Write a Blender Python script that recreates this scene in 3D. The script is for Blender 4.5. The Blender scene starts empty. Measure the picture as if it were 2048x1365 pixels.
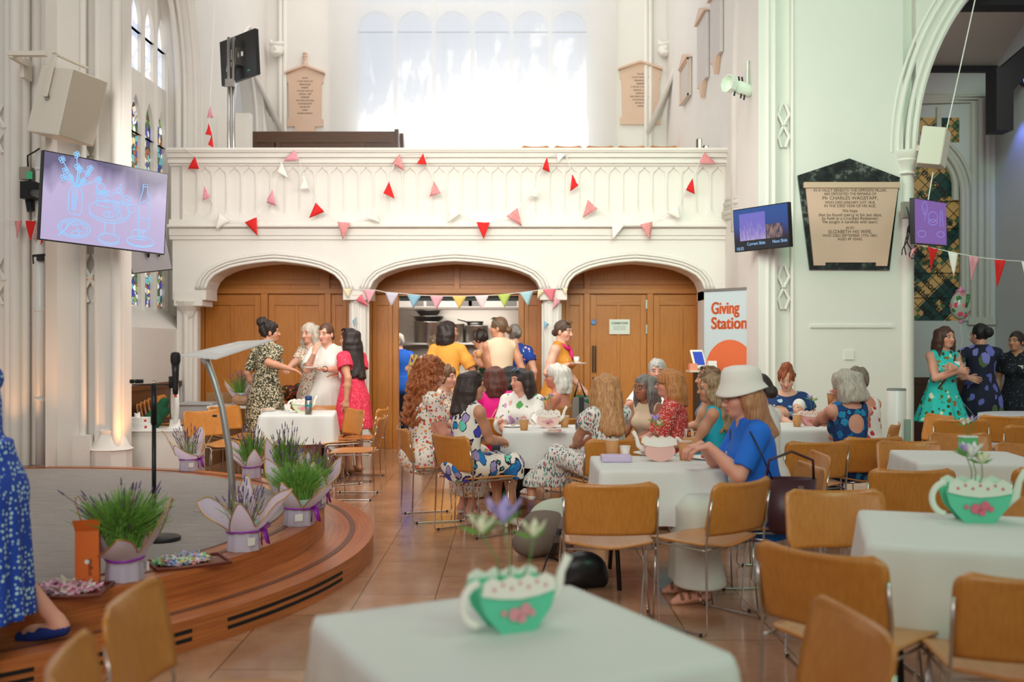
import bpy, bmesh, math, random
import numpy as np
from mathutils import Vector, Matrix, Euler
PI = math.pi
random.seed(7)
S = bpy.context.scene
COL = S.collection
# ------------------------------------------------------------ camera, world, lights, exposure
F_PX, HORIZON, EYE = 1991.0, 690.0, 1.47
cam = bpy.data.objects.new('camera', bpy.data.cameras.new('camera'))
COL.objects.link(cam)
cam.location = (0, 0, EYE)
cam.rotation_euler = (PI / 2, 0, 0)
cam.data.sensor_width = 36
cam.data.lens = 36 * F_PX / 2048
cam.data.shift_y = (HORIZON - 682.5) / 2048
cam.data.clip_end = 200
cam.data.dof.use_dof = True
cam.data.dof.focus_distance = 8.6
cam.data.dof.aperture_fstop = 1.7
S.camera = cam
w = bpy.data.worlds.new('daylight')
S.world = w
w.use_nodes = True
w.node_tree.nodes['Background'].inputs[0].default_value = (1.0, 0.985, 0.955, 1)
w.node_tree.nodes['Background'].inputs[1].default_value = 0.40


def lamp(name, kind, loc, target, energy, color=(1, 1, 1), size=1.0, size_y=None, spot=None, blend=.6, spread=None):
    l = bpy.data.lights.new(name, kind)
    l.energy = energy
    l.color = color
    if kind == 'AREA':
        l.size = size
        if spread:
            l.spread = math.radians(spread)
        if size_y:
            l.shape = 'RECTANGLE'
            l.size_y = size_y
    elif kind == 'SUN':
        l.angle = size
    else:
        l.shadow_soft_size = size
    if spot:
        l.spot_size = math.radians(spot)
        l.spot_blend = blend
    o = bpy.data.objects.new(name, l)
    COL.objects.link(o)
    o.location = loc
    o.rotation_euler = (Vector(target) - Vector(loc)).to_track_quat('-Z', 'Y').to_euler()
    return o


lamp('clerestory_daylight', 'AREA', (-1.0, 8.0, 9.5), (-0.8, 11.0, 0.5), 205, (1, .97, .92), 6, 5)
lamp('front_fill', 'AREA', (-1.5, -2.6, 5.4), (-.8, 13.0, 2.0), 88, (1, .96, .90), 4.5, 4.5, spread=62)  # fill added behind the camera to brighten the oak and the people
lamp('green_stage_wash', 'AREA', (2.2, 2.0, 6.5), (3.4, 11.0, 4.4), 48, (.52, 1.0, .68), 2.0, 2.0, spread=66)
lamp('green_table_wash', 'AREA', (3.2, 0.6, 4.2), (1.2, 4.0, .7), 40, (.36, 1.0, .64), 1.5, 1.5)
lamp('gallery_daylight', 'AREA', (-0.9, 16.2, 9.0), (-.9, 18.2, 5.5), 120, (1, .98, .95), 5, 3)
lamp('orange_pillar_uplight', 'SPOT', (-3.55, 9.62, .33), (-3.93, 9.95, 1.6), 26, (1, .42, .12), .05, spot=95)
lamp('orange_wall_uplight', 'SPOT', (-4.85, 9.3, .3), (-5.0, 9.8, 2.2), 30, (1, .45, .15), .05, spot=80)
lamp('blue_aisle_spot', 'SPOT', (6.6, 13.2, 4.6), (6.76, 13.4, 3.0), 16, (.16, .24, 1), .05, spot=80)
lamp('aisle_warm_fill', 'AREA', (5.6, 11.6, 5.2), (5.6, 14.0, 2.0), 14, (1, .93, .86), 1.5, .6)  # weak warm fill added to offset the blue in the aisle
lamp('kitchen_ceiling_light', 'AREA', (-.8, 14.5, 2.6), (-.8, 15.6, .6), 42, (1, .96, .9), 1.8, .5)
lamp('hood_light', 'AREA', (-.8, 15.6, 2.0), (-.8, 16.6, 1.3), 14, (1, .96, .9), 1.6, .2)
lamp('undergallery_fill', 'AREA', (-.8, 9.5, 3.6), (-.8, 14.1, 1.0), 120, (1, .95, .88), 5, .8)  # fill added in mid-nave to brighten everything under the gallery
S.view_settings.view_transform = 'Standard'
S.view_settings.look = 'None'
S.view_settings.gamma = 1
S.view_settings.use_curve_mapping = False
S.view_settings.exposure = 0.0
S.cycles.use_denoising = True
S.cycles.max_bounces = 8
S.cycles.transparent_max_bounces = 12
S.cycles.caustics_reflective = False
S.cycles.caustics_refractive = False
S.cycles.sample_clamp_indirect = 6


# ------------------------------------------------------------ pixel -> place
def at(px, py, Y):
    return Vector(((px - 1024) / F_PX * Y, Y, EYE - (py - HORIZON) / F_PX * Y))


def atz(px, py, z):
    return at(px, py, F_PX * (EYE - z) / (py - HORIZON))


# ------------------------------------------------------------ materials
def C(r, g, b, a=1):
    f = lambda v: ((v / 255 + .055) / 1.055) ** 2.4 if v > 10 else v / 255 / 12.92
    return (f(r), f(g), f(b), a)


_M = {}


class NT:
    def __init__(s, name):
        s.m = bpy.data.materials.new(name)
        s.m.use_nodes = True
        s.n = s.m.node_tree.nodes
        s.l = s.m.node_tree.links
        s.b = s.n['Principled BSDF']
        s.out = s.n['Material Output']

    def add(s, t, ins=None, **kw):
        n = s.n.new(t)
        for k, v in kw.items():
            setattr(n, k, v)
        for k, v in (ins or {}).items():
            s.put(n.inputs[k], v)
        return n

    def put(s, sock, v):
        if isinstance(v, bpy.types.NodeSocket):
            s.l.new(v, sock)
        elif isinstance(v, bpy.types.Node):
            s.l.new(v.outputs[0], sock)
        else:
            sock.default_value = v

    def co(s, scale=(1, 1, 1), rot=(0, 0, 0), kind='Object'):
        t = s.add('ShaderNodeTexCoord')
        return s.add('ShaderNodeMapping', {'Vector': t.outputs[kind], 'Scale': scale, 'Rotation': rot}).outputs[0]

    def noise(s, v, scale, detail=3, rough=.5):
        return s.add('ShaderNodeTexNoise', {'Vector': v, 'Scale': scale, 'Detail': detail, 'Roughness': rough}).outputs['Fac']

    def math(s, op, a, b=0.0):
        return s.add('ShaderNodeMath', {0: a, 1: b}, operation=op).outputs[0]

    def mix(s, f, a, b, mode='MIX'):
        n = s.add('ShaderNodeMix', data_type='RGBA', blend_type=mode)
        s.put(n.inputs[0], f)
        s.put(n.inputs[6], a)
        s.put(n.inputs[7], b)
        return n.outputs[2]

    def ramp(s, f, stops, mode='LINEAR'):
        n = s.add('ShaderNodeValToRGB')
        n.color_ramp.interpolation = mode
        e = n.color_ramp.elements
        while len(e) < len(stops):
            e.new(.5)
        for x, (p, c) in zip(e, stops):
            x.position = p
            x.color = c if len(c) == 4 else (*c, 1)
        s.put(n.inputs[0], f)
        return n.outputs[0]

    def bump(s, h, strength=.2, dist=.01):
        n = s.add('ShaderNodeBump', {'Height': h, 'Strength': strength, 'Distance': dist})
        s.l.new(n.outputs[0], s.b.inputs['Normal'])

    def base(s, v):
        s.put(s.b.inputs['Base Color'], v)

    def set(s, rough=.5, metal=0.0, **kw):
        s.b.inputs['Roughness'].default_value = rough
        s.b.inputs['Metallic'].default_value = metal
        for k, v in kw.items():
            s.b.inputs[k.replace('_', ' ')].default_value = v


def plain(name, rgb, rough=.5, metal=0.0, noise=0.0, nscale=8, **kw):
    if name in _M:
        return _M[name]
    t = NT(name)
    c = C(*rgb)
    if noise:
        f = t.noise(t.co(), nscale, 4)
        d = tuple(x * (1 - noise) for x in c[:3]) + (1,)
        t.base(t.mix(f, c, d))
        t.bump(f, .12)
    else:
        t.base(c)
    t.set(rough, metal, **kw)
    _M[name] = t.m
    return t.m


def glow(name, rgb, strength):
    if name in _M:
        return _M[name]
    t = NT(name)
    t.base((0.02, .02, .02, 1))
    t.b.inputs['Emission Color'].default_value = C(*rgb)
    t.b.inputs['Emission Strength'].default_value = strength
    t.set(.3)
    _M[name] = t.m
    return t.m


def wood(name, c1, c2, rough=.38, scale=1.0, axis=2, coat=.15, noise_scale=6):
    if name in _M:
        return _M[name]
    t = NT(name)
    sc = [14 * scale] * 3
    sc[axis] = .7 * scale
    v = t.co(tuple(sc))
    f = t.noise(v, noise_scale, 5, .6)
    f2 = t.noise(t.co(), 1.3, 2)
    f = t.math('ADD', t.math('MULTIPLY', f, .7), t.math('MULTIPLY', f2, .35))
    t.base(t.ramp(f, [(.3, C(*c2)), (.7, C(*c1))]))
    t.set(rough, 0, Coat_Weight=coat, Coat_Roughness=.25)
    _M[name] = t.m
    return t.m


def plaster(name, rgb):
    t = NT(name)
    f = t.noise(t.co(), 2.2, 4)
    g = t.noise(t.co(), 30, 3)
    c = C(*rgb)
    t.base(t.mix(f, c, tuple(x * .93 for x in c[:3]) + (1,)))
    t.bump(t.math('ADD', f, t.math('MULTIPLY', g, .3)), .25, .02)
    t.set(.75)
    return t.m


WALL = plaster('white_painted_plaster', (233, 228, 222))
STONE = plaster('painted_stone', (236, 231, 224))
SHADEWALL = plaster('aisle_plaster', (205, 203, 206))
OAK = wood('oak_panel', (204, 132, 52), (168, 98, 32), .42)
OAKDARK = wood('oak_rail', (196, 126, 50), (160, 94, 32), .42, axis=0)
CHAIRWOOD = wood('chair_plywood', (212, 142, 64), (186, 116, 44), .33, axis=2, coat=.3)
SEATWOOD = wood('chair_seat_plywood', (208, 146, 80), (186, 120, 56), .3, axis=1, coat=.3)
STAGEWOOD = wood('stage_timber', (176, 96, 46), (140, 66, 28), .35, axis=0, coat=.25)
PEWWOOD = wood('dark_pew_wood', (96, 62, 40), (64, 40, 26), .4, axis=0)
DARKTIMBER = plain('dark_roof_timber', (26, 22, 30), .6)
CHROME = plain('chrome', (200, 196, 190), .14, 1.0)
STEEL = plain('brushed_steel', (178, 174, 168), .32, 1.0)
ALU = plain('brushed_aluminium', (190, 188, 184), .3, 1.0)
BLACK = plain('black_plastic', (18, 18, 20), .45)
BLACKMETAL = plain('black_metal', (22, 22, 24), .4, .3)
RUBBER = plain('black_rubber', (14, 14, 15), .7)
WHITEPLASTIC = plain('white_plastic', (232, 230, 224), .4)
WHITEMETAL = plain('white_enamel', (226, 226, 222), .35)
CLOTH = plain('white_tablecloth_linen', (228, 230, 226), .85, noise=.04, nscale=60)
PAPER = plain('white_paper', (238, 236, 232), .7)
KRAFT = plain('brown_paper_cup', (206, 150, 96), .7)
GREENCORD = plain('white_cord', (238, 236, 230), .8)
GLASS = plain('clear_glass', (240, 245, 245), .05, Transmission_Weight=.9, IOR=1.3)
REDCLOTH = plain('red_cotton', (222, 34, 34), .85)


def gingham(name, c1, c2, scale=90):
    t = NT(name)
    v = t.co((1, 1, 1))
    ch = t.add('ShaderNodeTexChecker', {'Vector': v, 'Scale': scale, 'Color1': C(*c1), 'Color2': C(*c2)})
    t.base(ch.outputs[0])
    t.set(.85)
    return t.m


GINGHAM = gingham('red_gingham_cotton', (206, 60, 66), (240, 196, 196))
PINKCLOTH = gingham('pink_gingham_cotton', (226, 130, 148), (240, 180, 190), 120)
WHITECLOTH = plain('white_cotton', (240, 236, 228), .85)


# ------------------------------------------------------------ mesh builder
class MB:
    def __init__(s):
        s.v, s.f = [], []

    def add(s, vs, fs):
        b = len(s.v)
        s.v += [tuple(v) for v in vs]
        s.f += [tuple(i + b for i in f) for f in fs]
        return s

    def box(s, lo, hi, M=None):
        x0, y0, z0 = lo
        x1, y1, z1 = hi
        vs = [Vector(p) for p in ((x0, y0, z0), (x1, y0, z0), (x1, y1, z0), (x0, y1, z0), (x0, y0, z1), (x1, y0, z1), (x1, y1, z1), (x0, y1, z1))]
        if M is not None:
            vs = [M @ v for v in vs]
        return s.add(vs, [(0, 3, 2, 1), (4, 5, 6, 7), (0, 1, 5, 4), (1, 2, 6, 5), (2, 3, 7, 6), (3, 0, 4, 7)])

    def prism(s, poly, d, M=None):
        """poly: 3D points of a face, d: extrusion vector"""
        n = len(poly)
        d = Vector(d)
        a = [Vector(p) for p in poly]
        vs = a + [p + d for p in a]
        if M is not None:
            vs = [M @ v for v in vs]
        return s.add(vs, [tuple(range(n))[::-1], tuple(range(n, 2 * n))] + [(i, (i + 1) % n, n + (i + 1) % n, n + i) for i in range(n)])

    def ring(s, outer, inner, d):
        """plate with a hole: outer and inner loops of equal length, extruded by d"""
        n = len(outer)
        d = Vector(d)
        o = [Vector(p) for p in outer]
        i_ = [Vector(p) for p in inner]
        vs = o + i_ + [p + d for p in o] + [p + d for p in i_]
        fs = []
        for k in range(n):
            j = (k + 1) % n
            fs += [(k, j, n + j, n + k), (2 * n + k, 3 * n + k, 3 * n + j, 2 * n + j), (k, 2 * n + k, 2 * n + j, j), (n + k, n + j, 3 * n + j, 3 * n + k)]
        return s.add(vs, fs)

    def tube(s, pts, r, n=8, closed=False, radii=None):
        pts = [Vector(p) for p in pts]
        m = len(pts)
        vs, fs = [], []
        up = None
        for i, p in enumerate(pts):
            if closed:
                t = pts[(i + 1) % m] - pts[i - 1]
            else:
                t = pts[min(i + 1, m - 1)] - pts[max(i - 1, 0)]
            t = t.normalized() if t.length > 1e-9 else Vector((0, 0, 1))
            if up is None:
                up = Vector((0, 0, 1)) if abs(t.z) < .9 else Vector((1, 0, 0))
            a = t.cross(up)
            if a.length < 1e-6:
                a = t.orthogonal()
            a.normalize()
            b = a.cross(t).normalized()
            up = b
            rr = radii[i] if radii else r
            for k in range(n):
                c = 2 * PI * k / n
                vs.append(p + a * (rr * math.cos(c)) + b * (rr * math.sin(c)))
        for i in range(m if closed else m - 1):
            j = (i + 1) % m
            for k in range(n):
                l = (k + 1) % n
                fs.append((i * n + k, i * n + l, j * n + l, j * n + k))
        if not closed:
            fs.append(tuple(range(n))[::-1])
            fs.append(tuple((m - 1) * n + k for k in range(n)))
        return s.add(vs, fs)

    def lathe(s, prof, n=24, c=(0, 0, 0), sx=1, sy=1, M=None, caps=True):
        vs, fs = [], []
        c = Vector(c)
        for r, z in prof:
            for k in range(n):
                a = 2 * PI * k / n
                v = Vector((r * sx * math.cos(a), r * sy * math.sin(a), z))
                vs.append((M @ v if M is not None else v) + c)
        m = len(prof)
        for i in range(m - 1):
            for k in range(n):
                l = (k + 1) % n
                fs.append((i * n + k, i * n + l, (i + 1) * n + l, (i + 1) * n + k))
        if caps:
            fs.append(tuple(range(n))[::-1])
            fs.append(tuple((m - 1) * n + k for k in range(n)))
        return s.add(vs, fs)

    def grid(s, fn, nu, nv, closed_u=False):
        vs = [fn(i / nu, j / nv) for j in range(nv + 1) for i in range(nu + (0 if closed_u else 1))]
        w_ = nu if closed_u else nu + 1
        fs = []
        for j in range(nv):
            for i in range(nu):
                i2 = (i + 1) % w_
                fs.append((j * w_ + i, j * w_ + i2, (j + 1) * w_ + i2, (j + 1) * w_ + i))
        return s.add(vs, fs)

    def build(s, name, mat, parent=None, smooth=False, o=None, bevel=0, solid=0, subsurf=0):
        me = bpy.data.meshes.new(name)
        vs = s.v
        if o is not None:
            vs = [(v[0] - o[0], v[1] - o[1], v[2] - o[2]) for v in vs]
        me.from_pydata(vs, [], s.f)
        if mat:
            me.materials.append(mat)
        if smooth:
            me.polygons.foreach_set('use_smooth', [True] * len(me.polygons))
            if smooth == 'auto':
                me.set_sharp_from_angle(angle=math.radians(40))
        ob = bpy.data.objects.new(name, me)
        COL.objects.link(ob)
        if parent:
            ob.parent = parent
        if solid:
            md = ob.modifiers.new('solid', 'SOLIDIFY')
            md.thickness = solid
            md.offset = 0
        if bevel:
            md = ob.modifiers.new('bevel', 'BEVEL')
            md.width = bevel
            md.segments = 2
            md.limit_method = 'ANGLE'
        if subsurf:
            md = ob.modifiers.new('subsurf', 'SUBSURF')
            md.levels = md.render_levels = subsurf
        return ob


def tag(o, label=None, cat=None, group=None, kind=None):
    if label:
        o['label'] = label
    if cat:
        o['category'] = cat
    if group:
        o['group'] = group
    if kind:
        o['kind'] = kind
    return o


def thing(name, label, cat, loc=(0, 0, 0), rz=0.0, group=None):
    o = bpy.data.objects.new(name, None)
    o.empty_display_size = .1
    COL.objects.link(o)
    o.location = loc
    o.rotation_euler = (0, 0, rz)
    return tag(o, label, cat, group)


def struct(name, mb, mat, **kw):
    return tag(mb.build(name, mat, **kw), kind='structure')


def dup(root, loc, rz, label=None, group=None):
    def cp(o, p):
        c = o.copy()
        COL.objects.link(c)
        if p:
            c.parent = p
        for ch in kids.get(o.name, ()):
            cp(ch, c)
        return c
    kids = {}
    for o in COL.objects:
        if o.parent:
            kids.setdefault(o.parent.name, []).append(o)
    r = cp(root, None)
    r.location = loc
    r.rotation_euler = (0, 0, rz)
    return tag(r, label, None, group)


def text(body, size, mat, parent=None, loc=(0, 0, 0), rot=(PI / 2, 0, 0), align='CENTER', bold=0.0, name='lettering', sx=1.0, extrude=.0006):
    cu = bpy.data.curves.new(name, 'FONT')
    cu.body = body
    cu.size = size
    cu.align_x = align
    cu.offset = bold
    cu.extrude = extrude
    cu.materials.append(mat)
    ob = bpy.data.objects.new(name, cu)
    COL.objects.link(ob)
    if parent:
        ob.parent = parent
    ob.location = loc
    ob.rotation_euler = rot
    ob.scale = (sx, 1, 1)
    return ob


def arc(c, r, a0, a1, n, f):
    return [f(c[0] + r * math.cos(a0 + (a1 - a0) * i / n), c[1] + r * math.sin(a0 + (a1 - a0) * i / n)) for i in range(n + 1)]
# ------------------------------------------------------------ figures grown from signed distance fields
V3 = lambda *p: np.array(p, dtype=np.float64)


def nrm(v):
    return v / max(np.linalg.norm(v), 1e-9)


class Field:
    def __init__(s):
        s.ops = []

    def _push(s, mode, lo, hi, fn, k):
        s.ops.append((mode, lo, hi, fn, k))
        return s

    def rc(s, a, b, ra, rb, k=.02, mode='u'):
        a, b = np.asarray(a, float), np.asarray(b, float)
        ba = b - a
        l2 = max(ba @ ba, 1e-9)
        m = max(ra, rb)

        def fn(X, Y, Z):
            px, py, pz = X - a[0], Y - a[1], Z - a[2]
            t = np.clip((px * ba[0] + py * ba[1] + pz * ba[2]) / l2, 0, 1)
            return np.sqrt((px - t * ba[0]) ** 2 + (py - t * ba[1]) ** 2 + (pz - t * ba[2]) ** 2) - (ra + (rb - ra) * t)
        return s._push(mode, np.minimum(a, b) - m, np.maximum(a, b) + m, fn, k)

    def el(s, c, r, k=.02, mode='u', B=None):
        c = np.asarray(c, float)
        r = np.asarray(r, float)
        B = np.eye(3) if B is None else B
        m = min(r)

        def fn(X, Y, Z):
            p = [(X - c[0]), (Y - c[1]), (Z - c[2])]
            q = [(p[0] * B[i][0] + p[1] * B[i][1] + p[2] * B[i][2]) for i in range(3)]
            k0 = np.sqrt(sum((q[i] / r[i]) ** 2 for i in range(3)))
            k1 = np.sqrt(sum((q[i] / r[i] ** 2) ** 2 for i in range(3)))
            return k0 * (k0 - 1) / np.maximum(k1, 1e-6)
        R = np.full(3, max(r))
        return s._push(mode, c - R, c + R, fn, k)

    def loft(s, o, ax, side, lv, k=.02, fold=None, mode='u', inf=0.0):
        """lv: rows (h, rx, ry, forward offset) along ax from o"""
        o = np.asarray(o, float)
        ax = nrm(ax)
        side = nrm(side - ax * (side @ ax))
        fr = np.cross(ax, side)
        lv = sorted([tuple(l) + (0,) * (4 - len(l)) for l in lv])
        hs = np.array([l[0] for l in lv])
        dense = np.linspace(hs[0], hs[-1], 80)
        wdt = max(1, int(80 * .035 / (hs[-1] - hs[0])))
        cols = []
        for i in (1, 2, 3):
            y = np.interp(dense, hs, [l[i] for l in lv])
            ker = np.ones(2 * wdt + 1) / (2 * wdt + 1)
            cols.append(np.convolve(np.pad(y, wdt, 'edge'), ker, 'valid'))
        h0, h1 = hs[0], hs[-1]

        def fn(X, Y, Z):
            px, py, pz = X - o[0], Y - o[1], Z - o[2]
            h = px * ax[0] + py * ax[1] + pz * ax[2]
            u = px * side[0] + py * side[1] + pz * side[2]
            v = px * fr[0] + py * fr[1] + pz * fr[2]
            hf = np.broadcast_to(h, np.broadcast(X, Y, Z).shape)
            rx = np.interp(hf, dense, cols[0]) + inf
            ry = np.interp(hf, dense, cols[1]) + inf
            v = v - np.interp(hf, dense, cols[2])
            if fold:
                th = np.arctan2(v, u)
                t = np.clip((h1 - hf) / (h1 - h0), 0, 1)
                g = 1 + fold[1] * t * np.sin(fold[0] * th + fold[2] + 1.3 * np.sin(3 * th))
                rx, ry = rx * g, ry * g
            q = np.sqrt((u / rx) ** 2 + (v / ry) ** 2)
            d = np.hypot(u, v) * (1 - 1 / np.maximum(q, 1e-3))
            a = np.maximum(h0 - inf - hf, hf - h1 - inf)
            return np.where((a > 0) & (d > 0), np.hypot(np.maximum(a, 0), np.maximum(d, 0)), np.maximum(d, a))
        m = max(max(l[1] + abs(l[3]), l[2] + abs(l[3])) for l in lv) + inf
        p0, p1 = o + ax * h0, o + ax * h1
        return s._push(mode, np.minimum(p0, p1) - m, np.maximum(p0, p1) + m, fn, k)

    def clip(s, fn):
        return s._push('c', None, None, fn, 0)

    def bounds(s):
        lo = np.min([o[1] for o in s.ops if o[0] == 'u'], axis=0)
        hi = np.max([o[2] for o in s.ops if o[0] == 'u'], axis=0)
        return lo - .03, hi + .03

    def mesh(s, cell, fine=(), noise=None, fcell=.005):
        lo, hi = s.bounds()
        axs = []
        for d in range(3):
            x = lo[d]
            out = [x]
            while x < hi[d]:
                x += fcell if any(a[d] <= x <= b[d] for a, b in fine) else cell
                out.append(x)
            axs.append(np.array(out, dtype=np.float32))
        sh = [len(a) for a in axs]
        D = np.full(sh, 1.0, dtype=np.float32)
        for mode, l, h, fn, k in s.ops:
            if mode == 'c':
                X, Y, Z = axs[0][:, None, None], axs[1][None, :, None], axs[2][None, None, :]
                np.maximum(D, fn(X, Y, Z), out=D)
                continue
            pad = .035 + k
            i = [(max(0, np.searchsorted(axs[d], l[d] - pad)), min(sh[d], np.searchsorted(axs[d], h[d] + pad) + 1)) for d in range(3)]
            if any(b - a < 1 for a, b in i):
                continue
            sl = tuple(slice(a, b) for a, b in i)
            X, Y, Z = axs[0][sl[0]][:, None, None], axs[1][sl[1]][None, :, None], axs[2][sl[2]][None, None, :]
            d = fn(X, Y, Z).astype(np.float32)
            E = D[sl]
            if mode == 'u':
                if k > 0:
                    t = np.clip(.5 + .5 * (E - d) / k, 0, 1)
                    D[sl] = E * (1 - t) + d * t - k * t * (1 - t)
                else:
                    D[sl] = np.minimum(E, d)
            elif k > 0:
                t = np.clip(.5 - .5 * (E + d) / k, 0, 1)
                D[sl] = E * (1 - t) - d * t + k * t * (1 - t)
            else:
                D[sl] = np.maximum(E, -d)
        if noise:
            D = D + noise(axs[0][:, None, None], axs[1][None, :, None], axs[2][None, None, :]).astype(np.float32)
        return surfnet(D, axs)


def surfnet(D, axs):
    for d in range(3):
        D[(slice(None),) * d + (0,)] = 1
        D[(slice(None),) * d + (-1,)] = 1
    N = D < 0
    n = [x - 1 for x in D.shape]
    cnt = np.zeros(n, np.int8)
    for i in (0, 1):
        for j in (0, 1):
            for k in (0, 1):
                cnt += N[i:n[0] + i, j:n[1] + j, k:n[2] + k]
    act = (cnt > 0) & (cnt < 8)
    I = np.argwhere(act)
    idm = np.full(n, -1, np.int32)
    idm[act] = np.arange(len(I))
    acc = np.zeros((len(I), 3))
    c = np.zeros(len(I))
    for d in range(3):
        e = [x for x in range(3) if x != d]
        for a in (0, 1):
            for b in (0, 1):
                o = np.zeros(3, int)
                o[e[0]], o[e[1]] = a, b
                p = I + o
                q = p.copy()
                q[:, d] += 1
                f0 = D[p[:, 0], p[:, 1], p[:, 2]]
                f1 = D[q[:, 0], q[:, 1], q[:, 2]]
                m = (f0 < 0) != (f1 < 0)
                t = np.where(m, f0 / np.where(m, f0 - f1, 1), 0)
                pos = np.repeat(o[None].astype(float), len(I), 0)
                pos[:, d] = t
                acc += pos * m[:, None]
                c += m
    fr = acc / np.maximum(c, 1)[:, None]
    P = np.empty((len(I), 3))
    for d in range(3):
        a = axs[d]
        P[:, d] = a[I[:, d]] + fr[:, d] * (a[I[:, d] + 1] - a[I[:, d]])
    Q = []
    for d in range(3):
        sl0 = [slice(1, x) for x in n]
        sl0[d] = slice(0, n[d])
        s1 = list(sl0)
        s1[d] = slice(1, n[d] + 1)
        a, b = N[tuple(sl0)], N[tuple(s1)]
        J = np.argwhere(a != b)
        if not len(J):
            continue
        flip = a[J[:, 0], J[:, 1], J[:, 2]]
        J = J + np.array([0 if x == d else 1 for x in range(3)])
        e0, e1 = (d + 1) % 3, (d + 2) % 3
        u = np.zeros(3, int)
        u[e0] = 1
        v = np.zeros(3, int)
        v[e1] = 1
        g = lambda o: idm[tuple((J - o).T)]
        q = np.stack([g(u + v), g(v), g(0 * u), g(u)], 1)
        q[~flip] = q[~flip][:, ::-1]
        Q.append(q)
    return P, np.concatenate(Q)


def np_mesh(name, P, Q, mat, parent=None, col=None):
    me = bpy.data.meshes.new(name)
    me.vertices.add(len(P))
    me.vertices.foreach_set('co', P.astype(np.float32).ravel())
    me.loops.add(len(Q) * 4)
    me.loops.foreach_set('vertex_index', Q.astype(np.int32).ravel())
    me.polygons.add(len(Q))
    me.polygons.foreach_set('loop_start', np.arange(0, len(Q) * 4, 4, dtype=np.int32))
    me.polygons.foreach_set('use_smooth', np.ones(len(Q), bool))
    me.update(calc_edges=True)
    me.validate()
    if col is not None:
        at_ = me.color_attributes.new('skin_tint', 'FLOAT_COLOR', 'POINT')
        at_.data.foreach_set('color', np.concatenate([col, np.ones((len(P), 1))], 1).astype(np.float32).ravel())
    me.materials.append(mat)
    ob = bpy.data.objects.new(name, me)
    COL.objects.link(ob)
    if parent:
        ob.parent = parent
    return ob


_t = NT('skin')
_a = _t.add('ShaderNodeAttribute', attribute_name='skin_tint')
_t.base(_a.outputs['Color'])
_t.set(.5, 0, Subsurface_Weight=.12, Subsurface_Scale=.01)
SKIN = _t.m


def hair_mat(rgb, rgb2=None, zs=3):
    key = ('hair', rgb, rgb2)
    if key in _M:
        return _M[key]
    t = NT('hair')
    c = C(*rgb)
    c2 = C(*rgb2) if rgb2 else tuple(x * .55 for x in c[:3]) + (1,)
    f = t.noise(t.co((70, 70, zs)), 1.6, 4, .6)
    t.base(t.ramp(f, [(.36, c2), (.62, c)]))
    t.bump(f, .5, .01)
    t.set(.45)
    _M[key] = t.m
    return t.m


SKINS = {'fair': (226, 172, 148), 'pink': (222, 160, 138), 'tan': (205, 148, 118), 'brown': (166, 112, 84), 'red': (214, 140, 116)}


def ik(S_, H, l1, l2, pole):
    d = H - S_
    L = np.linalg.norm(d)
    mx = (l1 + l2) * .995
    if L > mx:
        H = S_ + d / L * mx
        d = H - S_
        L = mx
    a = (l1 * l1 - l2 * l2 + L * L) / (2 * L)
    h = math.sqrt(max(l1 * l1 - a * a, 0))
    n = d / L
    p = nrm(pole - n * (pole @ n))
    return S_ + n * a + p * h, H


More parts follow.
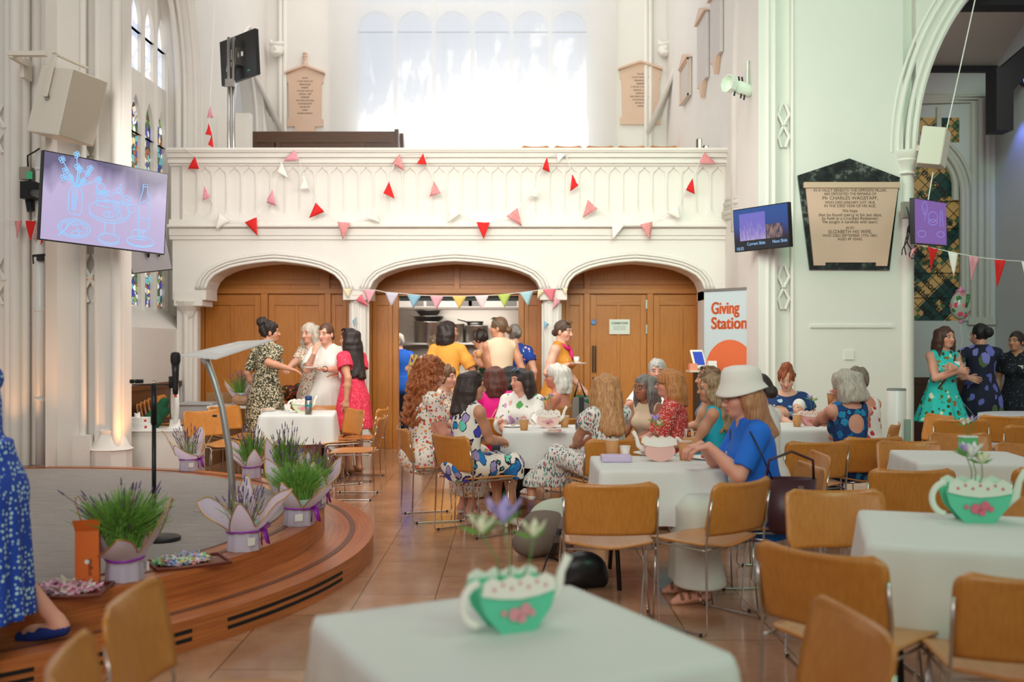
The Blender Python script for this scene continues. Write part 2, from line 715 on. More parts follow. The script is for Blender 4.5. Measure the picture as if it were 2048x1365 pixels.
def person(label, pos, fa=270, top=1.68, base=0.0, sit=None, lean=4, side=0, w=1.0, twist=0, head=(0, 0, 0), skin='fair',
           LH=None, RH=None, lpole=None, rpole=None, hair=None, wear=(), shoes=None, bust=1.0, cell=.009, legs=None, hands=None,
           grip=.35, glasses=None, shades=None, brow=(90, 60, 40), kmul=1.0, extra=None):
    ang = math.radians(fa - 90)
    ca, sa = math.cos(ang), math.sin(ang)

    def loc(p):  # world -> local
        if p is None:
            return None
        if isinstance(p, tuple):
            return V3(*p)
        x, y, z = p[0] - pos[0], p[1] - pos[1], p[2] - base
        return V3(ca * x + sa * y, -sa * x + ca * y, z)
    top_l = top - base
    sl, cl = math.sin(math.radians(lean)), math.cos(math.radians(lean))
    if sit:
        hipz = sit + .085
        k = min(1.12, max(.84, (top_l - hipz) / (.575 * cl + .215)))
    else:
        k = (top_l) / 1.68 * (1 + (1 - cl) * .3)
        hipz = .885 * k
    k *= kmul
    hc = V3(0, 0, hipz)
    T = nrm(V3(math.sin(math.radians(side)), sl, cl))
    tw = math.radians(twist)
    AX = nrm(V3(math.cos(tw), math.sin(tw), 0) - T * (V3(math.cos(tw), math.sin(tw), 0) @ T))
    FR = np.cross(T, AX)
    up = V3(0, 0, 1)
    sp = lambda h, x=0, f=0: hc + T * h * k + AX * x * k + FR * f * k
    B = Field()
    aw = w ** .6
    LV = [(-.12, .10, .085), (-.07, .15, .108, -.01), (0, .172, .116, -.012), (.06, .162, .112, -.005), (.17, .127, .094, .0), (.27, .135, .100, .0), (.36, .145, .106, -.004), (.43, .138, .088, -.012), (.48, .100, .070, -.018), (.53, .056, .052, -.012)]
    LV = [(a[0] * k, a[1] * k * w, a[2] * k * w) + ((a[3] * k,) if len(a) > 3 else ()) for a in LV]
    torso = lambda f, inf=0.0: f.loft(hc, T, AX, LV, k=.02, inf=inf)
    Sh = [sp(.448, -.160 * (w ** .4), -.012), sp(.448, .160 * (w ** .4), -.012)]
    busts = [(sp(.315, x, .078 * w), V3(.066, .060, .062) * k * bust * w ** .5) for x in (-.066, .066)]

    def upper(f, inf=0.0):
        torso(f, inf)
        for i, x in ((0, -.08), (1, .08)):
            f.rc(sp(.475, x, -.015), Sh[i], (.046 * k + inf), (.050 * k * aw + inf), .04)
        for c, r in busts:
            f.el(c, r + inf, .04)
        if not sit:
            for x in (-.078, .078):
                f.el(sp(-.045, x * w, -.05 * w), V3(.088, .085, .09) * k * w + inf, .04)
        else:
            f.el(sp(-.02, 0, -.02), V3(.185, .13, .10) * k * w + inf, .05)
    upper(B)
    # head
    N = sp(.535, 0, -.012)
    hy, hpit, hroll = (tuple(head) + (0, 0, 0))[:3]
    R = Matrix.Rotation(math.radians(hy + twist), 3, 'Z') @ Matrix.Rotation(math.radians(-hpit), 3, 'X') @ Matrix.Rotation(math.radians(hroll), 3, 'Y')
    hr, hf, hu = (np.array(R @ Vector(v)) for v in ((1, 0, 0), (0, 1, 0), (0, 0, 1)))
    HB = np.array([hr, hf, hu])
    kh = k if not sit else max(k, .93)
    kh = min(max(kh, .93), 1.06) if top_l > .8 else k
    hcn = N + nrm(T * .6 + up * .4) * .105 * kh + V3(0, 1, 0) * .022 * kh + hf * .008 * kh + hu * .022
    hp = lambda x, f, u: hcn + (hr * x + hf * f + hu * u) * kh
    el = lambda F_, p, r, kk=.02, mode='u': F_.el(hp(*p), V3(*r) * kh, kk, mode, HB)
    B.rc(N - T * .04, hp(0, -.018, -.06), .058 * k * w ** .4, .049 * kh * w ** .4, .03)
    el(B, (0, -.006, .02), (.073, .093, .094))
    el(B, (0, .020, -.035), (.061 * w ** .3, .066, .08), .02)
    el(B, (0, .050, -.088), (.036 * w ** .3, .034, .028), .035)
    for sx in (-1, 1):
        el(B, (sx * .038, .054, -.036), (.024, .022, .024), .03)
        el(B, (sx * .03, .074, .024), (.026, .014, .010), .015)
        el(B, (sx * .074, -.010, -.018), (.009, .019, .030), .008)
        el(B, (sx * .031, .100, .001), (.017, .016, .009), .012, 's')
        el(B, (sx * .031, .077, .0), (.013, .0125, .0125), .003)
    B.rc(hp(0, .084, .004), hp(0, .106, -.034), .008 * kh, .0125 * kh, .012)
    el(B, (0, .092, -.037), (.017, .012, .008), .01)
    el(B, (0, .082, -.064), (.022, .012, .006), .006)
    el(B, (0, .081, -.074), (.019, .012, .007), .006)
    # arms and hands
    fine = [(hcn - .14, hcn + .14)]
    arms = []
    for i, (H, pole) in enumerate(((LH, lpole), (RH, rpole))):
        sx = -1 if i == 0 else 1
        H = loc(H)
        if H is None:
            H = V3(sx * .215 * w ** .5, .05, hipz - .03 * k) if not sit else V3(sx * .07, .34, hipz + .13)
        pole = V3(*pole) if pole is not None else V3(sx * .55, -.75, -.5)
        E, H = ik(Sh[i], H, .275 * k, .245 * k, pole)
        arms.append((Sh[i], E, H))
        B.rc(Sh[i], E, .047 * k * aw, .039 * k * aw, .03)
        B.el(Sh[i] * .45 + E * .55, V3(.043, .043, .06) * k * aw, .03)
        B.rc(E, E + (H - E) * .35, .038 * k * aw, .040 * k * aw, .015)
        B.rc(E + (H - E) * .35, H, .040 * k * aw, .0255 * k, .015)
        fd = nrm(H - E)
        spec = (hands or {}).get('LR'[i], {})
        hd = nrm(V3(*spec['d'])) if 'd' in spec else fd
        pn = V3(*spec['n']) if 'n' in spec else (V3(-sx, .2, -.1) if (not sit and (LH, RH)[i] is None) else V3(0, .1, -1))
        pn = nrm(pn - hd * (pn @ hd))
        sd = np.cross(hd, pn) * sx  # towards the thumb
        g = spec.get('grip', grip)
        kk = k * .98
        pe = H + hd * .082 * kk
        B.loft(H, hd, sd, [(-.01, .024 * kk, .019 * kk), (.03 * kk, .034 * kk, .017 * kk), (.082 * kk, .040 * kk, .014 * kk)], .012)
        for q, ln in enumerate((.072, .080, .074, .058)):
            b0 = pe + sd * (.030 - .020 * q) * kk - hd * (.004 if q in (0, 3) else 0)
            d1 = nrm(hd * math.cos(g) + pn * math.sin(g) + sd * (.08 - .05 * q))
            d2 = nrm(hd * math.cos(2.1 * g) + pn * math.sin(2.1 * g))
            m1 = b0 + d1 * ln * .52 * kk
            B.rc(b0 - hd * .012, m1, .0095 * kk, .0085 * kk, .004)
            B.rc(m1, m1 + d2 * ln * .48 * kk, .0085 * kk, .007 * kk, .003)
        b0 = H + hd * .026 * kk + sd * .028 * kk
        m1 = b0 + nrm(hd * .72 + sd * .62 + pn * .25) * .038 * kk
        B.rc(b0, m1, .0125 * kk, .010 * kk, .012)
        B.rc(m1, m1 + nrm(hd * .9 + sd * .15 + pn * (.3 + .4 * g)) * .032 * kk, .010 * kk, .008 * kk, .003)
        fine.append((H - .11, H + .16 * hd + .09))
    # legs
    lg = legs or {}
    LEG = []
    for i, sx in enumerate((-1, 1)):
        sd_ = 'LR'[i]
        hj = hc + V3(sx * .088 * k * w ** .5, 0, -.01)
        if sit:
            kn = V3(sx * .105, .44 * min(k, 1.05), sit + .065)
            an = V3(sx * .10, .40, .085)
        else:
            kn = V3(sx * .090 * k, .012, .47 * k)
            an = V3(sx * .088 * k, -.015, .085 * k)
        kn = loc(lg.get('k' + sd_)) if lg.get('k' + sd_) is not None else kn
        an = loc(lg.get('a' + sd_)) if lg.get('a' + sd_) is not None else an
        fd = nrm(V3(*lg.get('f' + sd_, (sx * .18, 1, -.12 if not lg.get('heel') else -.5))))
        LEG.append((hj, kn, an, fd))
        B.rc(hj, kn, .086 * k * w, .055 * k * aw, .03)
        B.rc(kn, an, .052 * k * aw, .034 * k, .02)
        sh = nrm(an - kn)
        bk = nrm(-fd - sh * (-fd @ sh))
        B.el(kn + sh * .13 * k + bk * .018, V3(.050, .050, .10) * k * aw, .03)
        B.rc(an - bk * -.0, an + bk * .03 * k - V3(0, 0, .045 * k), .034 * k, .030 * k, .02)
        B.rc(an + bk * .03 * k - V3(0, 0, .045 * k), an + fd * .12 * k - V3(0, 0, .042 * k), .032 * k, .030 * k, .02)
        B.rc(an + fd * .10 * k - V3(0, 0, .045 * k), an + fd * .165 * k - V3(0, 0, .055 * k), .032 * k, .022 * k, .02)
    P, Q = B.mesh(cell, fine, fcell=min(cell, .0055))
    # tint
    q = ((P - hcn) / kh) @ HB.T
    c = np.array(C(*SKINS.get(skin, skin))[:3])
    col = np.repeat(c[None], len(P), 0)
    hd_ = (np.abs(q) < [.1, .14, .15]).all(1)
    fm = hd_ & (q[:, 1] > .03)

    def paint(m, rgb, s=1.0):
        m = (np.clip(m, 0, 1) * s * fm)[:, None]
        col[:] = col * (1 - m) + np.array(C(*rgb)[:3]) * m
    ax_ = np.abs(q[:, 0])
    soft = lambda e: np.clip((1.25 - e) / .5, 0, 1)
    paint(soft(((ax_ - .042) / .028) ** 2 + ((q[:, 2] + .04) / .026) ** 2) * .5, (212, 120, 100), .6)
    paint(soft((q[:, 0] / .024) ** 2 + ((q[:, 2] + .069) / .010) ** 2), (178, 86, 82), .85)
    paint(soft(((ax_ - .032) / .021) ** 2 + ((q[:, 2] - .024 + .15 * (ax_ - .03)) / .0065) ** 2), brow, .75)
    paint(soft(((ax_ - .031) / .017) ** 2 + ((q[:, 2] - .001) / .0095) ** 2), (120, 80, 66), .75)
    paint(soft(((ax_ - .031) / .012) ** 2 + ((q[:, 2] - .0) / .0055) ** 2), (225, 215, 208), .9)
    paint(soft(((ax_ - .031) / .0062) ** 2 + ((q[:, 2] - .0005) / .0065) ** 2), (40, 30, 26))
    me = np_mesh('person', P, Q, SKIN, None, col)
    me.location = (pos[0], pos[1], base)
    me.rotation_euler = (0, 0, ang)
    tag(me, label, 'person')
    # clothes
    for it in wear:
        f = Field()
        g = it.get('ease', .013)
        t = it['t']
        nm = it.get('name', {'dress': 'dress', 'top': 'blouse', 'trousers': 'trousers', 'skirt': 'skirt'}[t])
        if t in ('dress', 'top'):
            upper(f, g)
            s_ = it.get('sl', 0)
            pf = it.get('puff', 0)
            for A, E, H in arms:
                if s_ > 0:
                    e = A + (E - A) * min(s_, 1)
                    f.rc(A, e, .052 * k * aw + g, .046 * k * aw + g + pf, .02)
                    if pf:
                        f.el(A + (E - A) * s_ * .6, V3(.07, .07, .07) * k + pf * .5, .02)
                    if s_ > 1:
                        f.rc(E, E + (H - E) * (s_ - 1), .046 * k * aw + g + pf * .6, .036 * k + g + pf, .02)
                    # flat cuff
                    tip, dr = (e, nrm(E - A)) if s_ <= 1 else (E + (H - E) * (s_ - 1), nrm(H - E))
                    f.el(tip + dr * .075, V3(.085, .085, .085) + pf, 0, 's')
            if s_ == 0:
                lim = it.get('armhole', .150) * k * w ** .4
                o_ = sp(.4)
                f.clip(lambda X, Y, Z: np.abs((X - o_[0]) * AX[0] + (Y - o_[1]) * AX[1] + (Z - o_[2]) * AX[2]) - lim)
        if t == 'top':
            hb = it.get('hem', -.10)
            f.loft(hc, T, AX, [(hb * k, .19 * k * w, .135 * k * w), (.02, .18 * k * w, .128 * k * w), (.1 * k, .15 * k * w, .11 * k * w)], .03, it.get('fold'), inf=g * .5)
        if t in ('dress', 'skirt'):
            hem = it.get('hem', .5)
            fl = it.get('flare', .25)
            fold = it.get('fold', (9, .05, random.uniform(0, 6)))
            if not sit:
                wz = hipz + .17 * k
                f.loft(V3(0, -.008, 0), up, V3(1, 0, 0), [(hem, fl, fl * .8), (hipz - .05 * k, .195 * k * w + .25 * max(fl - .2, 0), .145 * k * w + .15 * max(fl - .2, 0)), (hipz + .05 * k, .175 * k * w, .125 * k * w), (wz, .132 * k * w, .10 * k * w)], .03, fold, inf=g)
            else:
                hem_p = it.get('drop')
                for hj, kn, an, fd in LEG:
                    f.rc(hj, kn, .098 * k * w + g, .068 * k * aw + g, .04)
                km = (LEG[0][1] + LEG[1][1]) / 2
                hm = (LEG[0][0] + LEG[1][0]) / 2
                sd2 = nrm(LEG[1][1] - LEG[0][1] + V3(.02, 0, 0))
                hw = np.linalg.norm(LEG[1][1] - LEG[0][1]) / 2
                dv = km - hm
                f.loft(hm, nrm(dv), sd2, [(0, .15 * k * w, .07), (np.linalg.norm(dv), hw + .05, .055)], .05, inf=g)
                if hem < km[2]:
                    for hj, kn, an, fd in LEG:
                        tq = min(1, (kn[2] - hem) / max(kn[2] - an[2], .05))
                        f.rc(kn, kn + (an - kn) * tq, .07 * k * aw + g, .085 * k + g + it.get('spread', 0), .05)
                    am = (LEG[0][2] + LEG[1][2]) / 2
                    tq = min(1, (km[2] - hem) / max(km[2] - am[2], .05))
                    f.loft(km, nrm(am - km), sd2, [(0, hw + .05, .06), (np.linalg.norm(am - km) * tq, hw + .07 + it.get('spread', 0), .085 + it.get('spread', 0) * .6)], .05, (8, .05, 1), inf=g)
                f.clip(lambda X, Y, Z: hem - .02 - Z)
        if t == 'trousers':
            hem = it.get('hem', .1)
            torso(f, g)
            for hj, kn, an, fd in LEG:
                f.rc(hj, kn, .094 * k * w + g, .066 * k + g, .03)
                f.rc(kn, an, .066 * k + g, it.get('cuff', .055) + g, .03)
            wz = hipz + .13 * k
            f.clip(lambda X, Y, Z: np.maximum(Z - wz, hem - Z))
        nk = it.get('neck')
        if nk and t in ('dress', 'top'):
            r = nk[1]
            if nk[0] in ('scoop', 'v', 'boat'):
                f.el(N + FR * .02 + T * .035, V3(r, r * .95, r * .8), 0, 's')
            if nk[0] == 'v':
                f.rc(N + FR * .10, N + FR * .16 - T * nk[2], .055, .012, 0, 's')
            if nk[0] == 'cami':
                o2 = sp(nk[1])
                ht = lambda X, Y, Z: (X - o2[0]) * T[0] + (Y - o2[1]) * T[1] + (Z - o2[2]) * T[2]
                f.clip(ht)
                for x in (-.085, .085):
                    f.rc(sp(.34, x, .115), sp(.50, x * 1.05, -.01), .008, .008, 0)
                    f.rc(sp(.50, x * 1.05, -.01), sp(.33, x, -.115), .008, .008, 0)
            if nk[0] == 'hole':
                f.el(N + FR * .02 + T * .035, V3(.09, .08, .07), 0, 's')
                f.el(sp(.335, 0, -.13), V3(.085, .08, .085) * k, 0, 's')
                f.el(sp(.50, 0, -.06), V3(.10, .06, .06) * k, 0, 's')
        if it.get('back'):
            f.el(sp(.50, 0, -.08), V3(it['back'], .07, it['back']), 0, 's')
        P, Q = f.mesh(it.get('cell', cell * 1.1))
        np_mesh(nm, P, Q, it['mat'], me)
    # shoes
    if shoes:
        for hj, kn, an, fd in LEG:
            f = Field()
            sh = nrm(an - kn)
            bk = nrm(-fd - sh * (-fd @ sh))
            z = V3(0, 0, 1)
            heel = an + bk * .03 * k - z * .05 * k
            toe = an + fd * .165 * k - z * .058 * k
            st = shoes.get('s', 'flat')
            f.rc(heel, an + fd * .11 * k - z * .05 * k, .037 * k, .036 * k, .01)
            f.rc(an + fd * .11 * k - z * .05 * k, toe, .036 * k, .026 * k, .01)
            if st == 'sandal':
                z1 = toe[2] - .004
                fdz = fd
                nz = nrm(z - fdz * fdz[2])
                f.clip(lambda X, Y, Z: (X - toe[0]) * nz[0] + (Y - toe[1]) * nz[1] + (Z - toe[2]) * nz[2])
                for s2 in (.02, .08, .125):
                    c_ = an + fd * s2 * k - z * .045 * k
                    s3 = nrm(np.cross(fd, z))
                    f.rc(c_ - s3 * .03 + z * .012, c_ + z * .030, .012, .012, 0)
                    f.rc(c_ + s3 * .03 + z * .012, c_ + z * .030, .012, .012, 0)
            else:
                f.el(an + fd * .02 + z * .012, V3(.036, .085, .046), 0, 's', np.array([nrm(np.cross(fd, z)), fd, nrm(np.cross(nrm(np.cross(fd, z)), fd))]))
            if shoes.get('heel'):
                f.rc(heel, V3(heel[0], heel[1], .012), .018, .014, .01)
            P, Q = f.mesh(.006)
            np_mesh('shoe', P, Q, shoes['mat'], me)
    # hair
    if hair:
        f = Field()
        st = hair.get('s', 'short')
        ln = hair.get('len', .16)
        vol = hair.get('vol', 1.0)
        el(f, (0, -.014, .024), (.083 * vol, .102 * vol, .102 * vol))
        fringe = hair.get('fringe', 0)
        el(f, (0, .118, -.045 - fringe), (.066, .075, .105), .01, 's')
        for sx in (-1, 1):
            el(f, (sx * .087, .022, -.072), (.02, .030, .045), .01, 's')
        z0 = hair.get('z0', .02)
        if st in ('bob', 'long', 'curly', 'wavy'):
            a0 = hair.get('open', 84)
            nst = 13
            for j in range(nst):
                th = math.radians(a0 + (360 - 2 * a0) * j / (nst - 1))
                s1, c1 = math.sin(th), math.cos(th)
                back = max(0, -c1)
                sp_ = hair.get('spread', 1.05)
                lj = ln * (1 - hair.get('layer', .0) * (1 - back)) * random.uniform(.93, 1.05)
                p0 = hp(s1 * .072 * vol, c1 * .088 * vol - .01, .045)
                p1 = hp(s1 * .088 * vol, c1 * .10 * vol - .012, -.05)
                tip = N + nrm(hr * s1 + hf * c1) * 0
                p2 = hp(s1 * .088 * vol * sp_, c1 * .095 * sp_ * vol - .012 - back * .012, -.11)
                p3 = p2 - (T * .9 + up * .1) * max(lj - .11, .01) * kh + (hr * s1 * .012 + hf * c1 * .012) * kh + hr * random.uniform(-.008, .008)
                if ln > .2:
                    # lie on the back and shoulders
                    p3 = p3 - FR * back * .035
                r0 = .034 * vol
                f.rc(p0, p1, r0, r0 * .95, .03)
                f.rc(p1, p2, r0 * .95, r0 * .85, .03)
                f.rc(p2, p3, r0 * .85, r0 * hair.get('tip', .5), .025)
        if st == 'bun' or hair.get('bun'):
            b = hair.get('bun', (0, -.115, .05, .048))
            el(f, b[:3], (b[3],) * 3, .012)
        if st == 'pony':
            f.rc(hp(0, -.10, .03), hp(.01, -.14, -.04), .03, .032, .02)
            f.rc(hp(.01, -.14, -.04), hp(.015, -.13, -.16), .032, .014, .02)
        am, fq = hair.get('noise', (.003, 60))
        ns = lambda X, Y, Z: am * (np.sin(fq * X + 2 * np.sin(fq * .31 * Z)) * np.sin(fq * Y + 1.7) + .8 * np.sin(fq * hair.get('zf', .35) * Z + 3 * np.sin(fq * .4 * X) + 2 * np.sin(fq * .37 * Y)))
        P, Q = f.mesh(hair.get('cell', .0062), noise=ns)
        np_mesh('hair', P, Q, hair_mat(hair['c'], hair.get('c2')), me)
    G = Matrix([[hr[i] * kh, hf[i] * kh, hu[i] * kh, hcn[i]] for i in range(3)] + [[0, 0, 0, 1]])
    if glasses:
        m = MB()
        for sx in (-1, 1):
            m.tube([G @ Vector((sx * .033 + .024 * math.cos(a), .108 - .02 * abs(math.cos(a) * .024 + sx * .033) / .06, .0 + .018 * math.sin(a))) for a in np.linspace(0, 2 * PI, 17)[:-1]], .0018, 5, True)
            m.tube([G @ Vector((sx * .057, .098, .004)), G @ Vector((sx * .082, .06, .004)), G @ Vector((sx * .084, -.01, -.002))], .0017, 5)
        m.tube([G @ Vector((-.010, .108, .004)), G @ Vector((.010, .108, .004))], .0018, 5)
        m.build('eyeglasses', glasses, me, True)
    if shades:
        m = MB()
        for sx in (-1, 1):
            m.lathe([(.001, -.003), (.024, -.002), (.026, 0), (.024, .002), (.001, .003)], 12, M=G @ Matrix.Translation((sx * .034, .062, .108)) @ Matrix.Rotation(math.radians(-40), 4, 'X') @ Matrix.Scale(1.2, 4, (1, 0, 0)))
            m.tube([G @ Vector((sx * .06, .058, .10)), G @ Vector((sx * .088, .01, .05)), G @ Vector((sx * .088, -.03, .0))], .003, 5)
        m.tube([G @ Vector((-.012, .064, .112)), G @ Vector((.012, .064, .112))], .003, 5)
        m.build('sunglasses', shades, me, True)
    if extra:
        extra(me, G, sp, k, arms, LEG)
    return me


# ------------------------------------------------------------ printed fabrics
def print_mat(name, base, layers, rough=.8, stretch=(1, 1, 1)):
    """layers: (scale, radius, [colours], outline colour or None, presence)"""
    t = NT(name)
    cur = C(*base) if isinstance(base, tuple) else base
    for i, (sc, r, cols, outl, pres) in enumerate(layers):
        v = t.co(stretch)
        nz = t.add('ShaderNodeTexNoise', {'Vector': v, 'Scale': sc * 1.7, 'Detail': 2})
        v2 = t.add('ShaderNodeVectorMath', {0: v, 1: (i * 3.1, i * 1.7, i * .9)}, operation='ADD').outputs[0]
        off = t.add('ShaderNodeVectorMath', {0: nz.outputs['Color'], 'Scale': .55 / sc}, operation='SCALE').outputs[0]
        v3 = t.add('ShaderNodeVectorMath', {0: v2, 1: off}, operation='ADD').outputs[0]
        vo = t.add('ShaderNodeTexVoronoi', {'Vector': v3, 'Scale': sc, 'Randomness': .9})
        sep = t.add('ShaderNodeSeparateColor', {0: vo.outputs['Color']})
        pal = t.ramp(sep.outputs[0], [(j / len(cols), C(*c)) for j, c in enumerate(cols)], 'CONSTANT')
        on = t.math('LESS_THAN', sep.outputs[1], pres)
        d = vo.outputs['Distance']
        if outl:
            cur = t.mix(t.math('MULTIPLY', on, t.math('LESS_THAN', d, r * 1.18)), cur, C(*outl))
        cur = t.mix(t.math('MULTIPLY', on, t.math('LESS_THAN', d, r)), cur, pal)
    t.base(cur)
    t.set(rough)
    return t.m


def dots_mat(name, base, dot, sc, r):
    t = NT(name)
    vo = t.add('ShaderNodeTexVoronoi', {'Vector': t.co(), 'Scale': sc, 'Randomness': .6})
    t.base(t.mix(t.math('LESS_THAN', vo.outputs['Distance'], r), C(*base), C(*dot)))
    t.set(.7)
    return t.m
# ------------------------------------------------------------ the building
YF, YP, YB = 13.27, 14.1, 18.3          # gallery front, oak panelling, far wall
XL, XR = -4.5, 2.84
fx = lambda px, Y=YF: (px - 1024) / F_PX * Y
fz = lambda py, Y=YF: EYE - (py - HORIZON) / F_PX * Y


def tiles():
    t = NT('polished_stone_tiles')
    v = t.co((1, 1, 1), (0, 0, PI / 2))
    br = t.add('ShaderNodeTexBrick', {'Vector': v, 'Scale': 1.0, 'Mortar Size': .004, 'Mortar Smooth': .1, 'Brick Width': .9, 'Row Height': .445,
                                      'Color1': (1, 1, 1, 1), 'Color2': (.82, .82, .82, 1), 'Mortar': (.28, .22, .18, 1)}, offset=.5)
    n = t.noise(t.co(), 3.5, 5, .6)
    c = t.ramp(n, [(.3, C(172, 124, 92)), (.7, C(202, 156, 122))])
    t.base(t.mix(1.0, c, br.outputs['Color'], 'MULTIPLY'))
    t.set(.2, 0, Coat_Weight=.35, Coat_Roughness=.12)
    t.bump(t.math('ADD', br.outputs['Fac'], t.math('MULTIPLY', n, .05)), -.15, .004)
    return t.m


struct('floor', MB().box((-8, -3, -.1), (9, 17.2, 0)), tiles())


struct('ceiling', MB().box((-9, -4, 10.2), (9, 8.5, 10.4)), plain('nave_ceiling', (200, 190, 176), .8))


def arch_wall(mb, f, u0, u1, v0, v1, curve, sill, depth):
    """wall in the u-v plane, f(u, v, w) -> point (w = depth into the wall); curve: opening outline from left sill up and over to right sill"""
    q = lambda *p: mb.add([f(*x) for x in p], [tuple(range(len(p)))])
    a, b = curve[0][0], curve[-1][0]
    q((u0, v0, 0), (a, v0, 0), (a, v1, 0), (u0, v1, 0))
    q((b, v0, 0), (u1, v0, 0), (u1, v1, 0), (b, v1, 0))
    if sill > v0:
        q((a, v0, 0), (b, v0, 0), (b, sill, 0), (a, sill, 0))
        q((a, sill, 0), (b, sill, 0), (b, sill, depth), (a, sill, depth))
    for p, r in zip(curve, curve[1:]):
        if r[0] - p[0] > 1e-6:
            q((p[0], p[1], 0), (r[0], r[1], 0), (r[0], v1, 0), (p[0], v1, 0))
        q((p[0], p[1], 0), (p[0], p[1], depth), (r[0], r[1], depth), (r[0], r[1], 0))
    return mb


def pointed(a, b, sill, spring, rise, n=10):
    """pointed arch outline"""
    hw, mid = (b - a) / 2, (a + b) / 2
    R = (hw * hw + rise * rise) / (2 * hw)
    th = math.asin(min(1, rise / R)) if rise <= R else PI / 2
    L = [(a, sill)] + [(a + R - R * math.cos(th * i / n), spring + R * math.sin(th * i / n)) for i in range(n + 1)]
    return L + [(2 * mid - u, v) for u, v in L[::-1][1:]]


# gallery front with its three arches
NA = [(1, 0), (.985, .12), (.955, .30), (.87, .52), (.76, .66), (.635, .78), (.47, .87), (.31, .93), (.15, .975), (0, 1)]
ARCHES = [(549, 137), (910, 170), (1271, 137)]


def arch_pts(c, hw, off=0, Y=YF, spring=579, apex=523):
    P = []
    for s_, seq in ((-1, NA), (1, NA[::-1][1:])):
        for u, v in seq:
            P.append((fx(c + s_ * u * (hw + off), Y), fz(spring - v * (spring - apex + off * .9), Y)))
    return P


out = [(fx(345), fz(470)), (fx(345), fz(600)), (fx(549 - 137), fz(600))] + arch_pts(549, 137)
out += [(fx(686), fz(600)), (fx(740), fz(600))] + arch_pts(910, 170)
out += [(fx(1080), fz(600)), (fx(1134), fz(600))] + arch_pts(1271, 137) + [(fx(1408), fz(600)), (fx(1451), fz(600)), (fx(1451), fz(470))]
m = MB()
m.prism([(x, YF, z) for x, z in out], (0, .5, 0))
struct('wall_gallery_front', m, STONE)
m = MB()
for c, hw in ARCHES:
    for off, r, dy in ((3, .022, -.012), (10, .016, -.03), (17, .020, -.02), (22, .012, -.008)):
        m.tube([(x, YF + dy + .012, z) for x, z in arch_pts(c, hw, off)], r, 8)
struct('trim_arch_mouldings', m, STONE, smooth=True)
# piers and corbels
m = MB()
for px in (715, 1104):
    x = fx(px)
    w_ = .125
    m.lathe([(.17, 0), (.17, .25), (.14, .30), (.115, .36), (.115, 2.02), (.13, 2.04), (.125, 2.06), (.15, 2.10), (.18, 2.13), (.18, 2.19)], 8, (x, YF + .16, 0), M=Matrix.Rotation(PI / 8, 4, 'Z'))
    for a in range(8):
        an = PI / 4 * a
        m.tube([(x + .115 * math.cos(an), YF + .16 + .115 * math.sin(an), z) for z in (.36, 2.03)], .022, 6)
    m.box((x - .17, YF + .02, 2.12), (x + .17, YF + .48, fz(575)))
x = fx(375)
m.box((XL, YF - .02, fz(612)), (fx(405), YF + .45, fz(582)))
m.lathe([(.02, fz(640)), (.06, fz(634)), (.10, fz(622)), (.17, fz(612)), (.20, fz(603))], 12, (fx(372), YF + .12, 0))
m.box((XL, YF + .1, 0), (fx(380), YF + .45, fz(604)))
for i in range(3):
    m.tube([(fx(368 + 7 * i), YF + .08 + .05 * i, z) for z in (0, fz(620))], .035, 8)
x = fx(1430)
m.box((fx(1408), YF - .02, 0), (XR, YF + .45, fz(582)))
for i in range(3):
    m.tube([(fx(1412 + 8 * i), YF - .02, z) for z in (0, fz(585))], .03, 8)
struct('trim_piers', m, STONE)
# gallery floor, under side, bottom cornice
m = MB()
m.box((XL, YF + .02, fz(470)), (XR, YB, fz(462)))
struct('floor_gallery', m, STONE)
m = MB()
x0, x1 = fx(340), fx(1452)


def band(mb, ytop, ybot, dy, xa=x0, xb=x1):
    mb.box((xa, YF - dy, fz(ybot)), (xb, YF + .25, fz(ytop)))


band(m, 300, 309, .16)
band(m, 309, 318, .12)
band(m, 318, 322, .07)
band(m, 322, 329, .10)
band(m, 329, 333, .05)
band(m, 440, 452, .06)
band(m, 452, 456, .12)
band(m, 456, 472, .05)
band(m, 472, 480, .03)
m.tube([(x0, YF - .16, fz(304)), (x1, YF - .16, fz(304))], .02, 8)
m.tube([(x0, YF - .11, fz(454)), (x1, YF - .11, fz(454))], .022, 8)
m.box((x0, YF + .03, fz(445)), (x1, YF + .22, fz(325)))
struct('trim_parapet_rails', m, STONE, bevel=.008)
# cusped parapet panels
m = MB()
pw = 29.3
i = 0
zt, zb = fz(331), fz(441)
px = 366.0
while px < 1447:
    a, b = fx(px), fx(px + pw)
    w_ = b - a
    mid = (a + b) / 2
    th = .20
    for dep, mg, ph in ((-.004, .008, .15), (.012, .017, .16)):
        top = [(a + mg, zt - ph), (a + mg + .012, zt - ph * .62), (mid - .032, zt - ph * .42), (mid, zt - .022), (mid + .032, zt - ph * .42), (b - mg - .012, zt - ph * .62), (b - mg, zt - ph)]
        bot = [(u, zt + zb - v) for u, v in top[::-1]]
        hole = top + bot
        if dep == 0:
            hole = [(a + mg, zt - ph), (a + mg + .03, zt - ph * .9), (a + mg + .012, zt - ph * .6), (mid, zt - .05), (b - mg - .012, zt - ph * .6), (b - mg - .03, zt - ph * .9), (b - mg, zt - ph)]
            hole = hole + [(u, zt + zb - v) for u, v in hole[::-1]]
        orect = [(a, zt - ph), (a, zt - ph * .5), (a, zt), (mid, zt), (b, zt), (b, zt - ph * .5), (b, zt - ph)]
        orect += [(u, zt + zb - v) for u, v in orect[::-1]]
        m.ring([(u, YF + dep, v) for u, v in orect], [(u, YF + dep, v) for u, v in hole], (0, .02, 0))
    # little spandrel eyes
    px += pw
struct('trim_parapet_tracery', m, STONE)
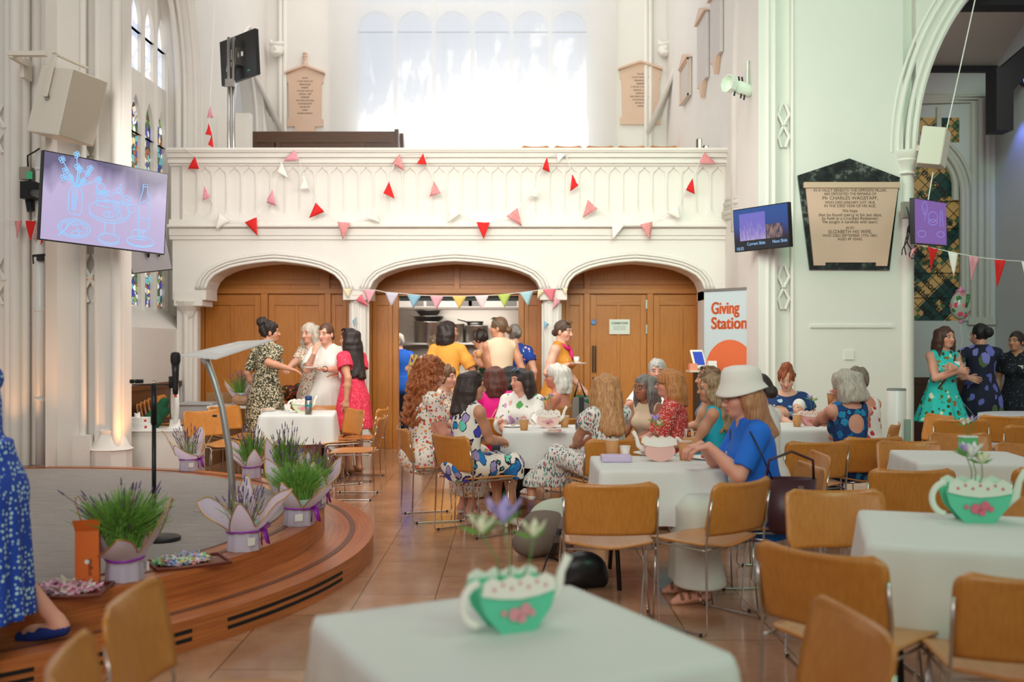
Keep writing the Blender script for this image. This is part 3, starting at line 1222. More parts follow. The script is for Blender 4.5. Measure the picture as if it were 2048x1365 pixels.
# canted left end of the parapet
m = MB()
m.prism([(fx(345), YF + .1, zb), (fx(366), YF - .02, zb), (fx(366), YF + .2, zb)], (0, 0, zt - zb))
struct('trim_parapet_end', m, STONE)

# oak panelling behind the arches
P_ = lambda px: fx(px, YP)
Zp = lambda py: fz(py, YP)
m = MB()
pl = MB()
for (a, b) in ((388, 797), (1037, 1412)):
    m.box((P_(a), YP + .03, 0), (P_(b), YP + .09, fz(500)))
m.box((P_(797), YP + .03, Zp(592)), (P_(1037), YP + .09, fz(500)))
struct('wall_oak_panelling', m, OAK)


def rail(mb, a, b, y0, y1, d=.03):
    mb.box((P_(a), YP + .03 - d, Zp(y1)), (P_(b), YP + .035, Zp(y0)))


vs, hs = MB(), MB()
FLOORY = HORIZON + EYE * F_PX / YP
for a, b in ((390, 409), (522, 536), (650, 662), (694, 744), (786, 797), (1037, 1048), (1084, 1130), (1168, 1180), (1294, 1306), (1404, 1412)):
    rail(vs, a, b, 586, FLOORY, .05)
for a, b, y0, y1 in ((640, 660, 515, 582), (908, 920, 515, 582), (1168, 1180, 515, 582)):
    rail(vs, a, b, y0, y1, .05)
for a, b in ((390, 700), (735, 1095), (1125, 1412)):
    rail(hs, a, b, 578, 588, .06)
    rail(hs, a, b, 560, 570, .02)
struct('trim_panel_posts', vs, OAK, bevel=.004)
struct('trim_panel_rails', hs, OAKDARK, bevel=.004)
for n, (a, b, st) in enumerate(((409, 522, 464), (536, 650, 593), (662, 694, None), (744, 786, None), (1048, 1084, None), (1130, 1168, None), (1180, 1294, 1237), (1306, 1404, 1363))):
    d = bpy.data.objects.new('door_%d' % (n + 1), None)
    COL.objects.link(d)
    tag(d, kind='structure')
    v, h = MB(), MB()
    e = 13 if st else 9
    rail(v, a + 1, a + e, 590, FLOORY, .025)
    rail(v, b - e, b - 1, 590, FLOORY, .025)
    if st:
        rail(v, st - 3, st + 3, 611, FLOORY - 12, .02)
    rail(h, a + e, b - e, 590, 611, .025)
    rail(h, a + e, b - e, FLOORY - 16, FLOORY, .025)
    v.build('door_stile', OAK, d, bevel=.003)
    h.build('door_rail', OAKDARK, d, bevel=.003)
    if n == 6:
        k = MB()
        k.box((P_(1184), YP - .03, Zp(745)), (P_(1187), YP - .005, Zp(692)))
        k.box((P_(1189), YP - .03, Zp(745)), (P_(1192), YP - .005, Zp(692)))
        k.lathe([(.02, 0), (.02, .012), (.012, .014)], 12, (P_(1187), YP + .005, Zp(757)), M=Matrix.Rotation(PI / 2, 4, 'X'))
        k.build('door_handle', plain('dark_bronze', (70, 52, 40), .35, .8), d)
        k = MB()
        for yy in (600, 650, 820):
            k.box((P_(1291), YP - .02, Zp(yy + 18)), (P_(1294), YP + .01, Zp(yy)))
        k.build('hinge', STEEL, d)
# kitchen seen through the middle arch
m = MB()
kx0, kx1, ky = P_(797), P_(1037), 16.6
m.box((kx0 - 1.2, ky, 0), (kx1 + .6, ky + .08, 2.7))
m.box((kx0 - 1.25, YP + .1, 0), (kx0 - 1.2, ky, 2.7))
m.box((kx1 + .6, YP + .1, 0), (kx1 + .65, ky, 2.7))
struct('wall_kitchen', m, plain('kitchen_steel_wall', (206, 196, 184), .4, .35))
struct('ceiling_kitchen', MB().box((kx0 - 1.2, YP + .1, 2.7), (kx1 + .6, ky, 2.75)), plain('kitchen_ceiling', (220, 216, 208), .7))
struct('trim_kitchen_lintel', MB().box((kx0, YP + .1, Zp(601)), (kx1, YP + .22, Zp(590))), plain('dark_green_lintel', (42, 52, 46), .6))

# left wall with its tall traceried window
m = MB()
cv = pointed(11.0, 14.05, 1.68, 5.0, 2.3)
arch_wall(m, lambda u, v, d: (XL - d, u, v), 9.6, 14.6, 0, 9.5, cv, 1.68, .45)
cv2 = pointed(16.05, 17.95, 4.3, 5.2, 1.6)
arch_wall(m, lambda u, v, d: (XL - d, u, v), 14.6, YB, 0, 9.5, cv2, 4.3, .35)
m.prism([(XL, 11.0, 1.68), (XL - .45, 11.0, 2.0), (XL - .45, 11.0, 1.6)], (0, 3.05, 0))
struct('wall_left', m, WALL)
m = MB()
for k, (off, r) in enumerate(((.04, .035), (-.03, .03), (-.10, .04), (.16, .03), (.26, .045))):
    c2 = pointed(11.0 - off, 14.05 + off, 1.75, 5.0, 2.3 + off)
    m.tube([(XL + (.02 if off > 0 else -.08 + off), u, v) for u, v in c2], r, 8)
for k, (off, r) in enumerate(((.03, .03), (.12, .035), (-.08, .03))):
    c2 = pointed(16.05 - off, 17.95 + off, 4.3, 5.2, 1.6 + off)
    m.tube([(XL + (.02 if off > 0 else -.08), u, v) for u, v in c2], r, 8)
struct('trim_left_window_mouldings', m, STONE, smooth=True)


def stained(name, cols, sc=16, base=(20, 18, 24), emis=1.0, stretch=(1, 1, 1)):
    t = NT(name)
    v = t.co(stretch)
    vo = t.add('ShaderNodeTexVoronoi', {'Vector': v, 'Scale': sc})
    ed = t.add('ShaderNodeTexVoronoi', {'Vector': v, 'Scale': sc}, feature='DISTANCE_TO_EDGE')
    sep = t.add('ShaderNodeSeparateColor', {0: vo.outputs['Color']})
    pal = t.ramp(sep.outputs[0], [(j / len(cols), C(*c)) for j, c in enumerate(cols)], 'CONSTANT')
    c = t.mix(t.math('LESS_THAN', ed.outputs['Distance'], .06), pal, C(*base))
    t.base(c)
    t.put(t.b.inputs['Emission Color'], c)
    t.b.inputs['Emission Strength'].default_value = emis
    t.set(.2)
    return t.m


SG = stained('stained_glass', [(30, 40, 150), (90, 170, 180), (226, 206, 150), (120, 150, 70), (200, 205, 210), (150, 90, 50), (70, 60, 160), (235, 240, 235), (60, 90, 60)], 13, emis=.75)
SKYGL = stained('pale_leaded_glass', [(200, 210, 225), (226, 230, 236), (180, 195, 225), (236, 232, 226)], 4, (190, 195, 208), .85)
wn = bpy.data.objects.new('window_1', None)
COL.objects.link(wn)
tag(wn, kind='structure')
gx = XL - .42
m, mg, mt = MB(), MB(), MB()
m.box((gx - .02, 11.0, 1.9), (gx, 14.05, 4.72))
m.build('window_glass', SG, wn)
mg.box((gx - .02, 11.0, 4.72), (gx, 14.05, 7.3))
mg.build('window_glass', SKYGL, wn)
for y in (11.0, 11.55, 12.1, 12.62, 13.12, 13.58, 14.03):
    mt.box((gx, y - .05, 1.9), (gx + .05, y + .05, 7.2))
    mt.tube([(gx + .05, y, 1.9), (gx + .05, y, 7.2)], .035, 8)
for a, b in zip((11.0, 11.55, 12.1, 12.62, 13.12, 13.58), (11.55, 12.1, 12.62, 13.12, 13.58, 14.03)):
    for z0, hh in ((4.22, .45), (5.55, .4), (6.5, .4)):
        c2 = pointed(a + .06, b - .06, z0, z0 + .05, hh)
        ou = [(a + .01, z0)] + [(u, z0 + .75) for u, v in c2[1:-1]] + [(b - .01, z0)]
        mt.ring([(gx + .01, u, v) for u, v in ou], [(gx + .01, u, v) for u, v in c2], (.05, 0, 0))
for z0 in (4.97, 6.3):
    mt.box((gx, 11.0, z0 - .03), (gx + .055, 14.05, z0 + .06))
mt.build('window_tracery', STONE, wn)

# far gallery wall, window, curtains
m = MB()
wx0, wx1 = fx(712, YB), fx(1178, YB)
arch_wall(m, lambda u, v, d: (u, YB + d, v), XL, XR, 2.9, 9.5, [(wx0, 3.2), (wx0, 9.4), (wx1, 9.4), (wx1, 3.2)], 3.2, .3)
struct('wall_back', m, WALL)
t = NT('leaded_panes_painted_sun')  # sun patches on the curtain are painted into this pane's glow
v = t.co()
sx = t.add('ShaderNodeSeparateXYZ', {0: v})
n1 = t.math('MULTIPLY', t.noise(t.co((2.4, 1, .95)), 1.5, 3, .55), 1.5)
hgt = t.math('MULTIPLY', t.math('SUBTRACT', 6.95, sx.outputs['Z']), .27)
rgt = t.math('MULTIPLY', t.math('ADD', sx.outputs['X'], 1.7), .13)
f = t.math('ADD', n1, t.math('ADD', t.math('MINIMUM', hgt, .6), t.math('MINIMUM', rgt, .12)))
c = t.ramp(f, [(.88, (.46, .52, .62, 1)), (1.0, (1.0, 1.0, 1.0, 1))])
br = t.add('ShaderNodeTexBrick', {'Vector': t.co((1, 1, 1), (PI / 2, 0, 0)), 'Scale': 1.0, 'Mortar Size': .012, 'Brick Width': .32, 'Row Height': .2, 'Color1': (1, 1, 1, 1), 'Color2': (.97, .97, .98, 1), 'Mortar': (.78, .81, .86, 1)}, offset=0)
c = t.mix(1.0, c, br.outputs['Color'], 'MULTIPLY')
t.base((.05, .05, .05, 1))
t.put(t.b.inputs['Emission Color'], c)
t.b.inputs['Emission Strength'].default_value = 1.4
wn = bpy.data.objects.new('window_2', None)
COL.objects.link(wn)
tag(wn, kind='structure')
MB().box((wx0, YB + .22, 3.2), (wx1, YB + .24, 9.4)).build('window_glass', t.m, wn)  # glowing pane continued below the sill to whiten the curtain's lower part
m = MB()
for i in range(7):
    x = wx0 + (wx1 - wx0) * i / 6
    m.box((x - .035, YB + .02, 5.65), (x + .035, YB + .2, 9.4))
for i in range(6):
    a, b = wx0 + (wx1 - wx0) * i / 6, wx0 + (wx1 - wx0) * (i + 1) / 6
    c2 = pointed(a + .04, b - .04, 7.25, 7.3, .33)
    ou = [(a, 7.25)] + [(u, 7.78) for u, v in c2[1:-1]] + [(b, 7.25)]
    m.ring([(u, YB + .05, v) for u, v in ou], [(u, YB + .05, v) for u, v in c2], (0, .1, 0))
m.build('window_tracery', STONE, wn)
t = NT('sheer_white_curtain')
tr = t.add('ShaderNodeBsdfTransparent', {0: (1, 1, 1, 1)})
tl = t.add('ShaderNodeBsdfTranslucent', {0: (.93, .93, .93, 1)})
df = t.add('ShaderNodeBsdfDiffuse', {0: (.9, .9, .9, 1)})
m1 = t.add('ShaderNodeMixShader', {0: .25, 1: tl, 2: df})
m2 = t.add('ShaderNodeMixShader', {0: .22, 1: m1, 2: tr})
t.l.new(m2.outputs[0], t.out.inputs[0])
for n, (a, b) in enumerate(((660, 947), (941, 1232))):
    xa, xb = fx(a, 18.1), fx(b, 18.1)
    m = MB()
    yy = 18.1 - .02 * n
    m.grid(lambda u, v: (xa + (xb - xa) * u, yy + .006 * math.sin(u * 9 + v * 2) * (1 - abs(2 * u - 1) ** 6), 2.98 + 6.0 * v), 40, 12)
    cu = m.build('curtain', t.m, None, True)
    tag(cu, ('sheer white curtain over the left half of the great window', 'sheer white curtain over the right half of the great window')[n], 'curtain')
# the corner shafts and carved heads
m = MB()
for x in (XL + .25, XL + .33, XR - .30, XR - .38):
    m.tube([(x, YB - .03, 3), (x, YB - .03, 9)], .045, 8)
for x, sgn in ((XL + .32, 1), (XR - .36, -1)):
    for i in range(4):
        m.tube([(x - sgn * (.0 + .07 * i), YB - .12, 5.35 + .1 * i), (x - sgn * (.5 + .05 * i), YB - 1.0, 6.6 + .12 * i), (x - sgn * (.8), YB - 2.0, 7.4 + .1 * i)], .04, 8)
struct('trim_roof_ribs', m, STONE, smooth=True)
for x, sgn, nm in ((fx(553, 18.1), 1, 'left'), (fx(1330, 18.1), -1, 'right')):
    f = Field()
    z = fz(98, 18.1)
    c0 = V3(0, 0, 0)
    f.el(c0, V3(.13, .13, .10)).el(c0 + V3(0, -.05, -.06), V3(.11, .10, .08)).el(c0 + V3(0, -.05, .08), V3(.12, .10, .05)).el(c0 + V3(0, -.15, -.01), V3(.03, .03, .035), .02)
    for a in range(7):
        f.el(c0 + V3(.11 * math.cos(a * .9), -.06, .10 + .03 * math.sin(a * 2)), V3(.035, .04, .035), .01)
    f.el(c0 + V3(0, -.12, -.09), V3(.06, .04, .025), .02)
    o = np_mesh('carved_corbel', *f.mesh(.012), STONE)
    o.location = (x, 18.14, z)
    tag(o, 'carved white stone corbel at the %s end of the far wall' % nm, 'corbel')

# right wall of the nave beyond the pillar
m = MB()
m.box((XR, 11.4, 0), (XR + .3, YB, 9.5))
struct('wall_right', m, WALL)
m = MB()
for yy, r in ((11.55, .06), (11.75, .04), (11.95, .05), (12.6, .06)):
    c2 = [(XR - .01, yy + .0, 0 if yy < 12.5 else 2.9), (XR - .01, yy, 4.4), (XR - .01, yy - .10, 5.3), (XR - .01, yy - .35, 6.2), (XR - .01, yy - .8, 7.0)]
    m.tube(c2, r, 8)
for k in range(5):
    m.tube([(XR - .02, YF - .2 + .05 * k, fz(405 + 8 * k)), (XR - .02, 11.6, fz(405 + 8 * k, 12.3))], .03 + .012 * (k % 2), 8)
struct('trim_right_mouldings', m, STONE, smooth=True)

# the near right pillar with its spandrel over the aisle arch
YR = 11.0
m = MB()
X = lambda px: fx(px, YR)
m.box((X(1517), YR, 0), (X(1555), YR + 1, 9.5))
m.box((X(1555), YR + .07, 0), (X(1582), YR + 1, 9.5))
m.box((X(1582), YR, 0), (X(1806), YR + 1, 9.5))
m.box((X(1806), YR + .12, 0), (X(1832), YR + 1, 9.5))
m.box((X(1620), YR - .02, fz(656, YR)), (X(1785), YR, fz(650, YR)))
R_ = 2.88
pc = (X(1832) + R_, fz(305, YR))
A = [(pc[0] + R_ * math.cos(PI - t_ * PI / 2 / 20), pc[1] + R_ * math.sin(PI - t_ * PI / 2 / 20)) for t_ in range(21)]
for p, q in zip(A, A[1:]):
    m.prism([(p[0], YR, p[1]), (q[0], YR, q[1]), (q[0], YR, 9.5), (p[0], YR, 9.5)], (0, 1, 0))
struct('wall_right_pillar', m, WALL)
m = MB()
for off, dy, r in ((.015, 0.025, .04), (.09, .012, .03), (.20, .015, .035), (.27, .008, .02), (-.02, .25, .05)):
    m.tube([(pc[0] + (R_ + off) * math.cos(PI - t_ * PI / 2 / 24), YR + dy, pc[1] + (R_ + off) * math.sin(PI - t_ * PI / 2 / 24)) for t_ in range(25)], r, 8)
for px, y0, r in ((1815, .02, .065), (1829, .16, .055), (1822, .06, .03)):
    m.tube([(X(px), YR + y0, 0), (X(px), YR + y0, fz(345, YR))], r, 12)
    m.lathe([(r, fz(352, YR)), (r + .03, fz(348, YR)), (r, fz(343, YR)), (r + .01, fz(335, YR)), (r + .05, fz(322, YR)), (r + .045, fz(318, YR)), (r + .075, fz(308, YR)), (r + .075, fz(302, YR))], 16, (X(px), YR + y0, 0))
for px in (1536, 1549, 1585):
    m.tube([(X(px), YR, 0), (X(px), YR, 9.4)], .022, 8)
for zc in (fz(250, YR), fz(575, YR)):
    for s1 in (-1, 1):
        for s2 in (-1, 1):
            m.tube([(X(1569), YR + .03, zc), (X(1569) + s1 * .06, YR + .03, zc + s2 * .12), (X(1569) + s1 * .02, YR + .04, zc + s2 * .24)], .02, 6)
    m.lathe([(.0, -.03), (.04, 0), (.0, .03)], 8, (X(1569), YR + .03, zc))
struct('trim_right_pillar_shafts', m, STONE, smooth='auto')

# the left pillar
YL = 9.85
m = MB()
Xl = lambda px: fx(px, YL)
plan = [(-9.0, YL + .1), (Xl(22), YL + .1), (Xl(22), YL + .02), (Xl(42), YL + .02), (Xl(52), YL + .14), (Xl(78), YL + .14), (Xl(92), YL), (Xl(150), YL), (Xl(163), YL), (Xl(166), YL + .09), (Xl(192), YL + .09), (Xl(196), YL), (Xl(226), YL), (Xl(240), YL + .1), (Xl(240), YL + .3), (-9.0, YL + .6)]
m.prism([(x, y, 0) for x, y in plan], (0, 0, 9.5))
struct('wall_left_pillar', m, WALL)
m = MB()
for px, y0, r in ((12, .06, .05), (30, .02, .06), (47, .05, .035), (60, .14, .05), (165, .01, .035), (232, .0, .05), (193, .02, .03)):
    m.tube([(Xl(px), YL + y0, .27), (Xl(px), YL + y0, 9.4)], r, 10)
for px, py in ((178, 262), (178, 556), (6, 255), (6, 560)):
    zc = fz(py, YL)
    for s1 in (-1, 1):
        for s2 in (-1, 1):
            m.tube([(Xl(px), YL + .04, zc), (Xl(px) + s1 * .07, YL + .03, zc + s2 * .13), (Xl(px) + s1 * .03, YL + .05, zc + s2 * .24)], .022, 6)
    m.lathe([(.0, -.03), (.045, 0), (.0, .03)], 8, (Xl(px), YL + .03, zc))
m.box((Xl(150), YL - .06, .0), (Xl(185), YL + .1, fz(870, YL)))
m.lathe([(.20, .0), (.20, fz(902, YL)), (.22, fz(900, YL)), (.18, fz(894, YL)), (.12, fz(868, YL)), (.13, fz(862, YL)), (.10, fz(858, YL))], 8, (Xl(215), YL + .08, 0), M=Matrix.Rotation(PI / 8, 4, 'Z'))
struct('trim_left_pillar_shafts', m, STONE, smooth='auto')
struct('baseboard_left', MB().box((XL, 9.9, 0), (XL + .04, YP, fz(772, 12.6))).box((XL, 9.9, fz(776, 12.6)), (XL + .07, YP, fz(766, 12.6))), wood('dark_oak_dado', (112, 70, 42), (86, 52, 30), .4, axis=2))

# stage
SC, R1, R2, H1, HS = (-4.32, 6.68), 3.01, 3.36, .15, .29
pol = lambda r, a, z: (SC[0] + r * math.cos(a), SC[1] + r * math.sin(a), z)


def disc(mb, r0, r1, z0, z1, n=120, a0=0, a1=2 * PI):
    full = abs(a1 - a0 - 2 * PI) < 1e-6
    for i in range(n):
        p, q = a0 + (a1 - a0) * i / n, a0 + (a1 - a0) * (i + 1) / n
        vs = [pol(r, a, z) for z in (z0, z1) for r in (r0, r1) for a in (p, q)]
        mb.add(vs, [(4, 6, 7, 5), (0, 1, 3, 2), (2, 3, 7, 6), (0, 4, 5, 1)] + ([] if full else [(0, 2, 6, 4), (1, 5, 7, 3)]))
    return mb


def ringwood(name, c1, c2):
    t = NT(name)
    v = t.co()
    sub = t.add('ShaderNodeVectorMath', {0: v, 1: (SC[0], SC[1], 0)}, operation='SUBTRACT').outputs[0]
    s3 = t.add('ShaderNodeSeparateXYZ', {0: sub})
    rad = t.math('SQRT', t.math('ADD', t.math('POWER', s3.outputs[0], 2.0), t.math('POWER', s3.outputs[1], 2.0)))
    ang = t.math('ARCTAN2', s3.outputs[1], s3.outputs[0])
    cb = t.add('ShaderNodeCombineXYZ', {0: t.math('MULTIPLY', ang, 4.0), 1: t.math('MULTIPLY', rad, 26.0), 2: t.math('MULTIPLY', s3.outputs[2], 40.0)})
    f = t.noise(cb, 1.6, 5, .6)
    t.base(t.ramp(f, [(.32, C(*c2)), (.68, C(*c1))]))
    t.set(.32, 0, Coat_Weight=.3, Coat_Roughness=.2)
    return t.m


STG = ringwood('curved_stage_timber', (200, 118, 60), (160, 86, 40))
m = MB()
disc(m, .5, R2, 0, H1)
disc(m, .5, R1, H1, HS)
struct('floor_stage', m, STG)
t = NT('grey_stage_carpet')
n_ = t.noise(t.co((30, 30, 30)), 4, 4)
n2 = t.noise(t.co((1.5, 10, 1)), 3, 3)
t.base(t.ramp(t.math('ADD', t.math('MULTIPLY', n_, .6), t.math('MULTIPLY', n2, .4)), [(.3, C(136, 128, 124)), (.7, C(172, 164, 158))]))
t.bump(n_, .4, .004)
t.set(.95)
m = MB()
disc(m, .0, R1 - .28, HS - .01, HS + .008)
struct('floor_stage_carpet', m, t.m)
INLAY = plain('dark_inlay', (108, 62, 36), .4)
m = MB()
disc(m, R2 - .17, R2 - .13, H1 - .01, H1 + .003)
disc(m, R1 - .17, R1 - .13, HS - .01, HS + .003)
struct('trim_stage_inlay', m, INLAY)
SLOT = plain('vent_slot_black', (16, 13, 12), .8)
m = MB()
for a0, a1 in ((-30.4, -11.4), (-37.6, -34.2), (-44.3, -42.0), (-50.5, -47), (-58, -54)):
    for z0 in (.045, .085):
        disc(m, R2 - .01, R2 + .0025, z0, z0 + .018, 16, math.radians(a0), math.radians(a1))
struct('trim_stage_vents', m, SLOT)

# the right aisle
m = MB()
AY, AX_ = 14.0, fx(1990, 14.0)
gw0, gw1 = fx(1800, AY), fx(1925, AY)
arch_wall(m, lambda u, v, d: (u, AY + d, v), 3.2, AX_, 0, 7, pointed(gw0, gw1, fz(642, AY), fz(390, AY), .75), fz(642, AY), .22)
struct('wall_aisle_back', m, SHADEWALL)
m = MB()
m.box((AX_, 11.2, 0), (AX_ + .2, AY, 7))
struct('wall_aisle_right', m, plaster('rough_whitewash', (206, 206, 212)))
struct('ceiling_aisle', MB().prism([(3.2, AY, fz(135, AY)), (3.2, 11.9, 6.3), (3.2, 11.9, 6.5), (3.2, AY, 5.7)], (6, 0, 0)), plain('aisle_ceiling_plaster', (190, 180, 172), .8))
m = MB()
m.box((3.2, AY - .1, fz(146, AY)), (AX_, AY, fz(135, AY)))
m.box((3.2, 11.95, 5.55), (AX_ + 1, 12.2, 6.1))
bx = fx(1982, 13.0)
m.box((bx, 12.85, fz(265, 13)), (bx + .22, 13.15, fz(140, 13)))
m.prism([(bx, 12.9, fz(150, 13)), (bx + .22, 12.9, fz(190, 13)), (bx + .5, 12.9, fz(140, 13)), (bx + 1.2, 12.9, fz(70, 13)), (bx + 1.2, 12.9, fz(30, 13)), (bx + .5, 12.9, fz(85, 13))], (0, .22, 0))
struct('beam_aisle_roof', m, DARKTIMBER)
m = MB()
m.box((3.2, AY - .05, 0), (AX_, AY, fz(768, AY)))
m.box((3.2, AY - .07, fz(768, AY)), (AX_, AY, fz(755, AY)))
struct('baseboard_aisle', m, wood('aisle_dado', (92, 50, 34), (60, 32, 22), .4))
m = MB()
hw0, hw1 = fx(1790, AY), fx(1945, AY)
for off in (0, .1, .2):
    m.tube([(hw1 + off, AY - .02, fz(645, AY)), (hw1 + off, AY - .02, fz(205 - off * 60, AY)), (hw0, AY - .02, fz(205 - off * 60, AY))], .045, 8)
m.box((hw1 - .08, AY - .06, fz(650, AY)), (hw1 + .3, AY + .02, fz(635, AY)))
for off, r in ((.0, .04), (.06, .03), (.13, .03)):
    m.tube([(u, AY - .015, v) for u, v in pointed(gw0 - off, gw1 + off, fz(642, AY), fz(390, AY), .75 + off)], r, 8)
c2 = pointed(gw0 + .12, gw1 - .08, fz(400, AY), fz(370, AY), .45)
m.tube([(u, AY + .05, v) for u, v in c2], .05, 8)
m.box((fx(1871, AY), AY - .05, fz(335, AY)), (fx(1880, AY), AY, fz(215, AY)))
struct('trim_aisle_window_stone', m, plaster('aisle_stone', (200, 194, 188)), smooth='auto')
t = NT('lozenge_stained_glass')
v = t.co((1, 1, 1), (0, PI / 4, 0))
ck = t.add('ShaderNodeTexChecker', {'Vector': t.add('ShaderNodeVectorMath', {0: v, 1: (0, .05, 0)}, operation='ADD').outputs[0], 'Scale': 7.0, 'Color1': C(136, 104, 60), 'Color2': C(52, 70, 46)})
vo = t.add('ShaderNodeTexVoronoi', {'Vector': v, 'Scale': 7.0, 'Randomness': 0.0}, distance='CHEBYCHEV')
sp = t.add('ShaderNodeSeparateXYZ', {0: v})
stripe = t.math('LESS_THAN', t.math('ABSOLUTE', t.math('SUBTRACT', t.math('FRACT', t.math('MULTIPLY', sp.outputs[2], 1.75)), .5)), .16)
c = t.mix(stripe, ck.outputs[0], C(140, 112, 66))
sub = t.add('ShaderNodeSeparateColor', {0: vo.outputs['Color']})
c = t.mix(t.math('MULTIPLY', t.math('LESS_THAN', sub.outputs[0], .3), t.math('SUBTRACT', 1.0, stripe)), c, C(20, 44, 40))
c = t.mix(t.math('GREATER_THAN', vo.outputs['Distance'], .46), c, C(14, 13, 14))
t.base(c)
t.put(t.b.inputs['Emission Color'], c)
t.b.inputs['Emission Strength'].default_value = .55
t.set(.3)
wn = bpy.data.objects.new('window_3', None)
COL.objects.link(wn)
tag(wn, kind='structure')
MB().box((gw0, AY + .12, fz(645, AY)), (gw1, AY + .14, fz(300, AY))).build('window_glass', t.m, wn)
MB().box((fx(1840, AY), AY - .012, fz(322, AY)), (fx(1870, AY), AY - .002, fz(236, AY))).build('window_glass', t.m, wn)
MB().box((fx(1882, AY), AY - .012, fz(285, AY)), (fx(1918, AY), AY - .002, fz(236, AY))).build('window_glass', t.m, wn)
m = MB()
for py in (400, 455, 510, 545, 595):
    m.box((gw0, AY + .10, fz(py + 1.5, AY)), (gw1, AY + .125, fz(py, AY)))
m.build('glazing_bar', BLACKMETAL, wn)
INK = plain('black_glass_paint', (14, 12, 12), .5)
for body, px, py in (('the loving', 1866, 372), ('soul tells me', 1868, 420), ('to thy Lord', 1872, 450), ('loving kindness in', 1868, 545), ('the morning thy', 1866, 585), ('faithfulness every', 1868, 618), ('night', 1852, 628)):
    p = at(px, py, AY + .115)
    text(body, .13, INK, wn, p, (PI / 2, PI / 4, 0), bold=.003, name='glass_lettering')
# ------------------------------------------------------------ furniture
FIT = []


def fit(ob, width):
    FIT.append((ob, width))
    return ob


def make_chair(label, group):
    t = thing('stacking_chair', label, 'chair', group=group)
    m = MB()

    def seat(u, v):
        x = (2 * u - 1)
        y = -.20 + .42 * v
        e = 1 - .10 * max(0, (abs(v - .5) - .40) / .10) ** 2
        return (.228 * x * e, y, .437 + .010 * x * x - .010 * math.cos(3.1 * x) * (1 - v) - .022 * max(0, v - .8) ** 1 * 5 * .5)
    m.grid(seat, 16, 14)
    m.build('seat', SEATWOOD, t, True, solid=.012)
    m = MB()

    def back(u, v):
        z = .505 + .275 * v
        r = .05
        dz = max(0, abs(v - .5) * .275 - (.1375 - r))
        hw = .242 - r + math.sqrt(max(r * r - dz * dz, 0)) if dz > 0 else .242
        if v < .5:
            hw = max(hw, .228)
        x = (2 * u - 1)
        return (hw * x, -.215 - .055 * v - .040 * (1 - x * x), z - (.012 * (1 - x * x) if v > .9 else 0))
    m.grid(back, 16, 16)
    m.build('backrest', CHAIRWOOD, t, True, solid=.012)
    for s in (-1, 1):
        m = MB()
        x = .238 * s
        m.tube([(x, -.262, .70), (x, -.245, .60), (x, -.225, .46), (x * 1.02, -.232, .2), (x * 1.04, -.240, .03), (x * 1.04, -.228, .010), (x * 1.04, -.2, .008), (x * 1.04, .17, .008), (x * 1.04, .20, .012), (x * 1.03, .212, .03), (x, .19, .30), (x * .97, .175, .41), (x * .96, .15, .428), (x * .96, -.19, .428), (x * .99, -.224, .43)], .0058, 7)
        m.tube([(x * 1.04, .12, .009), (x * .92, .135, .25), (x * .86, .14, .425)], .005, 6)
        sf = m.build('side_frame', CHROME, t, True)
        g = MB()
        for y in (-.2, .17):
            MB().lathe([(.009, 0), (.010, .006), (.009, .015)], 8, (x * 1.04, y, 0)).build('floor_glide', RUBBER, sf)
    for y, z in ((.15, .40), (-.17, .42)):
        MB().tube([(-.225, y, z), (.225, y, z)], .005, 6).build('cross_rod', CHROME, t, True)
    return t


CH0 = None
NCH = [0]


def chair(label, x, y, fa, z=0, group='stacking chairs of honey coloured plywood', tilt=0):
    """x, y: middle of the backrest's top edge; fa: the way the sitter looks"""
    global CH0
    a = math.radians(fa)
    p = (x + .285 * math.cos(a), y + .285 * math.sin(a), z)
    rz = a - PI / 2
    if CH0 is None:
        CH0 = make_chair(label, group)
        CH0.location = p
        CH0.rotation_euler = (0, 0, rz)
        return CH0
    return dup(CH0, p, rz, label, group)


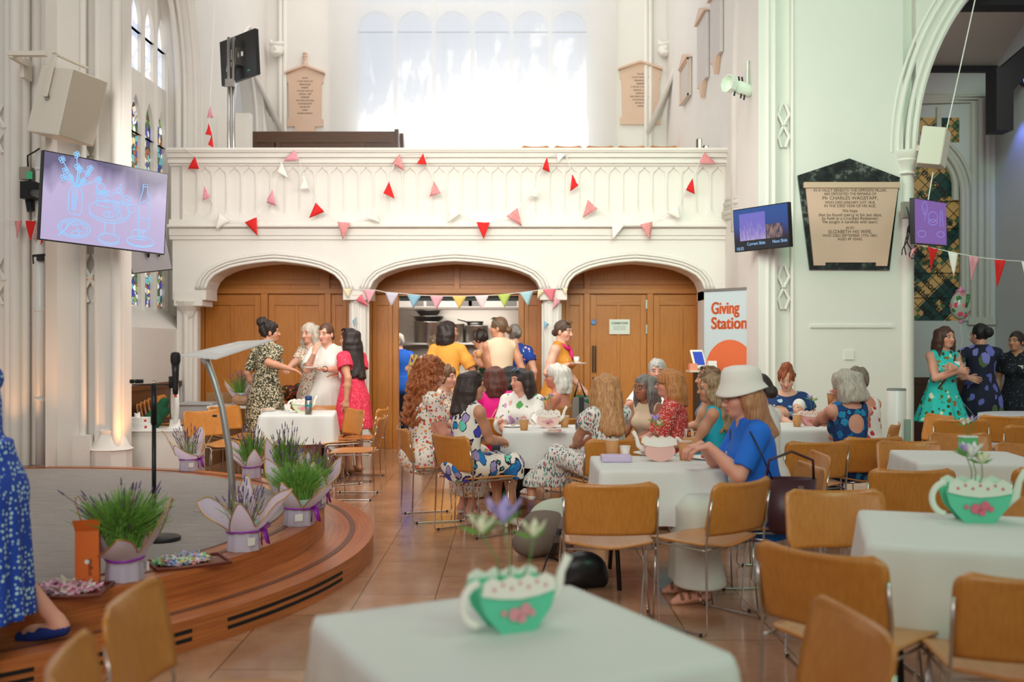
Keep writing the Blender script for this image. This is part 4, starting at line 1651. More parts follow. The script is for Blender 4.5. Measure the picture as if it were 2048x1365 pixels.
for lb, x, y, fa in (
    ('empty chair seen from behind, square before the table with the lilac box', .50, 5.0, 90),
    ('empty chair turned askew at the near right corner of the table with the lilac box', 1.195, 5.1, 130),
    ('empty chair facing us behind the table with the teal and pink teapot, at its left', 1.54, 4.77, 272),
    ('wide foreground chair angled left of the table with the teal and pink teapot', 1.03, 3.37, 46),
    ('foreground chair seen edge on, its tall back rising at the bottom right', .885, 2.55, 186),
    ('foreground chair at the bottom right corner, its back cut by the frame', 1.58, 2.98, 82),
    ('blurred foreground chair before the curved stage, right of its smaller neighbour', -1.07, 2.77, 3),
    ('blurred chair back at the bottom left edge, lowest in the picture', -1.0, 2.22, 14),
    ('empty chair between the two right-hand tables, before the small green planter', 2.235, 5.55, 88),
    ('chair at the right edge beside the table with the small green planter', 3.06, 5.6, 92),
    ('chair behind the teal and pink teapot catching a pale reflection', 2.42, 4.60, 268),
    ('empty chair behind the burgundy handbag, in front of the table with the baby', 2.20, 7.15, 97),
    ('chair seen edge on right of the woman in the white hat, farther of two', 1.98, 6.35, 178),
    ('chair the woman in the white hat sits on, with the burgundy handbag', 1.74, 5.75, 184),
    ('chair of the silver haired woman in the blue open-backed dress', 2.73, 7.5, 98),
    ('empty chair behind the small green planter, facing us over the table', 2.87, 7.2, 268),
    ('chair by the white bin beside the guest in red and white', 3.38, 8.75, 150),
    ('chair edge on below the woman in the turquoise dress', 4.27, 9.9, 190),
    ('chair angled below the woman in the turquoise dress, left of the round table', 4.2, 9.3, 75),
    ('chair in front of the woman in the navy floral dress at the round table', 4.84, 9.75, 60),
    ('chair with a rounded back behind the small green planter, nearer the round table', 3.52, 7.85, 268),
    ('chair at the far right edge in front of the round table', 4.5, 8.6, 92),
    ('chair at the right edge behind the table with the small green planter', 3.66, 7.05, 266),
    ('chair the woman in the tulip dress sits on', -.49, 7.65, 40),
    ('chair the woman with long red curls sits on', -.935, 8.38, 17),
    ('chair under the hand of the woman in the pink dress', -1.68, 10.75, 214),
    ('chair behind the table with the steel flask, in front of the white dress', -2.12, 11.45, 270),
    ('chair seen from the side with its seat towards the table with the steel flask', -1.25, 9.62, 180),
    ('chair edge on against the oak panelling behind the curly haired woman', -1.40, 10.9, 172),
    ('chair angled at the left of the table with the steel flask, nearer the stage', -3.28, 10.5, 325),
    ('chair angled at the left of the table with the steel flask, nearer the panelling', -3.28, 11.3, 330),
    ('chair of the blonde woman in the long patterned dress', .77, 7.35, 108),
    ('chair of the woman in the red patterned dress', 1.52, 8.15, 165),
    ('chair of the woman in the bright turquoise top', 1.78, 7.85, 160),
    ('chair of the woman in the bright pink top', -.20, 9.55, 95),
    ('chair of the white haired woman in the tan strappy dress', .62, 9.55, 150),
):
    chair(lb, x, y, fa)
TIER = 4.13
for i, px in enumerate((1071, 1136, 1200, 1263, 1327)):
    chair('gallery chair back above the parapet, %s of five from the left' % ('first', 'second', 'third', 'fourth', 'fifth')[i], fx(px, 17.2), 17.2, 270, TIER, 'chairs up in the gallery')
for i in range(5):
    chair('chair in the stack beside the dark dado behind the white fan, %s from the front' % ('first', 'second', 'third', 'fourth', 'fifth')[i], -4.40 + .045 * i, 11.85, 0, .022 * i, 'stacked chairs by the left wall')
struct('floor_gallery_tier', MB().box((XL, 15.4, 2.98), (XR, 18.05, TIER)), STONE)


def cloth(mb, s, drop, top, corner=.13, amp=.012, seed=0):
    rnd = random.Random(seed)
    h, r = s / 2, .035
    P = []
    nS = 22
    for side in range(4):
        a = side * PI / 2
        for i in range(nS):
            u = -h + s * i / nS
            x, y = h, u
            c = max(0, (abs(u) / h - .55) / .45)
            # rounded corner
            if abs(u) > h - r:
                q = abs(u) - (h - r)
                x = h - r + math.sqrt(max(r * r - q * q, 0)) * .5 + r * .5
            P.append((x * math.cos(a) - y * math.sin(a), x * math.sin(a) + y * math.cos(a), a, u, c, rnd.random()))
    n = len(P)
    lev = [(-1, 0), (0, 0), (.04, .012)] + [(k / 9, 0) for k in range(1, 10)]
    ph = rnd.random() * 6
    base = len(mb.v)
    vs = [(0, 0, top)]
    for t_, _ in lev:
        for x, y, a, u, c, rr in P:
            L = math.hypot(x, y)
            if t_ < 0:
                vs.append((x * .93, y * .93, top))
                continue
            d = drop + corner * c ** 2
            z = top - (.0 if t_ == 0 else .006) - d * max(t_, 0)
            out_ = .002 + (.006 if t_ > 0 else 0) + t_ * (.018 + amp * (1 + 2.2 * c) * math.sin(11 * u / s * 2 + a * 2 + ph) + .05 * c * c * c)
            nx, ny = math.cos(a), math.sin(a)
            k = 1 + out_ / L * 1.0
            vs.append((x * k + nx * out_ * .3, y * k + ny * out_ * .3, z))
    fs = [(0, 1 + i, 1 + (i + 1) % n) for i in range(n)]
    for j in range(len(lev) - 1):
        for i in range(n):
            q = (i + 1) % n
            fs.append((1 + j * n + i, 1 + (j + 1) * n + i, 1 + (j + 1) * n + q, 1 + j * n + q))
    return mb.add(vs, fs)


TABLES = {}


def table(key, x, y, rz, s, label, cl_label, top=.735, drop=.30, seed=1):
    t = thing('folding_table', label, 'table', (x, y, 0), math.radians(rz), 'square folding tables')
    h = s / 2 - .02
    MB().box((-h, -h, top - .03), (h, h, top - .005)).build('tabletop', plain('grey_laminate', (170, 168, 162), .5), t, bevel=.004)
    for sx in (-1, 1):
        for sy in (-1, 1):
            MB().tube([(sx * h * .72, sy * h * .8, top - .03), (sx * h * .72, -sy * h * .05 + sy * h * .2, .42), (sx * h * .72, sy * h * .85, .012)], .014, 8).build('leg', BLACKMETAL, t, True)
        MB().tube([(sx * h * .72, -h * .75, .3), (sx * h * .72, h * .75, .3)], .009, 6).build('stretcher', BLACKMETAL, t, True)
    c = cloth(MB(), s, drop, top + .001, seed=seed).build('tablecloth', CLOTH, None, True)
    c.location = (x, y, 0)
    c.rotation_euler = (0, 0, math.radians(rz))
    tag(c, cl_label, 'tablecloth', 'white square tablecloths')
    TABLES[key] = (x, y, math.radians(rz), top)


table('A', -.005, 2.51, 27, .80, 'square table at the bottom front, hidden under its white cloth', 'white tablecloth on the nearest table, with the teal teapot and purple flower', seed=1, drop=.40)
table('B', 1.81, 3.93, -17, .80, 'square table at the right foreground, hidden under its white cloth', 'white tablecloth under the teal and pink teapot at the right', seed=2, drop=.33)
table('C', 2.96, 6.52, -8, .76, 'square table with the small green planter on it', 'white tablecloth under the small green planter', seed=3)
table('D', .89, 6.2, 0, .74, 'square table beside the woman in the white hat, black legs showing', 'white tablecloth under the lilac box and pink teapot', seed=4, drop=.32)
table('E', .30, 8.77, 0, .74, 'square table in front of the woman in the tulip dress', 'white tablecloth between the tulip dress and the blonde woman', seed=5, drop=.30)
table('F', -2.30, 10.75, 8, .76, 'square table behind the potted lavender on the stage', 'white tablecloth under the steel flask, its corner hanging low', seed=6, drop=.30)
table('G', 2.40, 9.0, 4, .80, 'square table before the red haired woman holding a baby', 'white tablecloth before the red haired woman with the baby', seed=7)
# round table on the right
t = thing('round_table', 'round table at the far right edge under a long grey-white cloth', 'table', (5.58, 10.55, 0))
MB().lathe([(.0, .70), (.56, .70), (.57, .71), (.57, .725), (.0, .73)], 40, caps=False).build('tabletop', plain('grey_laminate', (170, 168, 162)), t)
MB().lathe([(.28, 0), (.28, .02), (.05, .04), (.04, .70)], 20).build('pedestal', BLACKMETAL, t, True)
m = MB()
m.grid(lambda u, v: ((.585 + .05 * max(0, v - .12) * (1 + math.sin(2 * PI * u * 15 + math.sin(u * 19)) * .8)) * (min(1, v / .1)) * math.cos(2 * PI * u), (.585 + .05 * max(0, v - .12) * (1 + math.sin(2 * PI * u * 15 + math.sin(u * 19)) * .8)) * min(1, v / .1) * math.sin(2 * PI * u), .733 - .66 * max(0, v - .12) / .88), 120, 24, True)
o = m.build('tablecloth', plain('grey_linen', (206, 208, 214), .85), None, True)
o.location = (5.58, 10.55, 0)
tag(o, 'long pleated cloth of the round table at the far right', 'tablecloth')
# small side table behind the stage
t = thing('side_table', 'small white side table with thin metal legs beside the oak panelling', 'table', (-3.40, 12.25, 0))
MB().box((-.28, -.26, .70), (.28, .26, .73)).build('tabletop', WHITEPLASTIC, t, bevel=.004)
for sx in (-1, 1):
    for sy in (-1, 1):
        MB().tube([(sx * .24, sy * .22, .70), (sx * .26, sy * .24, 0)], .011, 8).build('leg', STEEL, t, True)

# ------------------------------------------------------------ table things
TOPZ = .7365


def tp(px, py, z=TOPZ):
    return atz(px, py, z)


PETAL = {'lilac': plain('lilac_petal', (186, 164, 226), .6), 'cream': plain('cream_petal', (240, 236, 200), .6), 'pale': plain('white_petal', (244, 240, 236), .6)}
LEAF = plain('leaf_green', (104, 158, 62), .6)
STEMG = plain('stem_green', (96, 140, 70), .6)


def flower(parent, base, tip, kind, size):
    m = MB()
    b, t_ = Vector(base), Vector(tip)
    mid = (b + t_) / 2 + Vector((.012, 0, .01))
    m.tube([b, mid, t_], .0022, 6)
    parent = m.build('stem', STEMG, parent, True)
    m = MB()
    for k in range(6):
        a = 2 * PI * k / 6
        d = Vector((math.cos(a), math.sin(a), 0))
        s = Vector((-d.y, d.x, 0))
        u = Vector((0, 0, 1))
        p = [t_, t_ + d * size * .4 + s * size * .28 + u * size * .5, t_ + d * size * .75 + u * size * .95, t_ + d * size * .4 - s * size * .28 + u * size * .5]
        m.prism(p, d * .002 + u * .002)
    m.build('petals', PETAL[kind], parent, True)
    m = MB()
    for a in (.5, 2.6):
        d = Vector((math.cos(a), math.sin(a), .3)) * size
        m.prism([t_, t_ + d * .5 + Vector((0, 0, .006)), t_ + d * 1.2, t_ + d * .5 - Vector((0, 0, .008))], (.002, .002, 0))
    m.build('leaf', LEAF, parent)


def teapot(label, pos, rz, sc, body, trim, motif, flowers, scallop=True, oval=False):
    t = thing('teapot_planter', label, 'table decoration', pos, rz, 'card teapots holding flowers')
    bm = plain('card_%d_%d_%d' % body, body, .7)
    tm = plain('card_%d_%d_%d' % trim, trim, .7)
    mm = plain('card_%d_%d_%d' % motif, motif, .7)
    S_ = sc
    if oval:
        out = [(.085 * math.cos(a), .058 + .058 * math.sin(a)) for a in np.linspace(0, 2 * PI, 25)[:-1]]
    else:
        out = [(-.045, 0), (.045, 0), (.085, .05), (.10, .10), (.09, .115), (-.09, .115), (-.10, .10), (-.085, .05)]
    m = MB()
    m.prism([(x * S_, -.045 * S_, z * S_) for x, z in out], (0, .006 * S_, 0))
    m.prism([(x * S_, .039 * S_, z * S_) for x, z in out], (0, .006 * S_, 0))
    m.prism([(x * S_ * .82, -.04 * S_, z * S_ * .9) for x, z in out], (0, .08 * S_, 0))
    cbody = m.build('card_body', bm, t)
    m = MB()
    top = [(-.095, .095)] + [(-.09 + .0225 * k, .125 + .012 * (k % 2)) for k in range(9)] + [(.095, .095), (.05, .085), (0, .08), (-.05, .085)]
    for y in (-.052, .046):
        m.prism([(x * S_, y * S_, z * S_) for x, z in top], (0, .006 * S_, 0))
    lid = m.build('scalloped_lid', tm, t)
    m = MB()
    for k in range(7):
        m.lathe([(.0, 0), (.0045 * S_, 0), (.0045 * S_, .002), (0, .002)], 8, ((-.066 + .022 * k) * S_, -.053 * S_, (.108 + .010 * (k % 2)) * S_), M=Matrix.Rotation(PI / 2, 4, 'X'))
    m.build('lid_spots', mm, lid)
    MB().tube([(S_ * (-.095 - .045 * math.sin(a)), -.04 * S_, S_ * (.075 + .05 * math.cos(a))) for a in np.linspace(.1, 3.0, 12)], .010 * S_, 8).build('handle', tm, t, True)
    MB().tube([(S_ * x, -.02 * S_, S_ * z) for x, z in ((.08, .06), (.115, .085), (.125, .13), (.145, .165))], .012 * S_, 8, radii=[.02 * S_, .014 * S_, .010 * S_, .011 * S_]).build('spout', tm, t, True)
    m = MB()
    for k, (x, z, r) in enumerate(((-.012, .045, .016), (.016, .055, .014), (.006, .035, .012), (.032, .045, .009), (-.04, .05, .007))):
        m.lathe([(.0, 0), (r * S_, 0), (r * S_, .003), (0, .003)], 12, (x * S_, -.048 * S_, z * S_), M=Matrix.Rotation(PI / 2, 4, 'X'))
    m.build('flower_motif', mm, cbody)
    for (x, h, kind, size) in flowers:
        flower(t, (x * .3 * S_, 0, .09 * S_), (x * S_, 0, h * S_), kind, size * S_)
    return t


TEAL, WHITEC, PINKC, PALEPINK = (96, 204, 164), (244, 238, 228), (214, 120, 140), (232, 184, 174)
p = tp(1022, 1256)
teapot('teal and white card teapot with a purple flower on the nearest table', p, math.radians(24), 1.08, TEAL, WHITEC, (226, 150, 160), [(-.075, .23, 'cream', .05), (-.02, .25, 'lilac', .065), (.06, .21, 'cream', .045)])
p = tp(1950, 1042)
teapot('teal and pink card teapot with a pale bloom on the right foreground table', p, math.radians(-8), 1.32, TEAL, (226, 236, 220), (220, 110, 130), [(-.01, .20, 'pale', .05), (.02, .18, 'cream', .04), (-.03, .215, 'lilac', .03)])
p = tp(1318, 922)
t = teapot('pale pink oval card teapot beside the lilac box', p, PI, 1.12, PALEPINK, WHITEC, (216, 140, 150), [(.0, .20, 'cream', .035), (.02, .22, 'lilac', .045)], oval=True)
p = tp(1096, 856)
teapot('pale pink card teapot before the woman in the white floral blouse', p, 0, 1.15, (240, 206, 196), WHITEC, (216, 150, 160), [(-.01, .22, 'cream', .03), (.02, .24, 'lilac', .03), (-.04, .21, 'lilac', .03)], oval=True)
p = tp(1622, 852)
teapot('small pink card teapot with lilac freesias before the baby', p, 0, 1.0, (226, 160, 160), (240, 214, 206), (200, 100, 110), [(-.01, .24, 'lilac', .04), (.03, .23, 'cream', .04)])
p = tp(604, 826)
teapot('small green and pink card teapot beside the steel flask', p, math.radians(20), 1.1, (206, 214, 180), WHITEC, (226, 130, 150), [(-.02, .0, 'cream', .001)])
p = tp(1936, 908)
t = thing('flower_planter', 'small green card planter with freesias on the white table at right', 'table decoration', p, .1)
MB().box((-.05, -.035, 0), (.05, .035, .11)).build('card_body', plain('card_green', (92, 186, 120), .7), t, bevel=.003)
MB().box((-.052, -.037, .11), (.052, .037, .122)).build('rim', WHITEPLASTIC, t)
for x, h, kd, sz in ((.0, .20, 'cream', .05), (.03, .21, 'lilac', .05), (-.03, .19, 'pale', .04)):
    flower(t, (x * .3, 0, .08), (x, 0, h), kd, sz)
p = tp(601, 808)
t = thing('flower_pot', 'orange cup of white flowers behind the small card teapot', 'table decoration', p)
MB().lathe([(.035, 0), (.045, .13), (.040, .13), (.03, .02)], 20).build('cup', plain('orange_card', (222, 112, 60), .6), t, True)
for x, h in ((.02, .19), (.04, .16), (.0, .17)):
    flower(t, (x * .3, 0, .08), (x, 0, h), 'pale', .04)


def cup(label, pos, h=.105, col=None, r=.041, group='paper cups on the tables', full=True):
    t = thing('paper_cup', label, 'cup', pos, 0, group)
    MB().lathe([(r * .74, 0), (r, h), (r * .95, h), (r * .70, .006)], 24).build('cup_wall', col or KRAFT, t, True)
    m = MB()
    m.tube([(r * math.cos(a), r * math.sin(a), h) for a in np.linspace(0, 2 * PI, 25)[:-1]], .0024, 6, True)
    m.build('rolled_rim', PAPER, t, True)
    if full:
        MB().lathe([(0, h * .8), (r * .9, h * .8)], 20, caps=False).build('coffee', plain('coffee', (90, 58, 38), .2), t)
    return t


WC = plain('white_paper_cup', (240, 238, 232), .6)
cup('tall brown paper cup behind the lilac box', tp(1224, 917), .12, r=.043)
cup('small white paper cup beside the tall brown one', tp(1250, 916), .075, WC, .034)
cup('brown paper cup between the pink teapot and the hands of the woman in the hat', tp(1370, 921), .12, r=.044)
cup('brown paper cup at the front of the centre table', tp(1048, 861), .095)
cup('brown paper cup right of the pale pink teapot on the centre table', tp(1129, 855), .10)
cup('brown paper cup in front of the baby', tp(1594, 854), .11)
cup('brown paper cup right of the small pink teapot near the baby', tp(1650, 853), .10)
cup('small white paper cup on the table with the steel flask', tp(575, 824), .08, WC, .036)
t = thing('drinking_glass', 'clear glass tumbler at the right end of the centre table', 'glass', tp(1158, 862))
MB().lathe([(.03, 0), (.034, .09), (.031, .09), (.028, .008), (0, .008)], 20, caps=False).build('tumbler', GLASS, t, True)
MB().lathe([(0, .009), (.028, .009), (.030, .05), (0, .05)], 20, caps=False).build('water', GLASS, t, True)


def plate(label, pos, r=.095, food=()):
    t = thing('plate', label, 'plate', pos, 0, 'white plates on the tables')
    MB().lathe([(r * .55, 0), (r * .6, .003), (r, .014), (r * .98, .017), (r * .58, .008), (0, .007)], 32, caps=False).build('dish', PAPER, t, True)
    for (x, y, s, c) in food:
        f = Field().el(V3(0, 0, 0), V3(s, s * .8, s * .5)).el(V3(s * .6, .2 * s, 0), V3(s * .6, s * .6, s * .4))
        o = np_mesh('cake_piece', *f.mesh(.006), plain('food_%d_%d_%d' % c, c, .6, noise=.3, nscale=60), t)
        o.location = (x, y, .012 + s * .4)
    return t


plate('white plate of cakes behind the oval pink teapot', tp(1296, 910), .10, ((-.03, 0, .022, (196, 150, 110)), (.03, .02, .02, (170, 120, 90))))
plate('white plate under the hands of the woman in the hat', tp(1413, 919), .11, ((-.02, -.02, .022, (200, 70, 60)), (.03, .01, .024, (214, 170, 130))))
plate('white plate of pink cakes in front of the centre teapot', tp(1108, 866), .10, ((.0, 0, .02, (232, 190, 180)), (-.04, 0, .018, (226, 200, 170)), (.04, 0, .018, (220, 160, 150))))
plate('white plate at the left of the centre table', tp(1025, 855), .09, ((0, 0, .016, (226, 200, 180)),))
plate('pink edged plate near the red haired woman', tp(1685, 862), .09, ((0, 0, .018, (226, 150, 140)),))
plate('plate of pastries at the left of the table with the flask', tp(535, 823), .09, ((0, 0, .03, (226, 196, 170)), (.04, .02, .028, (230, 206, 186)), (-.04, .01, .026, (216, 170, 150))))
m = MB()
m.box((-.095, -.05, 0), (.095, .05, .045))
o = m.build('pencil_box', plain('lilac_card', (204, 186, 216), .6), None, bevel=.01)
o.location = tp(1232, 924)
tag(o, 'lilac rectangular box on the corner of the white table', 'box')
m = MB()
for k in range(-2, 3):
    m.box((-.08, -.05 + .0 * k, .0), (.08, .05, .004))
t = thing('flask', 'steel drinking flask with a blue lid on the white table', 'flask', tp(617, 830))
MB().lathe([(.036, 0), (.038, .01), (.038, .14), (.032, .155)], 24).build('body', STEEL, t, True)
MB().lathe([(.034, .15), (.036, .16), (.036, .19), (.03, .198)], 24).build('lid', plain('blue_lid', (36, 72, 130), .4), t, True)
MB().lathe([(.0385, .085), (.0385, .11)], 24, caps=False).build('band', plain('teal_band', (40, 150, 150), .4), t, True)
f = Field().el(V3(0, 0, .06), V3(.13, .09, .06)).el(V3(.08, .02, .07), V3(.07, .06, .05)).el(V3(-.07, .0, .08), V3(.06, .06, .05))
o = np_mesh('bread_bag', *f.mesh(.01), plain('bread_in_bag', (196, 150, 112), .35, noise=.4, nscale=20))
o.location = (-3.28, 12.12, .73)
tag(o, 'bag of bread lying on the small side table', 'bread')
f = Field()
for a in range(10):
    f.el(V3(.16 * math.cos(a * 2.4), .08 * math.sin(a * 2.4), .10 + .03 * (a % 3)), V3(.07, .06, .09))
o = np_mesh('fruit_bowl_display', *f.mesh(.01), print_mat('mixed_fruit', (60, 44, 36), [(34, .5, [(190, 60, 40), (70, 90, 40), (214, 150, 50), (120, 40, 36)], (30, 24, 20), 1.0)], .5))
o.location = at(598, 800, 12.6)
o.location.z = .74
tag(o, 'dark bowl of fruit and flowers between the two standing women', 'fruit bowl')
t = thing('serving_table', 'narrow table behind the white dress carrying the fruit bowl', 'table', (at(598, 800, 12.6).x, 12.6, 0))
MB().box((-.3, -.2, .71), (.3, .2, .738)).build('tabletop', OAK, t)
for sx in (-1, 1):
    for sy in (-1, 1):
        MB().tube([(sx * .27, sy * .17, .71), (sx * .27, sy * .17, 0)], .014, 8).build('leg', STEEL, t, True)

# ------------------------------------------------------------ wrapped lavender
t_ = NT('lilac_wrapping_paper')
_w = t_.add('ShaderNodeMixShader', {0: .5, 1: t_.add('ShaderNodeBsdfDiffuse', {0: C(238, 228, 246)}), 2: t_.add('ShaderNodeBsdfTranslucent', {0: C(240, 226, 248)})})
t_.l.new(_w.outputs[0], t_.out.inputs[0])
WRAP = t_.m
GOLD = plain('gold_edge', (196, 150, 70), .35, .7)
RIBBON = plain('purple_ribbon', (150, 40, 176), .4)
LAVG = plain('lavender_green', (110, 158, 62), .7)
LAVD = plain('lavender_dry_stem', (108, 92, 76), .8)
LAVP = plain('lavender_bud', (96, 80, 120), .8)
POT = plain('grey_green_pot', (160, 186, 172), .6)


def lavender(label, pos, rz=0, sc=1.0, lobes=4, dry=.2, green=1.0, seed=0, n=150, tall=.26, wide=1.25):
    rnd = random.Random(seed)
    t = thing('wrapped_lavender', label, 'plant', pos, rz, 'wrapped lavender plants')
    MB().lathe([(.062 * sc, .003), (.078 * sc, .15 * sc), (.070 * sc, .15 * sc), (.06 * sc, .13 * sc), (0, .13 * sc)], 20, caps=False).build('pot', POT, t, True)
    def tri(a):
        q = (a * lobes / (2 * PI) + .13 * math.sin(a * 2 + seed)) % 1.0
        return 1 - 2 * abs(q - .5)
    af = -PI / 2 - rz
    ztop = lambda a: sc * (.155 + (.19 + .05 * math.sin(2.3 * a + seed)) * tri(a) ** 1.15) * (1 - .30 * max(0, math.cos(a - af - .3 * math.sin(seed * 2.0))))
    rtop = lambda a: sc * (.115 + .125 * tri(a) ** 1.2)
    r_ = lambda a, v: sc * (.082 - .006 * v / .3) * (1 + .05 * math.sin(8 * a + seed)) if v < .3 else sc * .077 + (rtop(a) - sc * .077) * ((v - .3) / .7) ** .8
    z_ = lambda a, v: sc * .10 * v / .3 if v < .3 else sc * .10 + (ztop(a) - sc * .10) * (v - .3) / .7

    def w_(u, v):
        a = 2 * PI * u
        rr = r_(a, v) * (1 + (.05 * max(0, v - .3)) * math.sin(7 * a + 2 * seed + 3 * v))
        return (rr * math.cos(a), rr * math.sin(a), z_(a, v) + .002)
    wp_ = MB().grid(w_, 64, 14, True).build('wrapping_paper', WRAP, t, True)
    MB().tube([w_(i / 96, 1.0) for i in range(96)], .0035 * sc, 5, True).build('gold_edge', GOLD, wp_, True)
    m = MB()
    m.tube([(.084 * sc * math.cos(a), .084 * sc * math.sin(a), .10 * sc + .004 * math.sin(2 * a)) for a in np.linspace(0, 2 * PI, 33)[:-1]], .006 * sc, 6, True)
    for d in (-1, 1):
        m.prism([(.06 * sc, -.065 * sc, .105 * sc), (.07 * sc + .02 * d, -.075 * sc, .10 * sc), (.075 * sc + .03 * d, -.085 * sc, .02 * sc), (.06 * sc + .02 * d, -.08 * sc, .03 * sc)], (.001, -.003, 0))
        m.tube([(.065 * sc, -.068 * sc, .105 * sc), (.065 * sc + .035 * d, -.08 * sc, .135 * sc), (.065 * sc + .045 * d, -.082 * sc, .115 * sc), (.065 * sc, -.07 * sc, .10 * sc)], .005, 6)
    m.build('ribbon', RIBBON, wp_, True)
    MB().box((-.05 * sc, -.090 * sc, .035 * sc), (-.005 * sc, -.086 * sc, .075 * sc)).build('name_tag', PAPER, wp_)
    g, d_, b_ = MB(), MB(), MB()
    for i in range(n):
        a, q = rnd.random() * 2 * PI, math.sqrt(rnd.random())
        x, y = .065 * q * math.cos(a), .065 * q * math.sin(a)
        hh = tall * (.55 + .5 * rnd.random()) * (1.05 - .25 * q)
        bx_, by_ = x * (1 + 1.1 * rnd.random()) + rnd.gauss(0, .012), y * (1 + 1.1 * rnd.random()) + rnd.gauss(0, .012)
        p0, p1, p2 = Vector((x, y, .12)) * sc, Vector(((x + bx_) / 2, (y + by_) / 2, .12 + hh * .6)) * sc, Vector((bx_ * wide, by_ * wide, .12 + hh)) * sc
        if rnd.random() < dry:
            q2 = p2 + Vector((0, 0, .07 * sc * rnd.random()))
            d_.tube([p0, p1, q2], .0016 * sc, 4)
            b_.tube([q2, q2 + (q2 - p1).normalized() * .035 * sc], .004 * sc, 5, radii=[.0045 * sc, .002 * sc])
        else:
            g.tube([p0, p1, p2], .002 * sc, 4, radii=[.0022 * sc, .0028 * sc, .0012 * sc])
            for e in range(3):
                c = p0 + (p2 - p0) * (.45 + .2 * e)
                dv = Vector((rnd.gauss(0, 1), rnd.gauss(0, 1), .8)).normalized() * .03 * sc
                g.add([c, c + dv * .6 + Vector((.002, 0, 0)), c + dv, c + dv * .6 - Vector((.002, .001, 0))], [(0, 1, 2, 3)])
    if green > 0:
        g.build('foliage', LAVG, t)
    if d_.v:
        tag(d_.build('dry_stems', LAVD, t), kind='stuff')
        tag(b_.build('flower_spikes', LAVP, t), kind='stuff')
    return t


lavender('wrapped lavender at the far end of the stage, left of the others', atz(378, 941, HS), .8, 1.05, 4, .75, 1, 1, 60, .22)
lavender('wrapped lavender on the stage rim in front of the white tablecloth', atz(503, 956, HS), 2.1, 1.0, 5, .15, 1, 2, 260, .28)
lavender('wrapped lavender partly hidden behind the largest one on the stage rim', atz(572, 985, HS), .3, 1.08, 4, .3, 1, 3, 180, .32)
lavender('leggy lavender at the right bend of the stage behind the bushy one', atz(628, 1015, HS), 1.3, 1.0, 4, .3, 1, 31, 170, .30)
lavender('bushy green lavender in wide wrapping at the right bend of the stage', atz(598, 1050, HS), .5, 1.15, 4, .03, 1, 4, 420, .25, 1.6)
lavender('wrapped lavender with tall stiff paper points and sparse stems', atz(487, 1100, HS), 1.0, 1.12, 4, .7, 1, 5, 55, .16)
lavender('nearest wrapped lavender, dark green, beside the orange box', atz(250, 1160, HS), 2.4, 1.1, 4, .05, 1, 6, 620, .30, 1.9)
lavender('wrapped lavender standing on the small side table', Vector((at(478, 806, 12.25).x, 12.25, .73)), .4, 1.0, 4, .4, 1, 7, 110, .26)

# trays, box
TRAY = plain('brown_tray', (120, 62, 48), .35)


def tray(label, pos, rz, w_, d_, cols, seed, pile=True):
    t = thing('serving_tray', label, 'tray', pos, rz)
    m = MB()
    m.box((-w_, -d_, 0), (w_, d_, .006))
    m.build('tray_base', TRAY, t, bevel=.002)
    m = MB()
    m.tube([(x, y, .012) for x, y in ((-w_, -d_), (w_, -d_), (w_, d_), (-w_, d_))], .008, 6, True)
    m.build('raised_edge', TRAY, t, True)
    return t


def paper_pile(label, pos, rz, rx, ry, cols, seed, n=220, leaf=False):
    rnd = random.Random(seed)
    m = MB()
    for i in range(n):
        a, q = rnd.random() * 2 * PI, math.sqrt(rnd.random())
        c = Vector((rx * q * math.cos(a), ry * q * math.sin(a), .008 + .045 * (1 - q) * rnd.random() + .008))
        s = rnd.uniform(.014, .026)
        M = Matrix.Translation(c) @ Euler((rnd.gauss(0, .4), rnd.gauss(0, .4), rnd.random() * 6)).to_matrix().to_4x4()
        pts = [(s * (1 + .5 * math.cos(4 * b)) * math.cos(b), s * (1 + .5 * math.cos(4 * b)) * math.sin(b) * .8, 0) for b in np.linspace(0, 2 * PI, 13)[:-1]] if not leaf else [(s * 1.6 * math.cos(b), s * .45 * math.sin(b), 0) for b in np.linspace(0, 2 * PI, 11)[:-1]]
        m.prism(pts, (0, 0, .0012), M)
    o = m.build('paper_cutouts', print_mat('cutout_paper_%d' % seed, cols[0], [(45, .8, cols, None, .95)], .7))
    o.location = pos
    o.rotation_euler = (0, 0, rz)
    tag(o, label, 'paper cutouts', kind='stuff')


p = atz(378, 1128, HS)
tray('brown tray of rainbow paper shapes on the stage rim', p, .55, .19, .13, None, 1)
paper_pile('heap of rainbow coloured paper shapes on the brown tray', p + Vector((-.04, 0, .004)), .4, .14, .11, [(236, 236, 236), (120, 190, 226), (240, 170, 180), (244, 220, 120), (150, 210, 160), (190, 160, 220)], 1)
p = atz(130, 1186, HS)
tray('brown tray of pink paper petals at the left of the stage', p, .15, .19, .13, None, 2)
paper_pile('heap of pink and white paper petals on the left tray', p + Vector((0, 0, .004)), .2, .15, .10, [(244, 180, 206), (240, 220, 226), (236, 150, 190), (206, 200, 176)], 2, 260, True)
p = atz(176, 1166, HS)
t = thing('cardboard_box', 'small orange and white open cardboard box beside the nearest lavender', 'box', p, .35)
ORG = plain('orange_card_box', (232, 112, 36), .6)
MB().box((-.055, -.08, 0), (.055, .08, .27)).build('carton', ORG, t, bevel=.003)
MB().box((-.0565, -.05, .02), (-.0555, .06, .26)).build('white_panel', PAPER, t)
MB().lathe([(0, 0), (.012, 0), (.012, .001), (0, .001)], 14, (.0, -.0805, .12), M=Matrix.Rotation(PI / 2, 4, 'X')).build('round_print', PAPER, t)
MB().prism([(-.055, -.08, .27), (.055, -.08, .27), (.065, -.12, .33), (-.065, -.12, .33)], (0, -.002, .001)).build('flap', ORG, t)
